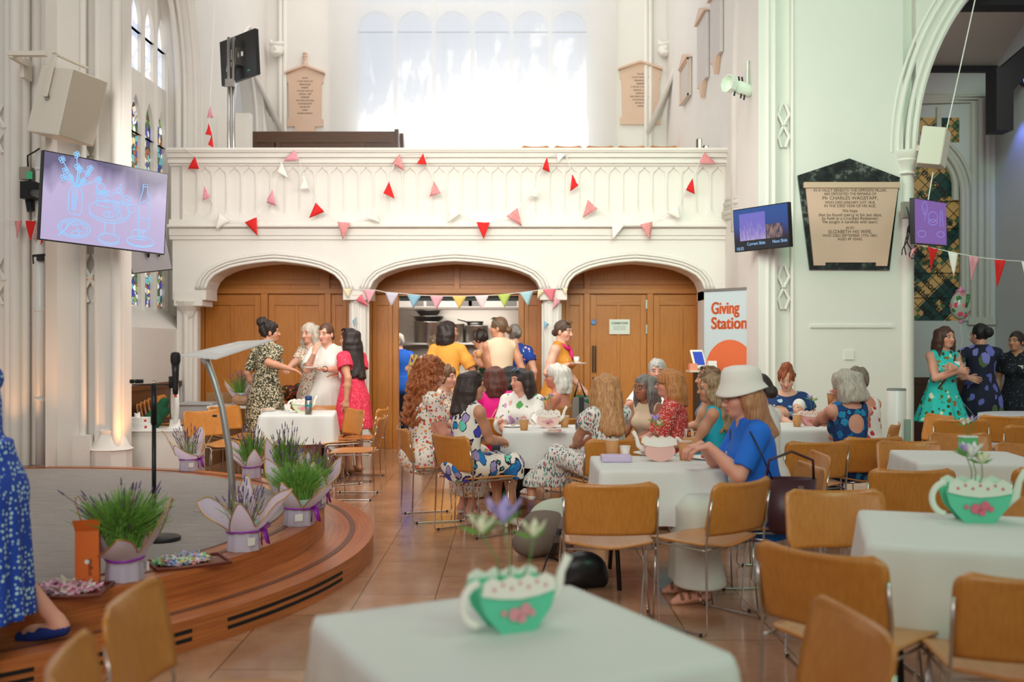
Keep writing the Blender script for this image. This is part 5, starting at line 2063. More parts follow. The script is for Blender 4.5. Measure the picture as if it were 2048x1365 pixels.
text('original', .028, BLACK, t, (.02, -.0815, .05), (PI / 2, -PI / 2, 0), 'LEFT')

# lectern, microphone
t_ = NT('frosted_acrylic')
_w = t_.add('ShaderNodeMixShader', {0: .55, 1: t_.add('ShaderNodeBsdfTranslucent', {0: (.9, .9, .9, 1)}), 2: t_.b})
t_.base((.9, .9, .9, 1))
t_.set(.15)
t_.l.new(_w.outputs[0], t_.out.inputs[0])
ACR = t_.m
t = thing('lectern', 'curved steel lectern with a clear slanted top on the stage', 'lectern', atz(432, 1022, HS))
O = t.location
MB().lathe([(.0, 0), (.15, 0), (.152, .008), (.145, .014), (.03, .02), (0, .02)], 40, caps=False).build('base_plate', STEEL, t, True)
Yc = O.y
col = [(463, 1018), (464, 965), (457, 890), (444, 815), (428, 760), (416, 728), (410, 716)]
P = [at(px, py, Yc) - O for px, py in col]
P[0].z = .015
MB().tube(P, .022, 14, radii=[.026, .025, .024, .023, .022, .026, .034]).build('column', ALU, t, True)
c_ = P[3]
MB().tube([c_ + Vector((-.03, -.02, -.06)), c_ + Vector((-.06, -.03, -.06))], .008, 8).build('knob', BLACK, t)
q = [at(363, 713, Yc - .16) - O, at(432, 720, Yc - .22) - O, at(546, 682, Yc + .10) - O, at(478, 686, Yc + .2) - O]
n_ = (q[1] - q[0]).cross(q[3] - q[0]).normalized()
MB().prism(q, n_ * .012).build('slanted_top', ACR, t)
lerp = lambda a, b: q[0] * (1 - a) * (1 - b) + q[1] * a * (1 - b) + q[2] * a * b + q[3] * (1 - a) * b
MB().prism([lerp(.15, .2) + n_ * .013, lerp(.8, .2) + n_ * .013, lerp(.8, .75) + n_ * .013, lerp(.15, .75) + n_ * .013], n_ * .002).build('paper_sheet', PAPER, t)
base = atz(325, 1084, HS)
t = thing('microphone_stand', 'black microphone stand with a round base on the stage', 'microphone stand', base)
MB().lathe([(.0, 0), (.105, 0), (.105, .028), (.095, .035), (0, .037)], 36, caps=False).build('base', BLACK, t, True)
px0 = at(308, 1000, base.y).x - base.x
zt_ = at(308, 770, base.y).z - HS
MB().tube([(px0, 0, .03), (px0, 0, .75)], .013, 10).build('lower_tube', BLACKMETAL, t, True)
MB().tube([(px0, 0, .70), (px0, 0, zt_)], .010, 10, radii=[.017, .017]).build('upper_tube', BLACKMETAL, t, True)
MB().tube([(px0, 0, zt_), (px0, 0, zt_ + .025)], .008, 8).build('tip', CHROME, t, True)
x0_, x1_ = at(264, 770, base.y).x - base.x, at(346, 770, base.y).x - base.x
MB().tube([(x0_, 0, zt_), (x1_, 0, zt_)], .004, 8).build('cross_bar', BLACKMETAL, t, True)
for xx in (x0_, x0_ + .03, x0_ + .055):
    MB().lathe([(.018, -.012), (.022, 0), (.018, .012)], 12, (xx, 0, zt_ + .02), sx=.6).build('clip', RUBBER, t, True)
MB().tube([(x1_ - .01, 0, zt_ - .02), (x1_ - .01, 0, zt_ + .05)], .016, 8).build('clip', RUBBER, t, True)
mp = at(351, 742, base.y - .01)
t = thing('microphone', 'black handheld microphone with a red tail held upright by the stand', 'microphone', (mp.x, mp.y, at(351, 795, base.y).z))
MB().lathe([(.009, 0), (.009, .02)], 12).build('tail_ring', plain('red_plastic', (200, 40, 36), .4), t)
MB().lathe([(.015, .018), (.018, .05), (.020, .15), (.024, .20)], 16).build('handle', BLACK, t, True)
MB().lathe([(.024, .20), (.029, .215), (.029, .25), (.022, .268), (.0, .272)], 16, caps=False).build('grille', RUBBER, t, True)

# things by the left wall
pl_top = .56
t = thing('storage_plinth', 'long white plinth below the left window, lit orange at its end', 'plinth', (-3.78, 10.65, 0))
MB().box((-.40, -.25, 0), (.42, .25, pl_top)).build('carcass', WHITEPLASTIC, t, bevel=.006)
MB().box((-.42, -.27, pl_top), (.44, .27, pl_top + .012)).build('lid', WHITEPLASTIC, t, bevel=.004)
fpos = Vector((at(350, 862, 10.65).x, 10.65, pl_top + .012))
t = thing('desk_fan', 'tall white bladeless air fan standing on the white plinth', 'fan', fpos, .5)
MB().lathe([(.085, 0), (.085, .012), (.06, .03), (.05, .10)], 24).build('base', WHITEMETAL, t, True)
m = MB()
m.tube([(0, .11 * math.cos(a), .29 + .22 * math.sin(a)) for a in np.linspace(0, 2 * PI, 33)[:-1]], .026, 10, True)
m.build('air_ring', WHITEMETAL, t, True)
for k in range(1, 4):
    MB().tube([(-.02, .11 * (1 - k * .22) * math.cos(a), .29 + .22 * (1 - k * .2) * math.sin(a)) for a in np.linspace(0, 2 * PI, 25)[:-1]], .010, 8, True).build('inner_ring', WHITEMETAL, t, True)
MB().box((-.015, -.1, .1), (.0, .1, .48)).build('back_panel', WHITEMETAL, t, bevel=.01)


def tbox(label, pos, rz=0, tissue=False):
    t = thing('tissue_box', label, 'box', pos, rz, 'tissue boxes on the plinth')
    MB().box((-.12, -.06, 0), (.12, .06, .065)).build('carton', PAPER, t, bevel=.002)
    m = MB()
    for x in (-.105, .085):
        m.box((x, -.0615, .02), (x + .025, -.0605, .045))
    m.build('red_label', plain('red_print', (206, 50, 50), .6), t)
    if tissue:
        f = Field().rc(V3(0, 0, 0), V3(.02, 0, .05), .03, .008).rc(V3(0, 0, 0), V3(-.03, .01, .04), .025, .008)
        o = np_mesh('tissue', *f.mesh(.006), PAPER, t)
        o.location = (0, 0, .065)


b0 = at(278, 860, 10.52)
tbox('lower tissue box on the white plinth', Vector((b0.x, 10.52, pl_top + .012)), -.05)
tbox('upper tissue box with a tissue poking out', Vector((b0.x - .02, 10.53, pl_top + .078)), .08, True)
f = Field().el(V3(0, 0, .08), V3(.10, .09, .09)).el(V3(.08, .02, .18), V3(.09, .07, .08)).rc(V3(-.1, 0, .03), V3(.12, 0, .28), .06, .05)
o = np_mesh('folded_jacket', *f.mesh(.012), plain('green_fabric', (20, 92, 60), .8, noise=.3))
o.location = (at(305, 860, 10.75).x, 10.78, pl_top + .012)
tag(o, 'crumpled green jacket behind the microphone stand on the plinth', 'jacket')
t = thing('storage_crate', 'grey plastic crate near the fan by the left panelling', 'crate', (at(392, 800, 12.2).x, 12.3, 0))
MB().box((-.2, -.15, .45), (.2, .15, .73)).build('bin', plain('grey_crate', (168, 170, 172), .5), t, bevel=.01)
MB().box((-.22, -.17, .73), (.22, .17, .76)).build('lid', plain('grey_crate', (168, 170, 172)), t, bevel=.006)
t2 = thing('cardboard_carton', 'brown cardboard box under the grey crate', 'box', (at(392, 800, 12.2).x, 12.3, 0))
MB().box((-.22, -.17, 0), (.22, .17, .45)).build('carton', plain('brown_cardboard', (150, 110, 70), .8), t2, bevel=.004)
MB().box((-.22, -.02, .448), (.22, .02, .4505)).build('tape', plain('brown_tape', (170, 130, 84), .4), t2)
t2 = thing('cardboard_carton', 'tall brown cardboard box right of the grey crate', 'box', (at(438, 800, 12.6).x, 12.9, 0))
MB().box((-.2, -.18, 0), (.2, .18, .85)).build('carton', plain('brown_cardboard', (150, 110, 70), .8), t2, bevel=.004)
MB().box((-.02, -.182, .3), (.02, -.18, .85)).build('tape', plain('brown_tape', (170, 130, 84), .4), t2)
m = MB()
m.tube([Vector((-3.75 + .20 * math.cos(a), 10.32 + .05 * math.sin(3 * a), .02 + .09 * abs(math.sin(a)))) for a in np.linspace(0, PI, 20)], .008, 8)
m.tube([Vector((-3.7 + .1 * math.cos(a), 10.3 + .06 * math.sin(a), .05 + .03 * math.sin(2 * a))) for a in np.linspace(0, 2 * PI, 20)], .010, 8)
o = m.build('coiled_cable', plain('brown_cable', (96, 70, 40), .6), None, True)
tag(o, 'coil of brown cable on the floor against the white plinth', 'cable')

# ------------------------------------------------------------ screens, speakers, lamp
SLATE = plain('tv_bezel', (16, 16, 18), .3)


def panel(corners, depth):
    """frame built on four world corners TL TR BR BL -> origin, axes"""
    TL, TR, BR, BL = [Vector(c) for c in corners]
    c = (TL + TR + BR + BL) / 4
    ux = ((TR - TL) + (BR - BL)).normalized()
    uz = ((TL - BL) + (TR - BR))
    uz = (uz - ux * uz.dot(ux)).normalized()
    uy = uz.cross(ux).normalized()          # points away from the viewer
    w_ = ((TR - TL).length + (BR - BL).length) / 4
    h_ = ((TL - BL).length + (TR - BR).length) / 4
    M = Matrix((ux, uy, uz)).transposed()
    return c, M, w_, h_


def tv(label, corners, screen_mat, name='wall_screen', depth=.05, back=False):
    c, M, w_, h_ = panel(corners, depth)
    t = thing(name, label, 'screen', c)
    t.rotation_euler = M.to_euler()
    MB().box((-w_, 0, -h_), (w_, depth, h_)).build('casing', SLATE, t, bevel=.004)
    if screen_mat:
        b = .010
        MB().box((-w_ + b, -.002, -h_ + b), (w_ - b, 0.0, h_ - b)).build('display', screen_mat, t)
    return t, w_, h_


t_ = NT('lilac_slide')
v = t_.co()
s3 = t_.add('ShaderNodeSeparateXYZ', {0: v})
f = t_.math('ADD', t_.math('MULTIPLY', s3.outputs[2], 1.5), t_.math('MULTIPLY', t_.noise(t_.co((1.5, 1, .5)), 3.0, 2), .9))
c = t_.ramp(f, [(.0, C(190, 176, 214)), (.62, C(196, 182, 220)), (.98, C(104, 96, 130))])
t_.base((.03, .03, .03, 1))
t_.put(t_.b.inputs['Emission Color'], c)
t_.b.inputs['Emission Strength'].default_value = .95
t_.set(.25)
T1, tw_, th_ = tv('large wall screen at the left showing blue line drawings of cakes', [at(85, 299, 8.8), at(335, 348, 9.75), at(331, 510, 9.75), at(80, 480, 8.8)], t_.m)
LINE = glow('slide_line_blue', (140, 202, 252), 1.05)
m = MB()
# drawing laid out in slide units: x 0..1, y 0..1 from the top left
sx_ = lambda x, y: (-tw_ + .01 + (2 * tw_ - .02) * x, -.004, th_ - .01 - (2 * th_ - .02) * (y - (.09 + .08 * x) * min(1, max(0, (1.15 - y) / .5))))


def line(pts, close=False, r=.0040):
    m.tube([sx_(x, y) for x, y in pts], r, 5, close)


def oval(cx, cy, rx, ry, a0=0, a1=2 * PI, n=22, r=.0040):
    full = abs(a1 - a0 - 2 * PI) < 1e-6
    A = np.linspace(a0, a1, n + 1)
    line([(cx + rx * math.cos(a), cy + ry * math.sin(a)) for a in (A[:-1] if full else A)], full, r)


# jar of flowers
line([(.21, .46), (.21, .49), (.195, .53), (.195, .72), (.21, .75), (.28, .76), (.30, .73), (.30, .53), (.285, .49), (.285, .46)], True)
for x in (.225, .245, .262):
    line([(x, .48), (.225 + (x - .225) * .6, .72)])
for bx_, by_ in ((.13, .16), (.16, .28), (.24, .08), (.25, .22), (.27, .25), (.35, .22), (.33, .28), (.42, .34), (.20, .36), (.15, .36), (.30, .38)):
    line([(.245, .46), ((bx_ + .245) / 2 + .01, (by_ + .46) / 2), (bx_, by_)])
    for k in range(4):
        oval(bx_ + .012 * math.cos(k * 1.7), by_ + .022 * math.sin(k * 1.7), .012, .018, n=9)
# cake stand
oval(.52, .68, .165, .10)
oval(.52, .70, .165, .105, .1, PI - .1)
line([(.49, .79), (.485, .90), (.47, .93)])
line([(.56, .79), (.565, .90), (.58, .93)])
oval(.525, .95, .085, .045)
oval(.525, .965, .085, .045, .1, PI - .1)
line([(.41, .55), (.52, .57), (.52, .66), (.41, .64)], True)
line([(.41, .585), (.52, .605)])
for k in range(5):
    oval(.42 + .02 * k, .49 + .014 * (k % 2), .017, .03, n=9)
oval(.44, .43, .035, .05)
line([(.54, .56), (.555, .68), (.61, .69), (.625, .57)], True)
for k in range(3):
    line([(.56 + .018 * k, .575), (.567 + .014 * k, .68)])
oval(.58, .53, .05, .06, PI, 2 * PI)
oval(.585, .44, .018, .028)
line([(.59, .41), (.605, .36)])
oval(.66, .55, .035, .055)
oval(.66, .555, .012, .018)
oval(.70, .64, .035, .045)
for x in (.495, .535, .60):
    oval(x, .725, .02, .028)
# bottle
line([(.79, .33), (.79, .42), (.765, .53), (.765, .82), (.775, .84), (.845, .84), (.855, .82), (.855, .53), (.83, .42), (.83, .33)], True)
line([(.79, .36), (.83, .36)])
line([(.77, .58), (.81, .53), (.855, .60)])
line([(.765, .72), (.855, .735)])
# plates
oval(.25, .89, .125, .09)
oval(.25, .89, .105, .072)
line([(.13, .98), (.18, .91), (.20, .87)], r=.006)
for k in range(3):
    line([(.195, .885), (.195 + .012 * k, .84)])
oval(.24, .845, .014, .018)
line([(.26, .85), (.30, .84), (.34, .89), (.31, .92), (.27, .89)], True)
oval(.26, .935, .03, .022)
oval(.79, .945, .115, .045)
oval(.79, .955, .115, .045, .1, PI - .1)
line([(.71, .93), (.715, .86), (.74, .84), (.82, .84), (.835, .87), (.835, .93)], True)
for k in range(3):
    line([(.77 + .02 * k, .845), (.775 + .02 * k, .93)])
m.build('slide_drawing', LINE, T1, True)
m = MB()
c0 = at(83, 385, 9.2)
m.box((at(50, 380, 9.7).x, 9.6, at(60, 400, 9.7).z), (at(78, 380, 9.7).x, 9.8, at(60, 366, 9.7).z))
m.prism([at(52, 362, 9.72), at(62, 362, 9.72), at(62, 420, 9.72), at(54, 424, 9.72), at(50, 400, 9.72)], (0, .08, 0))
m.tube([at(62, 385, 9.7), at(85, 390, 9.1), at(150, 410, 9.22)], .04, 8)
o = m.build('screen_bracket', BLACKMETAL)
o.parent = T1
o.matrix_parent_inverse = (Matrix.Translation(T1.location) @ T1.rotation_euler.to_matrix().to_4x4()).inverted()
t = thing('junction_box', 'grey electrical box with a green light and cables beside the big screen', 'electrical box', at(56, 350, 9.8))
MB().box((-.06, -.06, -.05), (.05, .06, .07)).build('housing', plain('grey_box', (150, 142, 132), .5), t, bevel=.004)
MB().box((.02, -.07, -.05), (.07, -.055, .02)).build('green_light', glow('green_led', (40, 160, 100), .7), t)
m = MB()
m.tube([(.0, 0, .07), (.02, -.05, .18), (.10, -.06, .22), (.16, -.1, .24)], .008, 6)
m.tube([(.04, -.05, -.05), (.06, -.05, -.16), (.02, -.02, -.2)], .01, 6)
m.build('cable', BLACK, t, True)
t = thing('wall_clamp', 'small black clamp arm on the white pipe below the big screen', 'bracket', at(76, 512, 9.72))
MB().tube([(-.05, 0, 0), (.10, -.02, .01)], .012, 8).build('arm', BLACK, t)
MB().tube([(-.05, 0, 0), (-.03, -.03, -.08)], .007, 6).build('lever', BLACK, t)
MB().box((.0, -.03, -.05), (.05, .03, .0)).build('jaw', BLACK, t)
m = MB()
m.tube([at(80, 306, 9.78), at(80, 930, 9.78)], .042, 12)
for py in (338, 440, 620, 800):
    m.tube([at(80, py - 4, 9.78), at(80, py + 4, 9.78)], .05, 12)
o = m.build('drain_pipe', WHITEMETAL, None, True)
tag(o, 'white vertical pipe on the left pillar behind the big screen', 'pipe')
tB, _, _ = tv('second dark screen hanging behind the big left one, seen from below', [at(250, 418, 11.4), at(338, 412, 11.9), at(327, 540, 11.75), at(252, 546, 11.3)], plain('dim_screen', (150, 146, 150), .2))
m = MB()
for x in (-.06, .09):
    m.tube([(x, -.03, .02), (x + .02, -.05, -.12), (x, -.05, -.22)], .03, 8, radii=[.03, .035, .01])
m.build('hanging_cable', BLACK, tB, True)
# gallery screen seen from behind
tC, w_, h_ = tv('black screen on a steel pole above the gallery, seen from behind', [at(441, 86, 13.9), at(512, 53, 13.45), at(512, 150, 13.45), at(441, 171, 13.9)], None, depth=.06)
MB().box((-.1, -.05, -.12), (.05, 0, .12)).build('mount_plate', STEEL, tC)
MB().tube([(-.05, -.02, .0), (-.09, -.10, -.08), (-.1, -.12, -.2)], .012, 6).build('cable', plain('grey_cable', (190, 186, 180), .5), tC, True)
MB().box((.07, -.003, .0), (.11, 0, .06)).build('sticker', PAPER, tC)
MB().box((w_ * .5, -.003, -h_ * .75), (w_ * .62, 0, -h_ * .7)).build('green_light', glow('green_led', (40, 160, 100), .7), tC)
t = thing('screen_pole', 'pair of tall steel tubes carrying the black gallery screen', 'pole', at(463, 300, 13.6))
t.location.z = 2.98
for px in (458, 467):
    m = MB()
    x = fx(px, 13.6) - t.location.x
    m.tube([(x, 0, 0), (x, 0, fz(75, 13.6) - 2.98)], .026, 12)
    m.build('tube', ALU, t, True)
MB().box((-.06, -.03, 2.0), (.06, -.1, 2.1)).build('clamp', STEEL, t)
# monitor with slides on the right
t_ = NT('presenter_view')
v = t_.co()
s3 = t_.add('ShaderNodeSeparateXYZ', {0: v})
x_, z_ = s3.outputs[0], s3.outputs[2]
rect = lambda a, b, c_, d: t_.math('MULTIPLY', t_.math('MULTIPLY', t_.math('GREATER_THAN', x_, a), t_.math('LESS_THAN', x_, b)), t_.math('MULTIPLY', t_.math('GREATER_THAN', z_, c_), t_.math('LESS_THAN', z_, d)))
bg = t_.ramp(t_.math('ADD', t_.math('MULTIPLY', z_, 2.0), .5), [(.25, C(10, 12, 30)), (.34, C(40, 34, 80)), (.55, C(30, 66, 140)), (.8, C(26, 76, 150))])
nz = t_.noise(t_.co((6, 1, 2)), 6, 3)
pic = t_.ramp(t_.math('ADD', t_.math('MULTIPLY', z_, 1.2), t_.math('MULTIPLY', nz, .6)), [(.05, C(190, 170, 210)), (.35, C(120, 110, 200)), (.6, C(110, 110, 206))])
bg = t_.mix(rect(-.30, .07, -.12, .175), bg, pic)
bg = t_.mix(rect(.08, .30, -.12, .03), bg, t_.ramp(nz, [(.4, C(50, 40, 80)), (.6, C(150, 120, 110))]))
t_.base((.02, .02, .02, 1))
t_.put(t_.b.inputs['Emission Color'], bg)
t_.b.inputs['Emission Strength'].default_value = .9
t_.set(.2)
tD, w_, h_ = tv('monitor on the right pillar showing current and next slide', [at(1464, 421, 11.1), at(1574, 404, 10.45), at(1582, 494, 10.45), at(1471, 505, 11.1)], t_.m)
LT = glow('screen_text_blue', (150, 200, 250), 1.0)
text('Current Slide', .048, LT, tD, (-.07, -.004, -h_ + .06), name='screen_lettering')
text('Next Slide', .048, LT, tD, (w_ - .13, -.004, -h_ + .06), name='screen_lettering')
text('10:33', .05, LT, tD, (-w_ + .03, -.004, -h_ + .016), align='LEFT', name='screen_lettering')
MB().box((-.1, .05, -.1), (.1, .30, .1)).build('wall_mount', BLACKMETAL, tD)
# screen in the aisle arch
tE, w_, h_ = tv('narrow looking purple screen at the edge of the aisle arch', [at(1829, 395, 10.35), at(1893, 406, 10.95), at(1893, 492, 10.95), at(1829, 488, 10.35)], glow('purple_slide', (134, 92, 176), .75))
m = MB()
tw_, th_ = w_, h_
oval(.3, .3, .08, .15)
oval(.55, .5, .15, .12)
line([(.3, .3), (.3, .6)])
oval(.55, .62, .15, .06)
oval(.2, .85, .12, .06)
oval(.8, .85, .12, .05)
line([(.8, .35), (.78, .7), (.88, .7), (.86, .35)], True)
m.build('slide_drawing', glow('slide_line_faint', (150, 140, 220), .8), tE, True)
MB().box((-.1, .05, -.1), (.05, .2, .1)).build('wall_mount', BLACKMETAL, tE)
t = thing('cable_bundle', 'tangle of black cables and a small box below the purple screen', 'cables', at(1822, 470, 10.75))
m = MB()
for k in range(5):
    m.tube([(.02 * k - .05 + .05 * math.sin(a + k), -.02 * k, .28 - .11 * a + .02 * math.cos(3 * a)) for a in np.linspace(0, 4.6, 14)], .006, 6)
m.build('cable', BLACK, t, True)
MB().box((-.09, .0, .18), (.0, .06, .36)).build('socket_box', plain('grey_box', (150, 142, 132), .5), t, bevel=.004)
m = MB()
m.tube([(.04 * math.cos(a), -.05, -.22 + .04 * math.sin(a)) for a in np.linspace(0, 2 * PI, 16)[:-1]], .006, 6, True)
m.build('clamp_ring', BLACK, t, True)
# loudspeakers
t = thing('loudspeaker', 'large white loudspeaker tilted on a bracket above the big screen', 'loudspeaker', at(128, 210, 9.45))
t.rotation_euler = (math.radians(-6), math.radians(11), math.radians(-26))
CREAM = plain('cream_speaker', (226, 218, 204), .5)
MB().prism([(-.25, -.14, -.32), (.19, -.14, -.32), (.25, .22, -.32), (-.19, .22, -.32)], (0, 0, .64)).build('cabinet', CREAM, t, bevel=.01)
MB().prism([(.19, -.135, -.31), (.2485, .21, -.31), (.2585, .205, -.31), (.20, -.14, -.31)], (0, 0, .62)).build('grille', plain('beige_grille', (196, 184, 166), .7, noise=.2, nscale=200), t)
MB().lathe([(.03, 0), (.03, .012), (.018, .014)], 16, (-.06, -.142, .02), M=Matrix.Rotation(PI / 2, 4, 'X')).build('pivot', STEEL, t)
m = MB()
m.box((-.09, -.18, .02), (-.03, -.165, .44))
m.box((-.09, -.18, .42), (-.03, .2, .44))
m.build('yoke', CREAM, t, bevel=.004)
t = thing('speaker_bracket', 'white wall bracket arm holding the left loudspeaker', 'bracket', at(50, 135, 9.74))
MB().box((-.02, -.06, -.11), (.02, .1, .09)).build('wall_plate', CREAM, t)
MB().box((.0, -.35, .02), (.36, -.28, .06)).build('arm', CREAM, t)
MB().box((.0, -.33, .0), (.05, .0, .05)).build('arm', CREAM, t)
t = thing('loudspeaker', 'white loudspeaker on the capital at the aisle arch', 'loudspeaker', at(1866, 297, 10.7))
t.rotation_euler = (0, math.radians(9), math.radians(-20))
MB().prism([(-.14, -.12, -.19), (.09, -.12, -.19), (.15, .14, -.19), (-.14, .14, -.19)], (0, 0, .40)).build('cabinet', CREAM, t, bevel=.008)
MB().prism([(.09, -.125, -.18), (.155, .14, -.18), (.16, .135, -.18), (.095, -.13, -.18)], (0, 0, .38)).build('grille', CREAM, t)
MB().box((-.16, .1, -.02), (-.1, .3, .04)).build('mount', CREAM, t)
t = thing('stage_spotlight', 'white theatre spotlight clamped beside the right pillar', 'spotlight', at(1480, 176, 11.3), .55)
Mr = Matrix.Rotation(math.radians(100), 4, 'Y') @ Matrix.Rotation(math.radians(-18), 4, 'X')
Mr = Matrix.Rotation(math.radians(-82), 4, 'Y')
WG = plain('mint_white_enamel', (220, 230, 216), .35)
MB().lathe([(.055, -.16), (.075, -.14), (.075, .04), (.065, .05), (.068, .12)], 24, M=Mr).build('barrel', WG, t, True)
MB().lathe([(.07, .12), (.10, .125), (.105, .20), (.098, .20), (.09, .13)], 8, M=Mr).build('colour_frame', WG, t)
for k, (x, z) in enumerate(((.02, .09), (-.03, .09), (.05, -.1), (.0, -.09), (-.1, -.08))):
    MB().tube([(x, -.02, z * .8), (x - .01, -.02, z * 1.35)], .010, 8).build('shutter_handle', BLACK, t)
m = MB()
m.tube([(.10, .0, .0), (.11, 0, .10), (.12, 0, .32), (.18, .05, .34)], .010, 8)
m.tube([(.05, .09, .0), (.12, .08, .05), (.18, .05, .0)], .012, 8)
m.build('yoke', WG, t, True)
MB().tube([(.16, .04, .34), (.16, .04, -.02), (.16, .04, -.05)], .012, 8).build('hanging_post', WG, t, True)
o = MB().tube([at(1950, 0, 10.6), at(1880, 320, 10.6)], .006, 6).build('suspension_wire', GREENCORD)
tag(o, 'thin pale wire slanting down past the aisle loudspeaker', 'wire')
o = MB().tube([at(1866, 345, 10.62), at(1856, 402, 10.62)], .006, 6).build('suspension_wire', GREENCORD)
tag(o, 'short pale wire from the aisle loudspeaker to the purple screen', 'wire')
o = MB().tube([at(430, 0, 13.1), at(421, 195, 13.1)], .006, 6).build('bunting_line', GREENCORD)
tag(o, 'thin cord hanging down to the gallery bunting at the left', 'cord')
t = thing('stage_light', 'glowing blue lamp in the aisle under the dark timber bracket', 'spotlight', at(2046, 165, 13.2))
MB().lathe([(.05, 0), (.07, .03), (.07, .12)], 16, M=Matrix.Rotation(PI / 2, 4, 'X')).build('housing', BLACK, t)
MB().lathe([(.0, .125), (.06, .125)], 16, M=Matrix.Rotation(PI / 2, 4, 'X'), caps=False).build('lens', glow('blue_lamp', (40, 90, 255), 6), t)

# ------------------------------------------------------------ tablets and notices
MARBLE = plain('veined_cream_marble', (222, 188, 164), .4, noise=.16, nscale=3)
t_ = NT('green_black_marble')
n1 = t_.noise(t_.co(), 5, 6, .7)
t_.base(t_.ramp(n1, [(.45, C(22, 26, 25)), (.56, C(44, 54, 50)), (.60, C(120, 122, 112)), (.63, C(36, 44, 42))]))
t_.set(.2)
DARKMARBLE = t_.m
LETTER = plain('cut_lettering', (84, 62, 48), .7)
YW = YR
q = lambda px, py, d=0.0: at(px, py, YW) * ((YW - d) / YW) if False else Vector((fx(px, YW), YW - d, fz(py, YW)))
t = thing('memorial_tablet', 'large pale memorial tablet with a dark marble gabled frame on the right pillar', 'memorial', q(1697, 430))
O = Vector(t.location)
pq = lambda px, py, d=0.0: q(px, py, d) - O
MB().prism([pq(*p) for p in ((1594, 352), (1697, 318), (1798, 356), (1777, 541), (1618, 540))], (0, -.03, 0)).build('frame', DARKMARBLE, t)
MB().prism([pq(x, y, .03) for x, y in ((1610, 364), (1697, 328), (1786, 364))], (0, -.006, 0)).build('gable_panel', DARKMARBLE, t)
slab_ = MB().prism([pq(x, y, .03) for x, y in ((1609, 376), (1793, 376), (1771, 533), (1749, 533), (1749, 526), (1648, 526), (1648, 532), (1625, 532))], (0, -.022, 0)).build('slab', plain('pink_stained_marble', (230, 190, 170), .4, noise=.2, nscale=2.5), t)
MB().box(pq(1605, 378, .07), pq(1796, 366, .0)).build('cornice', MARBLE, t, bevel=.006)
for body, py, wpx, sz in (('IN A VAULT BENEATH THE OPPOSITE PILLAR,', 385, 145, 7), ('ARE DEPOSITED THE REMAINS OF', 392, 104, 7), ('Mr CHARLES WAGSTAFF,', 401, 110, 9), ('WHO DIED JANUARY 21ST 1818,', 409, 100, 7), ('IN THE 53RD YEAR OF HIS AGE.', 416, 103, 7), ('We hope', 426, 30, 8),
                          ('that he found mercy in his last days,', 434, 126, 8), ('by Faith in a Crucified Redeemer.', 441, 112, 8), ("'He sought it carefully with tears.'", 448, 112, 8), ('ALSO', 459, 17, 6), ('ELIZABETH HIS WIFE,', 468, 86, 9), ('WHO DIED SEPTEMBER 17TH 1841,', 475, 110, 7), ('AGED 49 YEARS.', 482, 50, 7)):
    fit(text(body, sz * .0060, LETTER, slab_, pq(1697, py, .0535), bold=.0, name='inscription'), wpx * YW / F_PX)
SC_ = {}


def gallery_tablet(label, cx, y0, y1, hw, finial, nlines):
    Yg = YB - .005
    qq = lambda px, py, d=0.0: Vector((fx(px, Yg), Yg - d, fz(py, Yg)))
    t = thing('memorial_tablet', label, 'memorial', qq(cx, (y0 + y1) / 2))
    O = Vector(t.location)
    P2 = lambda px, py, d=0.0: qq(px, py, d) - O
    slab_ = MB().prism([P2(cx + u, y) for u, y in ((-hw + 4, y0 + 28), (hw - 4, y0 + 28), (hw - 4, y0 + 44), (hw - 7, y0 + 46), (hw - 8, y1 - 16), (hw - 4, y1 - 14), (hw - 4, y1), (-hw + 4, y1), (-hw + 4, y1 - 14), (-hw + 8, y1 - 16), (-hw + 7, y0 + 46), (-hw + 4, y0 + 44))], (0, -.05, 0)).build('slab', MARBLE, t)
    MB().prism([P2(cx + u, y) for u, y in ((-hw, y0 + 28), (-hw, y0 + 24), (0, y0 + 9), (hw, y0 + 24), (hw, y0 + 28), (0, y0 + 13))], (0, -.10, 0)).build('pediment', MARBLE, t)
    MB().prism([P2(cx + u, y) for u, y in ((-hw + 3, y0 + 28), (0, y0 + 12), (hw - 3, y0 + 28))], (0, -.05, 0)).build('tympanum', MARBLE, t)
    if finial:
        MB().lathe([(.05, 0), (.05, .06), (.02, .08), (.035, .14), (.05, .17), (.03, .2), (.05, .21), (.02, .24), (0, .25)], 10, P2(cx, y0 + 10, .05), caps=False).build('finial', MARBLE, t)
        MB().box(P2(cx - 20, y1 + 14, .06), P2(cx + 20, y1, .0)).build('bracket', MARBLE, t)
    words_ = ('Sacred', 'to the memory of', 'a faithful servant of this parish', 'who departed this life', 'in the year of our Lord', 'also of', 'his beloved wife', 'who died in the hope', 'of everlasting life', 'their remains are laid', 'in the vault below', 'this tablet is placed here', 'by their children')
    for i in range(nlines):
        b = words_[i % len(words_)]
        fit(text(b, .05, LETTER, slab_, P2(cx, y0 + 37 + i * 6.4, .0515), bold=.0, name='inscription'), (.35 + .9 * ((i * 37) % 10) / 10) * (hw - 12) * Yg / F_PX * 1.1)
    return t


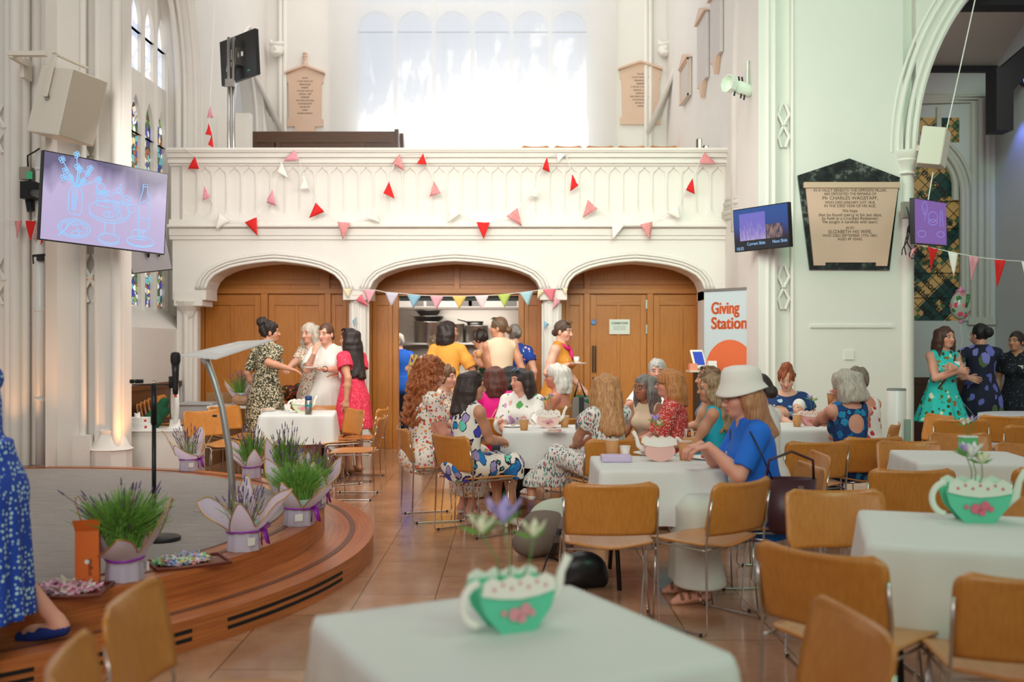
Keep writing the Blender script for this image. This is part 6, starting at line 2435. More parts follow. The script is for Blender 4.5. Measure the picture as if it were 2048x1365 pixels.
gallery_tablet('brown stone memorial tablet with an urn finial, left of the great window', 611, 122, 254, 40, True, 12)
gallery_tablet('brown stone memorial tablet with a plain gable, right of the great window', 1280, 114, 250, 44, False, 11)
for lb, y0, y1, zt, zb_, kind in (('small square memorial tablet on the right gallery wall, nearest the far corner', 14.7 + 1.0, 14.7 + 1.75, fz(122, 15.9), fz(196, 15.9), 0), ('tall narrow memorial tablet on the right gallery wall, middle of three', 14.3, 15.0, fz(35, 14.6), fz(165, 14.6), 1), ('largest memorial tablet on the right gallery wall, nearest the pillar', 13.35, 14.0, fz(-10, 13.7), fz(118, 13.7), 1)):
    t = thing('memorial_tablet', lb, 'memorial', (XR - .005, (y0 + y1) / 2, (zt + zb_) / 2))
    hw, hh = (y1 - y0) / 2, (zt - zb_) / 2
    MB().box((-.05, -hw, -hh), (0, hw, hh)).build('slab', plain('grey_marble', (206, 198, 194), .5, noise=.12, nscale=5), t, bevel=.01)
    m = MB()
    m.prism([(-.09, -hw - .04, hh), (-.09, hw + .04, hh), (-.09, 0, hh + .16)], (.09, 0, 0))
    m.build('pediment', MARBLE, t)
    if kind:
        MB().prism([(-.06, -hw * .5, -hh), (-.06, hw * .5, -hh), (-.06, 0, -hh - .22)], (.06, 0, 0)).build('bracket', MARBLE, t)
    else:
        m = MB()
        for a, b, c_, d in ((-hw, hw, hh - .03, hh), (-hw, hw, -hh, -hh + .03), (-hw, -hw + .03, -hh, hh), (hw - .03, hw, -hh, hh)):
            m.box((-.07, a, c_), (-.05, b, d))
        m.build('frame', MARBLE, t)
t = thing('door_notice', 'white paper notice pinned on the oak door', 'notice', (P_(1239), YP - .002, Zp(654)))
MB().box((-.145, -.004, -.105), (.145, 0, .105)).build('sheet', plain('pale_mint_paper', (226, 234, 222), .6), t)
fit(text('CONNECTIONS', .045, plain('grey_green_ink', (70, 96, 90), .6), t, (0, -.006, .035), bold=.001), .23)
for i, b in enumerate(('Come and find out more about', 'life here and how to join in', 'Please ask one of the team')):
    fit(text(b, .018, plain('grey_green_ink', (70, 96, 90), .6), t, (0, -.006, .0 - .022 * i)), .17)
t = thing('door_sign', 'small round blue fire door sign', 'sign', (P_(1187), YP - .02, Zp(645)))
MB().lathe([(0, 0), (.038, 0), (.038, .003), (0, .003)], 24, M=Matrix.Rotation(PI / 2, 4, 'X')).build('disc', plain('blue_sign', (20, 120, 200), .4), t)
fit(text('Fire door', .02, PAPER, t, (0, -.004, .004)), .055)
fit(text('keep shut', .02, PAPER, t, (0, -.004, -.014)), .055)
# Giving Station banner
A_, B_ = Vector((2.33, 12.05, 0)), Vector((2.82, 11.45, 0))
dv = (B_ - A_)
t = thing('roller_banner', 'pale blue roller banner with orange lettering beside the right pillar', 'banner', (A_ + B_) / 2, math.atan2(dv.y, dv.x))
hw = dv.length / 2
sheet_ = MB().box((-hw, -.003, .08), (hw, 0, 2.12)).build('printed_sheet', plain('pale_blue_print', (196, 208, 214), .5), t)
MB().box((-hw - .01, -.015, 2.11), (hw + .01, .012, 2.14)).build('top_rail', ALU, t)
MB().box((-hw - .02, -.1, 0), (hw + .02, .1, .08)).build('base', ALU, t, bevel=.01)
ORANGE = plain('orange_print', (226, 110, 66), .5)
fit(text('Giving', .2, ORANGE, sheet_, (-hw + .10, -.005, 2.12 - .28), align='LEFT', bold=.003, name='banner_lettering'), .41)
fit(text('Station', .2, ORANGE, sheet_, (-hw + .10, -.005, 2.12 - .46), align='LEFT', bold=.003, name='banner_lettering'), .52)
for dx_ in (.007, .013):
    fit(text('Giving', .2, ORANGE, sheet_, (-hw + .10 + dx_, -.0052, 2.12 - .28), align='LEFT', bold=.003, name='banner_lettering'), .41)
    fit(text('Station', .2, ORANGE, sheet_, (-hw + .10 + dx_, -.0052, 2.12 - .46), align='LEFT', bold=.003, name='banner_lettering'), .52)
m = MB()
R = .37
zc = 1.53 - R
pts = [(min(hw, R * math.cos(a)) - .0, -.004, zc + R * math.sin(a)) for a in np.linspace(-PI / 2, PI / 2, 24)] + [(max(-hw, -R * math.cos(a)), -.004, zc + R * math.sin(a)) for a in np.linspace(PI / 2, -PI / 2, 24)][1:-1]
m.prism(pts, (0, -.002, 0))
m.build('orange_disc', ORANGE, sheet_)
# donation kiosk
t = thing('donation_kiosk', 'black kiosk stand with a white tablet and leaflets before the banner', 'kiosk', (at(1405, 740, 11.6).x, 11.6, 0))
kz = at(1405, 741, 11.6).z
MB().box((-.09, -.12, 0), (.09, .12, kz - .02)).build('pedestal', plain('dark_brown_post', (50, 36, 30), .5), t)
MB().box((-.17, -.14, kz - .02), (.17, .14, kz)).build('shelf', plain('pale_shelf', (214, 206, 190), .5), t)
Mt = Matrix.Translation((-.02, 0, kz + .02)) @ Matrix.Rotation(.35, 4, 'Z') @ Matrix.Rotation(-.45, 4, 'X')
tb_ = MB().box((-.085, -.01, 0), (.085, .01, .24), Mt).build('tablet', WHITEPLASTIC, t, bevel=.008)
MB().box((-.062, -.013, .04), (.062, -.010, .21), Mt).build('tablet_screen', glow('tablet_blue', (30, 80, 210), .8), tb_)
MB().box((.05, -.12, kz), (.14, -.02, kz + .11)).build('leaflet_box', PAPER, t)
MB().box((-.17, -.12, kz), (-.08, -.02, kz + .08)).build('card_holder', plain('orange_pale', (236, 150, 120), .6), t)
MB().box((.10, 0, kz), (.17, .08, kz + .06)).build('pen_box', PAPER, t)
m = MB()
for k in range(6):
    m.tube([(.11 + .01 * k, .04, kz + .05), (.11 + .012 * k, .04, kz + .10)], .004, 6)
m.build('pens', BLACK, t)
# switch plate, bin
o = MB().box((X(1688), YR - .015, fz(720, YR)), (X(1707), YR, fz(701, YR))).build('switch_plate', WHITEPLASTIC, None, bevel=.003)
tag(o, 'square white switch plate low on the right pillar', 'switch')
t = thing('waste_bin', 'tall white cylindrical bin with a grey lid by the right pillar', 'bin', (at(1793, 800, 9.7).x, 9.7, 0))
zt = at(1793, 777, 9.7).z
MB().lathe([(.085, 0), (.088, .02), (.088, zt - .02), (.085, zt - .015)], 28).build('body', WHITEMETAL, t, True)
MB().lathe([(.09, zt - .02), (.09, zt - .005), (.075, zt), (.0, zt)], 28, caps=False).build('lid', plain('grey_lid', (120, 122, 120), .5), t, True)
MB().box((.04, -.1, 0), (.10, -.09, .75)).build('glass_panel', plain('green_glass', (170, 206, 190), .2, Transmission_Weight=.5), t)
# pews and odds in the gallery
Ypw = 16.3
t = thing('church_pew', 'dark wooden pew with panelled back up in the gallery', 'pew', (fx(646, Ypw), Ypw, TIER))
hw = fx(789, Ypw) - fx(646, Ypw)
zt = fz(266, Ypw) - TIER
MB().box((-hw, 0, 0), (hw, .05, zt)).build('back', PEWWOOD, t)
m = MB()
m.box((-hw, -.02, zt - .16), (hw, .0, zt + .02))
for x in (-hw, -hw * .75, -hw * .68, hw * .42, hw * .5, hw - .08):
    m.box((x, -.015, 0), (x + .10, .0, zt - .1))
m.build('frame', PEWWOOD, t)
MB().box((-hw, .05, .4), (hw, .45, .44)).build('seat', PEWWOOD, t)
MB().prism([(hw, 0, 0), (hw, .5, 0), (hw, .45, .5), (hw, .08, zt + .08), (hw, 0, zt + .06)], (.06, 0, 0)).build('bench_end', PEWWOOD, t)
t = thing('church_pew', 'end of a second pew, a dark stub right of the panelled one', 'pew', (fx(799, 16.9), 16.9, TIER))
MB().prism([(0, 0, 0), (0, .5, 0), (0, .45, .5), (0, .08, .95), (0, 0, .93)], (.06, 0, 0)).build('bench_end', PEWWOOD, t)
MB().box((-.5, .0, .0), (0, .05, .7)).build('back', PEWWOOD, t)
struct('trim_gallery_partition', MB().box((fx(428, 15.2), 15.2, 2.98), (fx(500, 15.2), 15.35, fz(226, 15.2))), STONE)
for k, (px, hgt, lb) in enumerate(((1398, .16, 'dark hymn book standing on the gallery ledge at the right'), (1411, .07, 'low leaning book beside the dark hymn book on the gallery ledge'))):
    t = thing('book', lb, 'book', (fx(px, 13.35), 13.35, fz(300)))
    MB().box((-.03, -.05, 0), (.03, .05, hgt)).build('cover', plain('book_brown', (84, 60, 52), .6), t)
    MB().box((-.02, -.053, .005), (.02, -.049, hgt - .005)).build('pages', PAPER, t)

# ------------------------------------------------------------ bunting
FL = {'r': REDCLOTH, 'g': GINGHAM, 'p': PINKCLOTH, 'w': WHITECLOTH}
for k, rgb in {'lil': (206, 200, 216), 'blu': (146, 186, 210), 'pnk': (236, 168, 180), 'yel': (240, 200, 112), 'pal': (240, 214, 216), 'lim': (188, 206, 104), 'sky': (170, 206, 214), 'ros': (232, 120, 136), 'crm': (240, 222, 186)}.items():
    FL[k] = plain('bunting_' + k, rgb, .85)


def bunting(name, label, Y, flags, cord, sc=1, o=(0, 0), sag=.0):
    t = thing(name, label, 'bunting', at(*((cord[0][0] / sc + o[0]), (cord[0][1] / sc + o[1])), Y))
    O = Vector(t.location)
    g = lambda p, dy=0.0: at(p[0] / sc + o[0], p[1] / sc + o[1], Y + dy) - O
    MB().tube([g(p) for p in cord], .005, 6).build('cord', GREENCORD, t, True)
    for c, a, b, d in flags:
        m = MB()
        A, B, D = g(a), g(b), g(d)
        n = 5
        vs, fs = [], []
        for i in range(n + 1):
            for j in range(n + 1 - i):
                u, v = i / n, j / n
                p = A * (1 - u - v) + B * u + D * v
                vs.append(p + Vector((0, -.012 - .018 * math.sin(5 * u + 3 * v + a[0]) * (u + v), 0)))
        ix = lambda i, j: sum(n + 1 - k for k in range(i)) + j
        for i in range(n):
            for j in range(n - i):
                fs.append((ix(i, j), ix(i + 1, j), ix(i, j + 1)))
                if j < n - i - 1:
                    fs.append((ix(i + 1, j), ix(i + 1, j + 1), ix(i, j + 1)))
        m.add(vs, fs)
        m.build('flag', FL[c], t, True, solid=.003)
    return t


z2 = [('r', (208, 180), (155, 265), (235, 267)), ('p', (272, 380), (310, 460), (255, 485)), ('w', (365, 570), (440, 620), (347, 685)), ('r', (545, 632), (628, 597), (634, 725)), ('p', (735, 410), (688, 495), (762, 522)), ('p', (885, 138), (805, 215), (917, 208)), ('w', (795, 215), (768, 290), (845, 330)), ('w', (945, 310), (920, 408), (985, 400)), ('r', (1030, 497), (1090, 558), (985, 605)), ('g', (1178, 628), (1270, 636), (1213, 748)), ('w', (1440, 540), (1370, 600), (1465, 640)), ('r', (1530, 352), (1492, 435), (1568, 470)), ('g', (1602, 165), (1550, 232), (1635, 282)), ('r', (1763, 160), (1720, 235), (1787, 240)), ('g', (1836, 350), (1885, 432), (1805, 457)), ('w', (1960, 520), (2020, 580), (1930, 640))]
z3 = [('r', (180, 630), (273, 633), (230, 747)), ('g', (462, 533), (383, 590), (490, 657)), ('w', (600, 380), (535, 455), (597, 465)), ('r', (662, 185), (628, 265), (682, 292)), ('w', (728, 160), (790, 165), (735, 225)), ('r', (833, 303), (877, 380), (820, 420)), ('g', (940, 477), (1008, 540), (905, 600)), ('w', (1105, 640), (1190, 650), (1110, 748)), ('g', (1297, 647), (1383, 625), (1365, 752)), ('w', (1560, 520), (1478, 570), (1570, 615)), ('r', (1655, 330), (1607, 408), (1670, 440)), ('g', (1733, 152), (1700, 230), (1820, 232))]
sh = (900 - 330) * 3.4133
allf = z2 + [(c,) + tuple((x + sh, y) for x, y in p) for c, *p in z3]
cord = [(130, 130), (208, 180), (240, 290), (272, 380), (310, 470), (365, 570), (440, 615), (545, 632), (628, 597), (700, 480), (735, 410), (790, 230), (885, 138), (917, 208), (945, 310), (1030, 497), (1090, 558), (1178, 628), (1270, 636), (1370, 600), (1440, 540), (1530, 352), (1560, 240), (1602, 165), (1763, 160), (1836, 350), (1885, 432), (1960, 520), (2020, 580)]
cord += [(x + sh, y) for x, y in ((180, 630), (273, 633), (383, 590), (462, 533), (560, 440), (600, 330), (662, 185), (728, 160), (790, 165), (833, 303), (877, 380), (940, 477), (1008, 540), (1105, 630), (1190, 650), (1297, 647), (1383, 625), (1478, 570), (1560, 520), (1607, 408), (1655, 330), (1733, 152))]
bunting('bunting', 'red, gingham and white bunting zigzagging across the gallery parapet', YF - .19, allf, cord, 3.4133, (330, 260))
kf = [('crm', (1215, 1085), (1275, 1085), (1250, 1150)), ('ros', (1345, 1120), (1300, 1165), (1390, 1210)), ('pnk', (1355, 1090), (1440, 1095), (1390, 1188))]
off = lambda p: (((p[0] / 4.452 + 740) - 330) * 3.4133, ((p[1] / 4.452 + 560) - 260) * 3.4133)
for c, a, b, d in (('lil', (135, 110), (255, 120), (190, 240)), ('blu', (330, 132), (455, 140), (388, 255)), ('pnk', (535, 145), (655, 147), (592, 270)), ('yel', (732, 146), (858, 147), (795, 262)), ('pal', (932, 142), (1058, 138), (995, 268)), ('lim', (1133, 130), (1255, 124), (1200, 250)), ('sky', (1330, 114), (1453, 100), (1408, 235)), ('crm', (1495, 96), (1560, 90), (1490, 175)), ('ros', (1535, 86), (1655, 76), (1625, 200)), ('pnk', (1650, 145), (1695, 195), (1630, 268)), ('crm', (1710, 70), (1758, 80), (1740, 135)), ('blu', (1550, 365), (1595, 395), (1548, 440)), ('blu', (-155, 365), (-120, 330), (-135, 420))):
    kf.append((c, off(a), off(b), off(d)))
cord = [(1275, 1085), (1355, 1090), (1440, 1095)] + [off(p) for p in ((135, 110), (255, 120), (455, 138), (655, 146), (858, 146), (1058, 138), (1255, 124), (1453, 100), (1535, 86), (1655, 76), (1740, 72))]
bunting('bunting', 'pastel bunting strung between the two white columns over the kitchen hatch', YF - .05, kf, cord, 3.4133, (330, 260))
bunting('bunting', 'red, white and pink bunting running from the aisle arch to the right edge', 10.5, [('r', (1855, 494), (1874, 498), (1862, 543)), ('w', (1895, 503), (1914, 507), (1906, 553)), ('p', (1937, 512), (1956, 515), (1943, 566)), ('r', (1988, 520), (2009, 521), (1994, 577)), ('w', (2042, 524), (2062, 524), (2052, 580)), ('p', (1822, 500), (1836, 492), (1818, 520))], [(1830, 489), (1855, 494), (1914, 507), (1956, 515), (2009, 521), (2062, 524)])
bunting('bunting', 'short red gingham bunting at the left edge beside the big screen', 9.7, [('g', (30, 442), (45, 442), (37, 478)), ('r', (52, 442), (74, 442), (60, 482)), ('g', (76, 450), (66, 478), (72, 484)), ('r', (84, 478), (88, 486), (80, 490))], [(-10, 440), (0, 440), (45, 442), (74, 442), (82, 460)])
bunting('bunting', 'few red flags hanging from a cord at the gallery left end', 13.2, [('p', (421, 213), (414, 236), (428, 236)), ('r', (418, 246), (412, 270), (425, 272)), ('r', (424, 268), (417, 290), (427, 296))], [(421, 195), (420, 215), (418, 246), (424, 270), (421, 297)])

# ------------------------------------------------------------ kitchen
Yk = 15.9
t = thing('extractor_hood', 'steel extractor hood with white vent grilles over the kitchen hatch', 'extractor hood', (fx(917, Yk), Yk, fz(618, Yk)))
hw = fx(1045, Yk) - fx(917, Yk)
MB().box((-hw, -.35, 0), (hw, .5, .17)).build('canopy', plain('kitchen_enamel', (220, 216, 208), .35), t, bevel=.006)
for px in (840, 868, 935, 950, 1022):
    x = fx(px, Yk) - t.location.x
    m = MB()
    m.box((x - .09, -.356, .03), (x + .09, -.35, .13))
    for k in range(7):
        m.box((x - .085, -.364, .035 + .013 * k), (x + .085, -.356, .040 + .013 * k))
    m.build('vent_grille', plain('vent_grey', (150, 148, 146), .5), t)
MB().box((-hw, -.37, -.02), (hw, -.33, .01)).build('drip_edge', STEEL, t)
t = thing('kitchen_shelf', 'steel shelf carrying the big stock pots', 'shelf', (fx(917, 16.2), 16.2, fz(686, 16.2)))
MB().box((-1.2, -.2, -.03), (1.1, .3, 0)).build('board', STEEL, t)
for x in (-1.0, 0, .9):
    MB().box((x, .1, -.3), (x + .03, .3, -.03)).build('bracket', STEEL, t)
t = thing('kitchen_counter', 'steel kitchen counter under the shelf of pots', 'counter', (fx(917, 16.1), 16.1, 0))
MB().box((-1.3, -.35, .88), (1.2, .4, .92)).build('worktop', STEEL, t)
MB().box((-1.3, -.3, 0), (1.2, .4, .88)).build('cabinet', plain('kitchen_enamel', (220, 216, 208)), t)
sz0 = fz(686, 16.2)


def pot(label, px, r, h, y=16.2, extra_=None):
    t = thing('stock_pot', label, 'pot', (fx(px, y), y, sz0), 0, 'steel stock pots')
    MB().lathe([(r * .97, 0), (r, .02), (r, h), (r * 1.04, h + .008), (r * .96, h), (r * .95, .02), (0, .02)], 28, caps=False).build('body', STEEL, t, True)
    for s in (-1, 1):
        MB().tube([(s * r, -.04, h * .8), (s * (r + .04), -.04, h * .82), (s * (r + .04), .04, h * .82), (s * r, .04, h * .8)], .007, 6).build('handle', STEEL, t, True)
    return t


pot('large steel stock pot under the colanders', 859, .25, .33)
pot('middle stock pot half hidden by the woman in yellow', 908, .17, .30)
pot('right hand stock pot with a smaller pan on it', 953, .19, .27)
for k, (lb, dz, r) in enumerate((('wide steel colander on the large stock pot', .335, .25), ('shallow steel pan lying on top of the colander', .43, .20))):
    t = thing('colander', lb, 'colander', (fx(857, 16.2), 16.2, sz0 + dz))
    MB().lathe([(r * .55, 0), (r * .85, .04), (r, .09), (r * 1.05, .095), (r * .98, .09), (r * .8, .045), (0, .01)], 28, caps=False).build('bowl', STEEL, t, True)
    MB().tube([(-r, 0, .09), (-r - .05, -.03, .12), (-r - .06, 0, .13), (-r, .02, .09)], .006, 6).build('handle', STEEL, t, True)
t = thing('saucepan', 'dark saucepan tilted on the right hand stock pot', 'pan', (fx(950, 16.2), 16.2, sz0 + .278))
MB().lathe([(.12, 0), (.14, .07), (.135, .07), (.115, .01), (0, .01)], 24, caps=False).build('bowl', plain('dark_steel', (90, 88, 86), .3, .9), t, True)
MB().tube([(-.13, 0, .06), (-.28, -.05, .10)], .01, 8).build('handle', BLACK, t)

# ------------------------------------------------------------ bags on the floor and chairs
f = Field().el(V3(0, 0, .17), V3(.22, .15, .17)).el(V3(.14, .02, .26), V3(.14, .12, .14)).el(V3(-.14, -.02, .10), V3(.14, .12, .10))
t = thing('rucksack', 'grey and pale green rucksack slumped on the floor behind the front chair', 'rucksack', (at(1095, 1100, 6.9).x + .02, 6.95, 0), .3)
np_mesh('pack', *f.mesh(.012), plain('taupe_canvas', (118, 106, 94), .85, noise=.1, nscale=30), t)
f = Field().el(V3(.06, .03, .26), V3(.20, .12, .13)).el(V3(.18, .02, .33), V3(.10, .09, .10)).rc(V3(-.1, -.08, .2), V3(.2, -.06, .3), .05, .05)
np_mesh('top_flap', *f.mesh(.012), print_mat('pale_green_canvas', (186, 196, 176), [(5, .35, [(110, 150, 130)], None, .5)], .85), t)
m = MB()
m.tube([(-.02, -.16, .10), (.02, -.20, .26), (.14, -.14, .42), (.24, -.02, .36)], .022, 8)
m.build('shoulder_strap', plain('grey_strap', (120, 112, 104), .8), t, True)
MB().tube([(-.06, -.17, .02), (-.03, -.20, .12), (.0, -.2, .22)], .016, 6).build('webbing', BLACK, t, True)
MB().box((-.05, -.225, .13), (.0, -.205, .18)).build('buckle', STEEL, t)
t = thing('handbag', 'black leather handbag on the floor under the front chair', 'handbag', (at(1165, 1160, 6.05).x, 6.05, 0), .1)
f = Field().el(V3(0, 0, .10), V3(.15, .08, .115), .03).rc(V3(-.11, 0, .04), V3(.11, 0, .04), .05, .05, .04)
np_mesh('bag_body', *f.mesh(.009), plain('black_leather', (28, 28, 32), .35), t)
MB().tube([(-.12, 0, .15), (-.22, -.05, .20), (-.26, -.06, .08), (-.16, -.08, .02)], .008, 6).build('strap', BLACK, t, True)
t = thing('handbag', 'burgundy bucket handbag hanging on the chair behind the woman in the hat', 'handbag', (at(1580, 975, 5.44).x, 5.44, .44))
BUR = plain('burgundy_leather', (64, 26, 36), .4)
MB().lathe([(.10, 0), (.115, .02), (.145, .30), (.140, .30), (.11, .02)], 24, sy=.55).build('bag_body', BUR, t, True)
MB().tube([(-.13, 0, .29), (-.12, -.02, .40), (.0, -.03, .45), (.12, -.02, .40), (.13, 0, .29)], .008, 8).build('handle', BUR, t, True)
MB().tube([(-.09, .02, .29), (-.14, .05, .42), (-.2, .08, .55)], .005, 6).build('strap', BLACK, t, True)
MB().box((.02, -.082, .2), (.05, -.075, .27)).build('clasp', STEEL, t)
t = thing('tote_bag', 'grey and black tote bag hanging from the arm of the woman in mustard', 'bag', (at(1163, 815, 11.55).x, 11.55, .50))
MB().prism([(-.13, 0, 0), (.13, 0, 0), (.12, 0, .36), (-.10, 0, .36)], (0, .08, 0)).build('bag_body', plain('grey_mesh_fabric', (112, 108, 104), .8), t, bevel=.01)
MB().prism([(-.03, -.004, 0), (.03, -.004, 0), (.03, -.004, .36), (-.03, -.004, .36)], (0, .002, 0)).build('black_panel', BLACK, t)
MB().tube([(-.08, .03, .36), (-.03, .03, .56), (.05, .03, .36)], .012, 6).build('strap', BLACK, t, True)
MB().tube([(-.06, .06, .34), (.16, .04, .30)], .055, 10).build('green_roll', plain('green_fabric', (20, 92, 60), .8), t, True)
f = Field().el(V3(0, 0, .12), V3(.07, .05, .13)).rc(V3(0, 0, .2), V3(.01, 0, .27), .03, .02)
o = np_mesh('green_bag', *f.mesh(.01), plain('bottle_green', (34, 84, 44), .5))
o.location = (at(1012, 1030, 8.2).x, 8.25, 0)
tag(o, 'small dark green bag on the floor under the centre table', 'bag')
# paper bag on table D
t = thing('paper_bag', 'small brown paper gift bag with string handles behind the cups', 'bag', tp(1378, 905))
MB().box((-.045, -.03, 0), (.045, .03, .10)).build('bag_body', KRAFT, t)
for s in (-1, 1):
    MB().tube([(-.025, .028 * s, .10), (-.02, .028 * s, .155), (.02, .028 * s, .155), (.025, .028 * s, .10)], .003, 6).build('string_handle', PAPER, t, True)
# foil balloon
t = thing('foil_balloon', 'clear balloon printed with pink roses floating by the aisle window', 'balloon', at(1921, 612, 11.2))
f = Field().el(V3(0, 0, 0), V3(.115, .09, .16)).el(V3(0, 0, .15), V3(.05, .04, .03))
np_mesh('balloon_skin', *f.mesh(.012), print_mat('rose_balloon_print', (160, 170, 160), [(15, .42, [(196, 60, 90), (220, 120, 140), (60, 110, 60), (206, 80, 110)], None, .85)], .15), t)
MB().lathe([(.0, .15), (.06, .165), (.03, .19), (.012, .2), (.015, .22)], 12, caps=False).build('pink_lid', plain('pink_foil', (206, 130, 170), .2, .3), t, True)
MB().tube([(.02, -.08, -.02), (.045, -.09, .06), (.06, -.06, .12)], .018, 8).build('green_spout', plain('green_foil', (60, 120, 60), .25, .3), t, True)
MB().tube([(0, 0, -.155), (.0, 0, -.19), (.01, 0, -.2)], .016, 6, radii=[.012, .022, .004]).build('knot', plain('pink_foil', (206, 130, 170)), t)
MB().tube([(0, 0, -.19), (.02, 0, -.4), (-.02, 0, -.62), (-.01, .1, -1.0), (.3, .1, -1.36)], .0015, 5).build('string', PAPER, t)
# ------------------------------------------------------------ people
def W(*p):
    return np.array(p, float)


def wat(px, py, Y):
    return np.array(at(px, py, Y))


def P(label, px, ytop, Y, fa, dx=0, dy=0, hairt=.018, **kw):
    p = at(px, ytop, Y)
    return person(label, (p.x + dx, Y + dy), fa=fa, top=p.z - hairt, **kw)


def sticker(x=.07, h=.37, f=.14):
    def fn(me, G, sp, k, arms, LEG):
        c, r, u = sp(h, x, f), sp(h, x + .03, f - .008) - sp(h, x, f), sp(h + .02, x, f - .004) - sp(h, x, f)
        n = nrm(np.cross(r, u)) * .004
        MB().prism([c - r - u, c + r - u, c + r + u, c - r + u], -n * 2).build('name_sticker', PAPER, me)
    return fn


def both(*fs):
    def fn(*a):
        for f_ in fs:
            f_(*a)
    return fn


F_GREEN = print_mat('olive_and_cream_print', (62, 62, 44), [(62, .52, [(214, 200, 170), (190, 176, 140), (230, 218, 190)], None, .75)])
F_BEIGE = print_mat('beige_posy_print', (222, 206, 186), [(40, .45, [(200, 110, 90), (110, 130, 90), (170, 90, 80), (90, 100, 120)], None, .7)])
F_WHITE = plain('white_cotton_dress', (238, 234, 226), .8, noise=.05, nscale=30)
F_CORAL = print_mat('coral_print', (232, 58, 88), [(50, .42, [(244, 110, 130), (214, 40, 70)], None, .7)])
F_YELLOW = plain('marigold_cotton', (236, 168, 70), .8, noise=.06, nscale=14)
F_CREAMV = plain('cream_vest_linen', (232, 208, 178), .8, noise=.05, nscale=14)
F_NAVYF = print_mat('royal_blue_floral', (26, 62, 150), [(22, .34, [(230, 190, 190), (190, 220, 240), (220, 120, 110)], None, .55)])
F_MUST = plain('mustard_linen', (208, 140, 48), .8, noise=.08, nscale=14)
F_CURLY = print_mat('white_meadow_print', (240, 232, 220), [(30, .40, [(214, 70, 60), (232, 150, 60), (226, 110, 110), (236, 180, 120)], None, .75), (46, .30, [(50, 56, 50), (96, 110, 80), (40, 40, 50)], None, .55)])
F_TULIP = print_mat('bold_tulip_print', (238, 232, 222), [(14, .47, [(70, 72, 190), (30, 140, 200), (110, 210, 190), (168, 150, 200), (40, 120, 200)], (24, 24, 50), .95)], stretch=(1, 1, .8))
F_PINK = plain('hot_pink_cotton', (252, 24, 150), .7)
F_SPRING = print_mat('white_spring_floral', (242, 236, 230), [(13, .40, [(210, 160, 210), (90, 170, 90), (236, 180, 170), (60, 160, 90), (200, 120, 70)], None, .55), (30, .3, [(120, 160, 90), (170, 130, 190)], None, .35)], stretch=(1, 1, .6))
F_TAN = plain('tan_sundress', (176, 122, 64), .8)
F_STREAK = print_mat('brush_stroke_print', (240, 236, 228), [(44, .5, [(70, 140, 130), (180, 100, 110), (60, 70, 90), (150, 200, 196)], None, .72)], stretch=(1.9, 1.9, .55))
F_RED = print_mat('red_ditsy_print', (206, 62, 58), [(75, .38, [(244, 220, 210), (240, 180, 160)], None, .7)])
F_BW = print_mat('black_white_print', (240, 238, 232), [(26, .45, [(24, 24, 26)], None, .6)])
F_TURQ = plain('bright_turquoise_jersey', (24, 176, 200), .7)
F_BLUE = plain('bright_blue_knit', (22, 112, 222), .75, noise=.10, nscale=60)
F_NAVYW = print_mat('navy_white_bloom', (24, 56, 110), [(16, .36, [(190, 214, 230), (120, 170, 200)], None, .55)])
F_DEEP = print_mat('deep_blue_mosaic', (12, 66, 124), [(17, .52, [(20, 110, 170), (30, 140, 190), (10, 50, 110)], (8, 30, 70), .8)])
F_REDW = print_mat('white_with_red_blooms', (240, 232, 228), [(17, .42, [(206, 50, 66), (214, 70, 80)], None, .65)])
F_AQUA = print_mat('turquoise_palm_print', (46, 204, 196), [(19, .40, [(90, 110, 40), (60, 60, 40), (150, 110, 60), (230, 240, 210)], None, .7), (9, .3, [(70, 180, 220), (240, 240, 220)], None, .3)])
F_NIGHT = print_mat('navy_iris_print', (22, 26, 52), [(8.5, .46, [(110, 112, 200), (84, 104, 66), (132, 130, 214), (96, 100, 180)], None, .85)], stretch=(1, 1, .7))
F_BLACKF = print_mat('black_ditsy_print', (20, 22, 34), [(38, .3, [(90, 100, 120), (60, 70, 90)], None, .5)])
F_POLKA = dots_mat('blue_polka_dots', (20, 68, 176), (186, 222, 230), 44, .33)
F_TEE = plain('blue_tee', (24, 96, 200), .8)
F_SKY = plain('pale_sky_skirt', (214, 218, 208), .8, noise=.05, nscale=20)
F_LACE = plain('white_lace_top', (240, 236, 230), .85, noise=.08, nscale=50)
JEANS = plain('dark_trousers', (46, 50, 66), .8)
CREAMT = plain('cream_trousers', (226, 214, 194), .8)
SANDAL = plain('white_leather', (236, 230, 220), .5)
BLUESHOE = plain('blue_suede', (14, 44, 120), .75)
NUDE = plain('tan_leather', (150, 104, 72), .5)
TORT = plain('tortoiseshell', (90, 40, 34), .3)
WIRE = plain('wire_frame', (130, 110, 90), .3, .8)

# the passer-by at the left edge
person('person in a blue white-spotted dress stepping off the stage, cropped by the left edge', (-2.29, 4.27), fa=178, top=1.66, base=0, lean=9, LH=(-.18, .42, .85), RH=(.2, .42, .9), side=0, w=1.08, skin='pink',
       wear=[dict(t='dress', mat=F_POLKA, sl=.95, neck=('scoop', .09), back=.05, hem=.31, flare=.235, fold=(11, .07, 1))], shoes=dict(mat=BLUESHOE),
       legs=dict(aR=W(-2.035, 4.45, .235), kR=W(-2.27, 4.36, .56), aL=W(-2.14, 4.03, .09), kL=W(-2.28, 4.17, .5), fL=(0, 1, -.1), fR=(0, 1, -.1)), hair=dict(s='bob', len=.2, c=(90, 60, 40)))
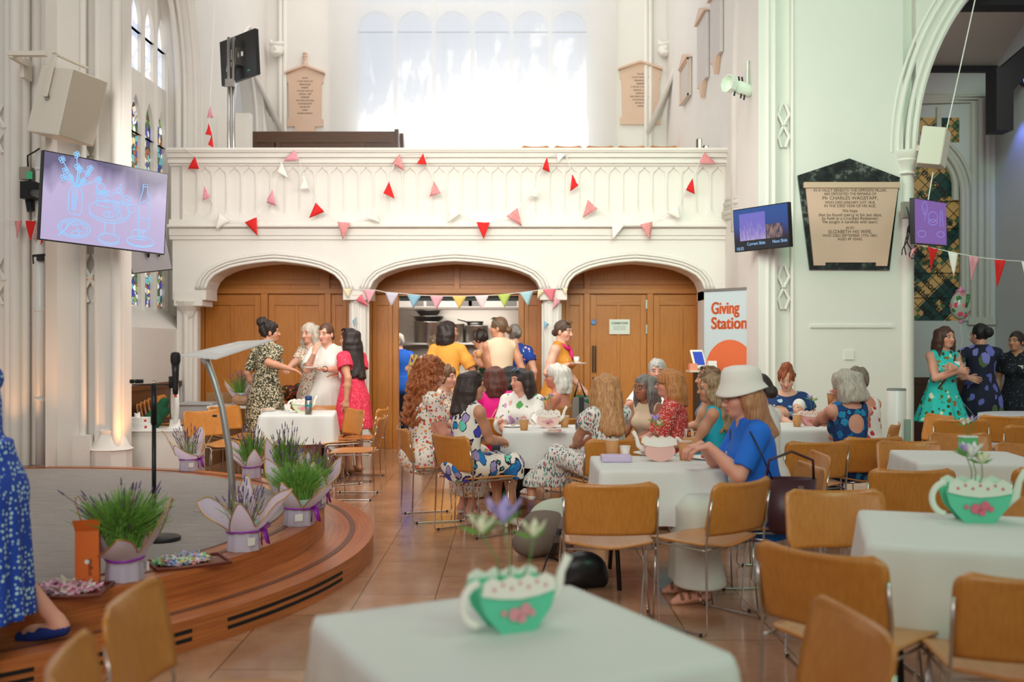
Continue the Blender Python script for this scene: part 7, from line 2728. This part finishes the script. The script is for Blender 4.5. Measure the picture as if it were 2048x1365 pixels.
# standing by the left panelling
P('person in an olive floral dress with a dark curly bun, back turned', 532, 634, 11.62, 58, head=(-38, 0, 0), skin='tan', wear=[dict(t='dress', mat=F_GREEN, sl=.85, neck=('scoop', .08), hem=.32, flare=.27, fold=(9, .05, 2))],
  hair=dict(s='bun', bun=(0, -.085, .105, .062), c=(44, 30, 26), noise=(.007, 90), vol=1.03), RH=wat(580, 738, 11.35), rpole=(.5, -.8, -.6), shoes=dict(mat=NUDE), kmul=.98)
P('person with grey-white hair in a beige floral dress reaching out an arm', 626, 641, 12.25, 232, head=(10, 5, 0), wear=[dict(t='dress', mat=F_BEIGE, sl=.9, neck=('scoop', .09), hem=.4, flare=.26)], hair=dict(s='bob', len=.17, c=(214, 204, 190), c2=(176, 164, 148), noise=(.005, 70)),
  RH=wat(574, 740, 11.75), shoes=dict(mat=NUDE))
P('person in a white V-neck dress eating with a plate in hand', 656, 641, 11.72, 262, head=(-16, 6, 0), wear=[dict(t='dress', mat=F_WHITE, sl=.85, puff=.02, neck=('v', .075, .17), hem=.38, flare=.28, fold=(13, .06, 0))], hair=dict(s='bun', bun=(0, -.10, -.05, .04), c=(104, 66, 44), vol=.98),
  LH=wat(650, 739, 11.30), RH=wat(628, 708, 11.40), lpole=(-.8, -.4, -.5), rpole=(.5, -.2, -1), hands=dict(L=dict(d=(.6, .6, 0), n=(0, 0, 1)), R=dict(d=(-.3, -.2, 1), n=(-.4, -1, 0))), shoes=dict(mat=SANDAL),
  extra=lambda me, G, sp, k, arms, LEG: MB().tube([arms[0][2] + V3(.03 * math.cos(a), .0, .03 * math.sin(a)) for a in np.linspace(0, 2 * PI, 13)[:-1]], .007, 6, True).build('watch', BLACK, me, True))
plate('small white plate held by the woman in the white dress', at(622, 737, 11.22), .085, ((0, 0, .02, (214, 120, 110)),))
P('person in a coral pink dress with long straight dark hair, hand on a chair', 706, 652, 11.45, 148, head=(18, 0, 0), skin='tan', wear=[dict(t='dress', mat=F_CORAL, sl=.55, puff=.03, neck=('scoop', .08), hem=.52, flare=.24)],
  hair=dict(s='long', len=.43, c=(46, 32, 28), spread=1.08, tip=.75), LH=wat(693, 800, 11.2), RH=wat(680, 752, 11.45), lpole=(-.3, -1, -.2), shoes=dict(mat=NUDE), shades=BLACK, kmul=1.0)
cup('white cup held by the woman in coral pink', at(683, 757, 11.4), .075, WC, .036, 'cups held in hands')
# around the kitchen hatch
P('person in a blue T-shirt with short grey hair inside the kitchen', 800, 664, 14.9, 120, head=(10, 0, 0), wear=[dict(t='top', mat=F_TEE, sl=.6, neck=('scoop', .08)), dict(t='trousers', mat=JEANS)], hair=dict(s='short', c=(214, 206, 196), noise=(.005, 80)), shoes=dict(mat=BLACK), w=1.15)
P('person with short greying curls in a peach top, half hidden by the yellow dress', 864, 668, 13.5, 315, head=(-25, 25, 0), wear=[dict(t='top', mat=F_BEIGE, sl=.5, neck=('scoop', .09)), dict(t='trousers', mat=JEANS)], hair=dict(s='short', c=(150, 128, 104), c2=(90, 72, 56), noise=(.009, 80), vol=1.08), RH=wat(838, 722, 13.3), shoes=dict(mat=BLACK))
P('person in a marigold yellow dress with a dark bob, back turned', 894, 637, 12.2, 76, head=(-52, 0, 0), skin='tan', wear=[dict(t='dress', mat=F_YELLOW, sl=.85, puff=.015, neck=('scoop', .075), hem=.35, flare=.27, fold=(8, .06, 1))], hair=dict(s='bob', len=.15, c=(44, 30, 28), noise=(.004, 60)), shoes=dict(mat=NUDE), RH=wat(935, 725, 12.4))
P('person with short dark hair in a green strappy top holding a cup', 968, 655, 13.2, 150, head=(8, 10, 0), skin='tan', wear=[dict(t='top', mat=print_mat('green_leaf_print', (44, 96, 74), [(20, .4, [(220, 226, 214)], None, .5)]), neck=('cami', .40)), dict(t='trousers', mat=JEANS)], hair=dict(s='short', c=(52, 36, 30), noise=(.008, 80), vol=1.06), LH=wat(940, 715, 13.0), shoes=dict(mat=BLACK))
P('person in a sleeveless cream top with sunglasses on her head, looking left', 1002, 628, 12.15, 112, head=(52, 0, 0), skin='tan', wear=[dict(t='top', mat=F_CREAMV, neck=('boat', .078), hem=-.22, armhole=.165), dict(t='trousers', mat=CREAMT)], hair=dict(s='bun', bun=(.01, -.12, -.03, .042), c=(126, 92, 64), c2=(80, 58, 42)), shades=plain('mint_frame', (130, 160, 140), .3), LH=wat(964, 712, 11.95), lpole=(-.25, -.4, -1), hands=dict(L=dict(grip=.8)), shoes=dict(mat=NUDE))
cup('brown paper cup held by the woman in the cream top', at(958, 717, 11.8), .095, None, .04, 'cups held in hands')
P('person in a royal blue floral dress with tied grey hair, back turned', 1030, 644, 12.95, 92, head=(10, 0, 0), wear=[dict(t='dress', mat=F_NAVYF, sl=.5, puff=.02, neck=('scoop', .085), hem=.4, flare=.27)], hair=dict(s='bun', bun=(.02, -.115, .01, .045), c=(150, 140, 130), c2=(90, 82, 76), noise=(.005, 70)), shoes=dict(mat=BLACK))


def scarf(me, G, sp, k, arms, LEG):
    m = MB()
    m.tube([sp(.515 - .05 * max(0, math.cos(a)), .085 * math.sin(a), .01 + .085 * math.cos(a)) for a in np.linspace(0, 2 * PI, 20)[:-1]], .022, 8, True)
    m.tube([sp(.46, .0, .11), sp(.40, .03, .14), sp(.36, .05, .145)], .02, 8)
    m.build('scarf', plain('magenta_scarf', (206, 24, 110), .7), me, True)
    MB().tube([sp(.50, -.09, .05), sp(.35, .05, .155), sp(.15, .13, .12)], .006, 6).build('bag_strap', BLACK, me, True)


P('person in a sleeveless mustard dress and magenta scarf carrying a cup and saucer', 1117, 635, 11.75, 338, head=(-8, 8, 0), w=1.12, wear=[dict(t='dress', mat=F_MUST, neck=('scoop', .085), hem=.36, flare=.27)], hair=dict(s='bun', bun=(0, -.10, -.03, .045), c=(96, 74, 60), c2=(60, 44, 36)), shades=plain('amber_lens', (120, 80, 40), .2),
  RH=wat(1136, 730, 11.52), LH=wat(1160, 772, 11.75), rpole=(.5, -.9, -.6), hands=dict(R=dict(d=(.1, 1, .05), n=(0, 0, 1), grip=.2)), shoes=dict(mat=NUDE), extra=both(scarf, sticker(.10, .33, .13)))
plate('white saucer carried by the woman in mustard', at(1160, 729, 11.45), .08)
cup('small white cup on the carried saucer', at(1153, 727, 11.45) + Vector((0, 0, .01)), .065, WC, .034, 'cups held in hands')


# seated round the centre table
def bow(me, G, sp, k, arms, LEG):
    m = MB()
    for s_ in (-1, 1):
        m.tube([G @ Vector((-.03, -.125, .085)), G @ Vector((s_ * .06 - .03, -.15, .13)), G @ Vector((s_ * .08 - .03, -.16, .06)), G @ Vector((-.03, -.14, .05))], .018, 8)
        m.tube([G @ Vector((-.03, -.14, .06)), G @ Vector((s_ * .03 - .03, -.17, .0)), G @ Vector((s_ * .04 - .03, -.17, -.04))], .014, 8)
    m.build('hair_bow', plain('butter_yellow_bow', (232, 190, 110), .6), me, True)


SEAT = .45
P('person with long red curls and a yellow hair bow in a white meadow print dress', 846, 706, 8.45, 22, hairt=.04, sit=SEAT, lean=5, w=1.22, head=(-4, 4, 0), skin='pink', wear=[dict(t='dress', mat=F_CURLY, sl=.55, neck=('scoop', .09), hem=.20, spread=.04)], shoes=dict(mat=SANDAL, s='sandal'),
  hair=dict(s='curly', len=.40, c=(190, 112, 62), c2=(112, 52, 26), noise=(.014, 85), vol=1.16, open=92, spread=1.15, tip=.6, zf=1.0), extra=bow)
P('person with short brown curls half hidden behind the red curls', 882, 728, 9.9, 330, sit=SEAT, lean=6, wear=[dict(t='top', mat=F_BEIGE, sl=.6, neck=('scoop', .09)), dict(t='trousers', mat=JEANS)], hair=dict(s='short', c=(130, 92, 62), noise=(.010, 80), vol=1.1), shoes=dict(mat=BLACK))
P('person in a bold blue and purple tulip print dress, sunglasses in dark hair', 922, 738, 7.78, 38, dx=.02, sit=SEAT, lean=7, w=1.06, head=(-28, 4, 0), skin='tan', wear=[dict(t='dress', mat=F_TULIP, neck=('boat', .075), hem=.42, armhole=.155)], shoes=dict(mat=SANDAL, heel=1), shades=plain('dark_lens', (30, 36, 46), .1),
  hair=dict(s='long', len=.24, c=(58, 40, 34), open=92, spread=1.0, tip=.5), legs=dict(aR=W(-.02, 8.02, .12), heel=1), RH=wat(1000, 884, 8.0), LH=wat(985, 876, 8.1))
P('person in a hot pink top with reddish brown bob, back turned', 990, 729, 9.85, 92, sit=SEAT, lean=3, skin='tan', wear=[dict(t='top', mat=F_PINK, sl=.25, neck=('scoop', .085)), dict(t='skirt', mat=JEANS, hem=.4)], hair=dict(s='bob', len=.20, c=(112, 58, 44), c2=(64, 30, 26), open=75), shoes=dict(mat=BLACK),
  extra=lambda me, G, sp, k, arms, LEG: MB().tube([sp(.49, .10, -.06), sp(.3, .0, -.125), sp(.12, -.10, -.11)], .006, 6).build('bag_strap', plain('pale_strap', (230, 170, 160), .6), me, True))
P('person with sleek black hair and a cream top behind the hot pink top', 1020, 731, 10.9, 88, sit=SEAT, lean=3, wear=[dict(t='top', mat=F_CREAMV, sl=.6, neck=('scoop', .085)), dict(t='trousers', mat=JEANS)], hair=dict(s='bob', len=.14, c=(26, 26, 28)), shoes=dict(mat=BLACK))
P('person in a white blouse with spring flowers talking across the centre table', 1046, 733, 9.45, 254, sit=SEAT, lean=6, w=1.12, head=(-42, 2, 0), skin='pink', wear=[dict(t='top', mat=F_SPRING, sl=1.35, puff=.03, neck=('v', .075, .13)), dict(t='trousers', mat=JEANS)], hair=dict(s='bob', len=.17, c=(56, 38, 34), fringe=.02, open=96), shades=plain('blue_lens', (60, 90, 120), .1, .3), shoes=dict(mat=NUDE))
P('person with wavy white hair in a tan strappy dress, side on', 1122, 725, 9.65, 160, sit=SEAT, lean=4, w=1.14, head=(12, 0, 0), skin='red', wear=[dict(t='dress', mat=F_TAN, neck=('cami', .36), hem=.3)], hair=dict(s='bob', len=.16, c=(236, 230, 222), c2=(208, 200, 192), noise=(.006, 70), vol=1.1, open=104, spread=1.1), glasses=WIRE, shoes=dict(mat=NUDE))
P('person with long blonde hair in a brush stroke print maxi dress, back turned', 1224, 743, 7.52, 122, dx=-.02, sit=SEAT, lean=4, w=1.04, head=(-16, 0, 0), skin='tan', wear=[dict(t='dress', mat=F_STREAK, sl=.45, puff=.035, neck=('scoop', .09), hem=.36, spread=.01)], hair=dict(s='long', len=.34, c=(216, 164, 108), c2=(160, 104, 60), spread=1.12, tip=.8, zf=.1, noise=(.003, 80)),
  shoes=dict(mat=SANDAL, s='sandal'), legs=dict(kL=W(.36, 7.86, .60), aL=wat(1062, 978, 7.98), kR=W(.55, 8.0, .52), aR=W(.42, 8.05, .10), fL=(.1, 1, -.1)), LH=wat(1150, 892, 7.82), RH=wat(1152, 897, 7.9), lpole=(-.9, -.4, -.4), hands=dict(L=dict(d=(.3, .6, -.1))))
P('person with long grey hair, glasses and a cream top listening', 1302, 750, 8.75, 222, sit=SEAT, lean=8, head=(-6, 2, 0), skin='brown', wear=[dict(t='top', mat=F_CREAMV, neck=('boat', .08)), dict(t='trousers', mat=JEANS)], hair=dict(s='long', len=.34, c=(150, 146, 140), c2=(70, 64, 60), open=80), glasses=WIRE, shoes=dict(mat=BLACK), brow=(70, 60, 54))
P('person with short silver hair in a black and white top behind the others', 1314, 714, 10.2, 262, sit=SEAT, lean=3, w=1.1, skin='pink', wear=[dict(t='top', mat=F_BW, sl=.75, neck=('scoop', .085)), dict(t='trousers', mat=JEANS)], hair=dict(s='short', c=(206, 202, 196), c2=(140, 134, 128), noise=(.005, 70), vol=1.06), RH=wat(1272, 805, 9.8), shoes=dict(mat=BLACK))
P('person with a ginger bob and glasses in a red ditsy print blouse', 1352, 734, 8.17, 166, sit=SEAT, lean=5, w=1.15, head=(10, 0, 0), skin='pink', wear=[dict(t='top', mat=F_RED, sl=.95, puff=.035, neck=('scoop', .08)), dict(t='skirt', mat=F_RED, hem=.35)], hair=dict(s='bob', len=.185, c=(212, 146, 84), c2=(160, 96, 46), open=98, vol=1.06, spread=1.1, zf=.1), glasses=TORT, shoes=dict(mat=NUDE))
P('person with long wavy brown hair partly hidden by the white hat', 1428, 728, 9.3, 162, sit=SEAT, lean=5, head=(6, 0, 0), skin='tan', wear=[dict(t='top', mat=plain('grey_blue_top', (120, 128, 140), .8), neck=('boat', .08)), dict(t='trousers', mat=JEANS)], hair=dict(s='wavy', len=.36, c=(132, 98, 64), c2=(84, 58, 38), noise=(.007, 60), open=98, zf=.8), shades=BLACK, shoes=dict(mat=BLACK))
P('person in a bright turquoise sleeveless top with ashy wavy hair', 1438, 747, 7.85, 158, dx=-.0, sit=SEAT, lean=5, head=(10, 0, 0), skin='tan', wear=[dict(t='top', mat=F_TURQ, neck=('boat', .08)), dict(t='skirt', mat=F_TURQ, hem=.3)], hair=dict(s='wavy', len=.38, c=(176, 146, 106), c2=(116, 92, 66), noise=(.008, 70), open=96, zf=.9, spread=1.12), shoes=dict(mat=NUDE))


def hat(me, G, sp, k, arms, LEG):
    n = 40
    m = MB()
    prof = [(.146, .004, .0), (.141, .013, 0), (.119, .056, 0), (.115, .075, 0), (.109, .122, 0), (.092, .147, 0), (.05, .158, 0), (.0, .160, 0)]
    H_ = G @ Matrix.Translation((0, -.006, .018)) @ Matrix.Rotation(math.radians(9), 4, 'X')
    m.grid(lambda u, v: H_ @ Vector(((lambda q: (q[0] * .93 * math.cos(2 * PI * u), q[0] * 1.06 * math.sin(2 * PI * u) - .018, q[1] + (.010 * math.sin(4 * PI * u) - .018 * math.sin(2 * PI * u)) * max(0, .06 - q[1]) / .06))(prof[min(7, int(round(v * 7)))]))), n, 7, True)
    m.build('bucket_hat', plain('white_cotton_hat', (238, 234, 226), .85, noise=.04, nscale=30), me, True, solid=.004)


P('person in a white bucket hat and bright blue top leaning over a plate', 1496, 742, 5.78, 182, dx=.10, hairt=.02, sit=SEAT, lean=13, w=1.13, head=(8, 12, 0), skin='pink', wear=[dict(t='top', mat=F_BLUE, sl=.78, neck=('v', .075, .10), hem=-.16), dict(t='skirt', mat=F_SKY, hem=.12, spread=.05)],
  hair=dict(s='long', len=.27, c=(196, 140, 96), c2=(150, 100, 66), open=90, spread=1.05, tip=.6, vol=.97), glasses=WIRE, LH=wat(1418, 893, 5.66), RH=wat(1402, 890, 5.86), lpole=(-.55, -.5, -.8), rpole=(.55, -.5, -.8), hands=dict(L=dict(d=(.15, 1, -.25), grip=.55), R=dict(d=(-.15, 1, -.2), grip=.6)),
  shoes=dict(mat=NUDE, s='sandal'), extra=both(hat, sticker(.05, .34, .14), lambda me, G, sp, k, arms, LEG: MB().tube([sp(.47, .10, .08), sp(.30, -.02, .155), sp(.05, -.17, .06)], .004, 6).build('bag_strap', BUR, me, True)), cell=.0075)
P('person with dark tied hair in a white lace top behind the white hat', 1530, 742, 7.1, 140, sit=SEAT, lean=4, w=1.1, wear=[dict(t='top', mat=F_LACE, sl=.8, puff=.02, neck=('scoop', .09)), dict(t='skirt', mat=F_SKY, hem=.3)], hair=dict(s='bun', bun=(0, -.11, -.02, .05), c=(52, 36, 30)), shoes=dict(mat=NUDE))
# the table with the baby
P('person with red hair piled up in a navy floral dress cradling a baby', 1573, 728, 9.72, 256, sit=SEAT, lean=7, head=(-4, 24, 0), skin='fair', wear=[dict(t='dress', mat=F_NAVYW, sl=.55, puff=.015, neck=('scoop', .125), hem=.35)], hair=dict(s='bun', bun=(0, -.02, .105, .066), c=(168, 84, 42), c2=(116, 50, 24), noise=(.008, 85)), LH=wat(1618, 838, 9.42), RH=wat(1590, 852, 9.35), hands=dict(L=dict(grip=.7), R=dict(grip=.7)), shoes=dict(mat=NUDE), brow=(150, 90, 60))
bp = at(1597, 815, 9.3)
f = Field().el(V3(0, 0, 0), V3(.052, .062, .066)).el(V3(-.02, -.035, -.02), V3(.035, .03, .034), .02).el(V3(-.052, -.045, -.012), V3(.010, .010, .009), .012).el(V3(-.03, -.058, -.03), V3(.02, .01, .016), .01)
f.rc(V3(.01, .0, -.06), V3(.05, .02, -.17), .05, .07, .03).rc(V3(.04, .02, -.17), V3(.02, -.03, -.26), .06, .03, .03).rc(V3(.0, -.03, -.09), V3(-.06, -.08, -.12), .022, .016, .02).el(V3(-.068, -.088, -.122), V3(.018, .018, .014), .01)
Pb, Qb = f.mesh(.005)
cb = np.repeat(np.array(C(*SKINS['fair'])[:3])[None], len(Pb), 0)
for ex in (V3(-.055, -.032, .003), V3(-.022, -.066, .003)):
    cb[np.linalg.norm((Pb - ex) / [1, 1, .5], axis=1) < .010] = C(70, 46, 40)[:3]
cb[np.linalg.norm((Pb - V3(-.045, -.055, -.038)) / [1, 1, .5], axis=1) < .011] = C(196, 104, 98)[:3]
baby = np_mesh('person', Pb, Qb, SKIN, None, cb)
baby.location = bp
tag(baby, 'baby in a white knitted cap held by the red haired woman', 'person')
f = Field().el(V3(.008, .008, .014), V3(.058, .068, .066)).el(V3(-.03, -.05, -.035), V3(.055, .05, .052), 0, 's')
np_mesh('knitted_cap', *f.mesh(.005), F_LACE, baby)
f = Field().rc(V3(.01, .005, -.075), V3(.05, .02, -.17), .054, .076, .03).rc(V3(.04, .02, -.17), V3(.02, -.03, -.27), .066, .036, .03).rc(V3(.0, -.03, -.09), V3(-.045, -.068, -.112), .028, .024, .02)
np_mesh('romper', *f.mesh(.006), F_WHITE, baby)
P('person with wavy silver hair in a deep blue open-backed dress, drinking', 1690, 736, 7.72, 108, dx=.06, sit=SEAT, lean=8, w=1.02, head=(26, 12, 0), skin='pink', wear=[dict(t='dress', mat=F_DEEP, neck=('hole', 0), hem=.25, armhole=.145)], hair=dict(s='bob', len=.135, c=(206, 198, 186), c2=(160, 150, 138), noise=(.006, 65), vol=1.1, open=96), LH=wat(1672, 806, 8.0), lpole=(-.9, -.5, -.5), hands=dict(L=dict(d=(.1, .2, 1), n=(.3, 1, 0), grip=.6)), shoes=dict(mat=NUDE))
cup('brown paper cup raised to the mouth of the silver haired woman', at(1664, 812, 8.03), .10, None, .04, 'cups held in hands')
P('person with cropped grey-brown hair in a white and red sleeveless dress, leaning in', 1728, 731, 8.4, 124, dx=.04, sit=SEAT, lean=10, w=1.15, head=(10, 12, 0), skin='red', wear=[dict(t='dress', mat=F_REDW, neck=('scoop', .10), hem=.3, back=.10)], hair=dict(s='short', c=(140, 124, 108), c2=(90, 78, 68), noise=(.006, 70), vol=1.08), shoes=dict(mat=NUDE))
# standing in the aisle
P('person in a turquoise palm print dress with brown hair and a brown bag strap', 1884, 648, 11.2, 284, head=(6, 0, 0), skin='pink', wear=[dict(t='dress', mat=F_AQUA, neck=('boat', .085), hem=.62, flare=.29, fold=(11, .06, 0), armhole=.16)], hair=dict(s='long', len=.24, c=(84, 50, 40), open=80), RH=wat(1917, 742, 10.92), LH=wat(1910, 736, 10.9), rpole=(.8, -.3, -.7), lpole=(-.8, -.3, -.7), hands=dict(R=dict(d=(-1, .2, 0), n=(0, -1, -.2)), L=dict(d=(1, .2, 0), n=(0, -1, -.2))), shoes=dict(mat=NUDE),
  extra=both(sticker(-.08, .38, .115), lambda me, G, sp, k, arms, LEG: MB().tube([sp(.47, -.10, .06), sp(.30, .0, .15), sp(.10, .13, .10)], .011, 6).build('bag_strap', plain('brown_strap', (96, 58, 38), .5), me, True)))


def clip_(me, G, sp, k, arms, LEG):
    m = MB()
    for a in range(6):
        c = G @ Vector((.06 + .018 * math.cos(a), -.10, .055 + .022 * math.sin(a)))
        m.lathe([(.0, -.012), (.014, 0), (0, .012)], 8, c)
    m.build('hair_clip', plain('aqua_hair_clip', (60, 190, 226), .3), me, True)


P('person in a navy iris print outfit with a blue hair clip, hand behind her back', 1962, 642, 11.5, 72, head=(34, 0, 0), skin='pink', wear=[dict(t='dress', mat=F_NIGHT, sl=.95, puff=.03, neck=('scoop', .08), hem=.22, flare=.26)], hair=dict(s='bun', bun=(.02, -.11, .02, .058), c=(30, 26, 30)), glasses=WIRE, LH=wat(1936, 756, 11.32), lpole=(-1, -.4, -.1), RH=wat(1953, 690, 11.75), hands=dict(L=dict(d=(1, -.25, -.25), n=(0, -1, 0))), shoes=dict(mat=BLACK))
P('person in a black ditsy print V-neck dress at the far right edge', 2036, 658, 11.8, 228, head=(-16, -2, 0), skin='tan', wear=[dict(t='dress', mat=F_BLACKF, sl=.6, neck=('v', .08, .2), hem=.4, flare=.26)], hair=dict(s='bun', bun=(0, -.11, -.02, .045), c=(54, 38, 32)), shoes=dict(mat=BLACK), extra=sticker(-.07, .36, .125))

# ------------------------------------------------------------ lettering to plain meshes
bpy.context.view_layer.update()
for o, wd in FIT:
    if o.dimensions.x > 1e-6:
        o.scale.x *= wd / o.dimensions.x
dg = bpy.context.evaluated_depsgraph_get()
for o in [o for o in COL.objects if o.type == 'FONT']:
    me = bpy.data.meshes.new_from_object(o.evaluated_get(dg))
    n = bpy.data.objects.new('tmp', me)
    COL.objects.link(n)
    n.parent = o.parent
    n.location, n.rotation_euler, n.scale = o.location, o.rotation_euler, o.scale
    nm = o.name.split('.')[0]
    bpy.data.objects.remove(o)
    n.name = nm
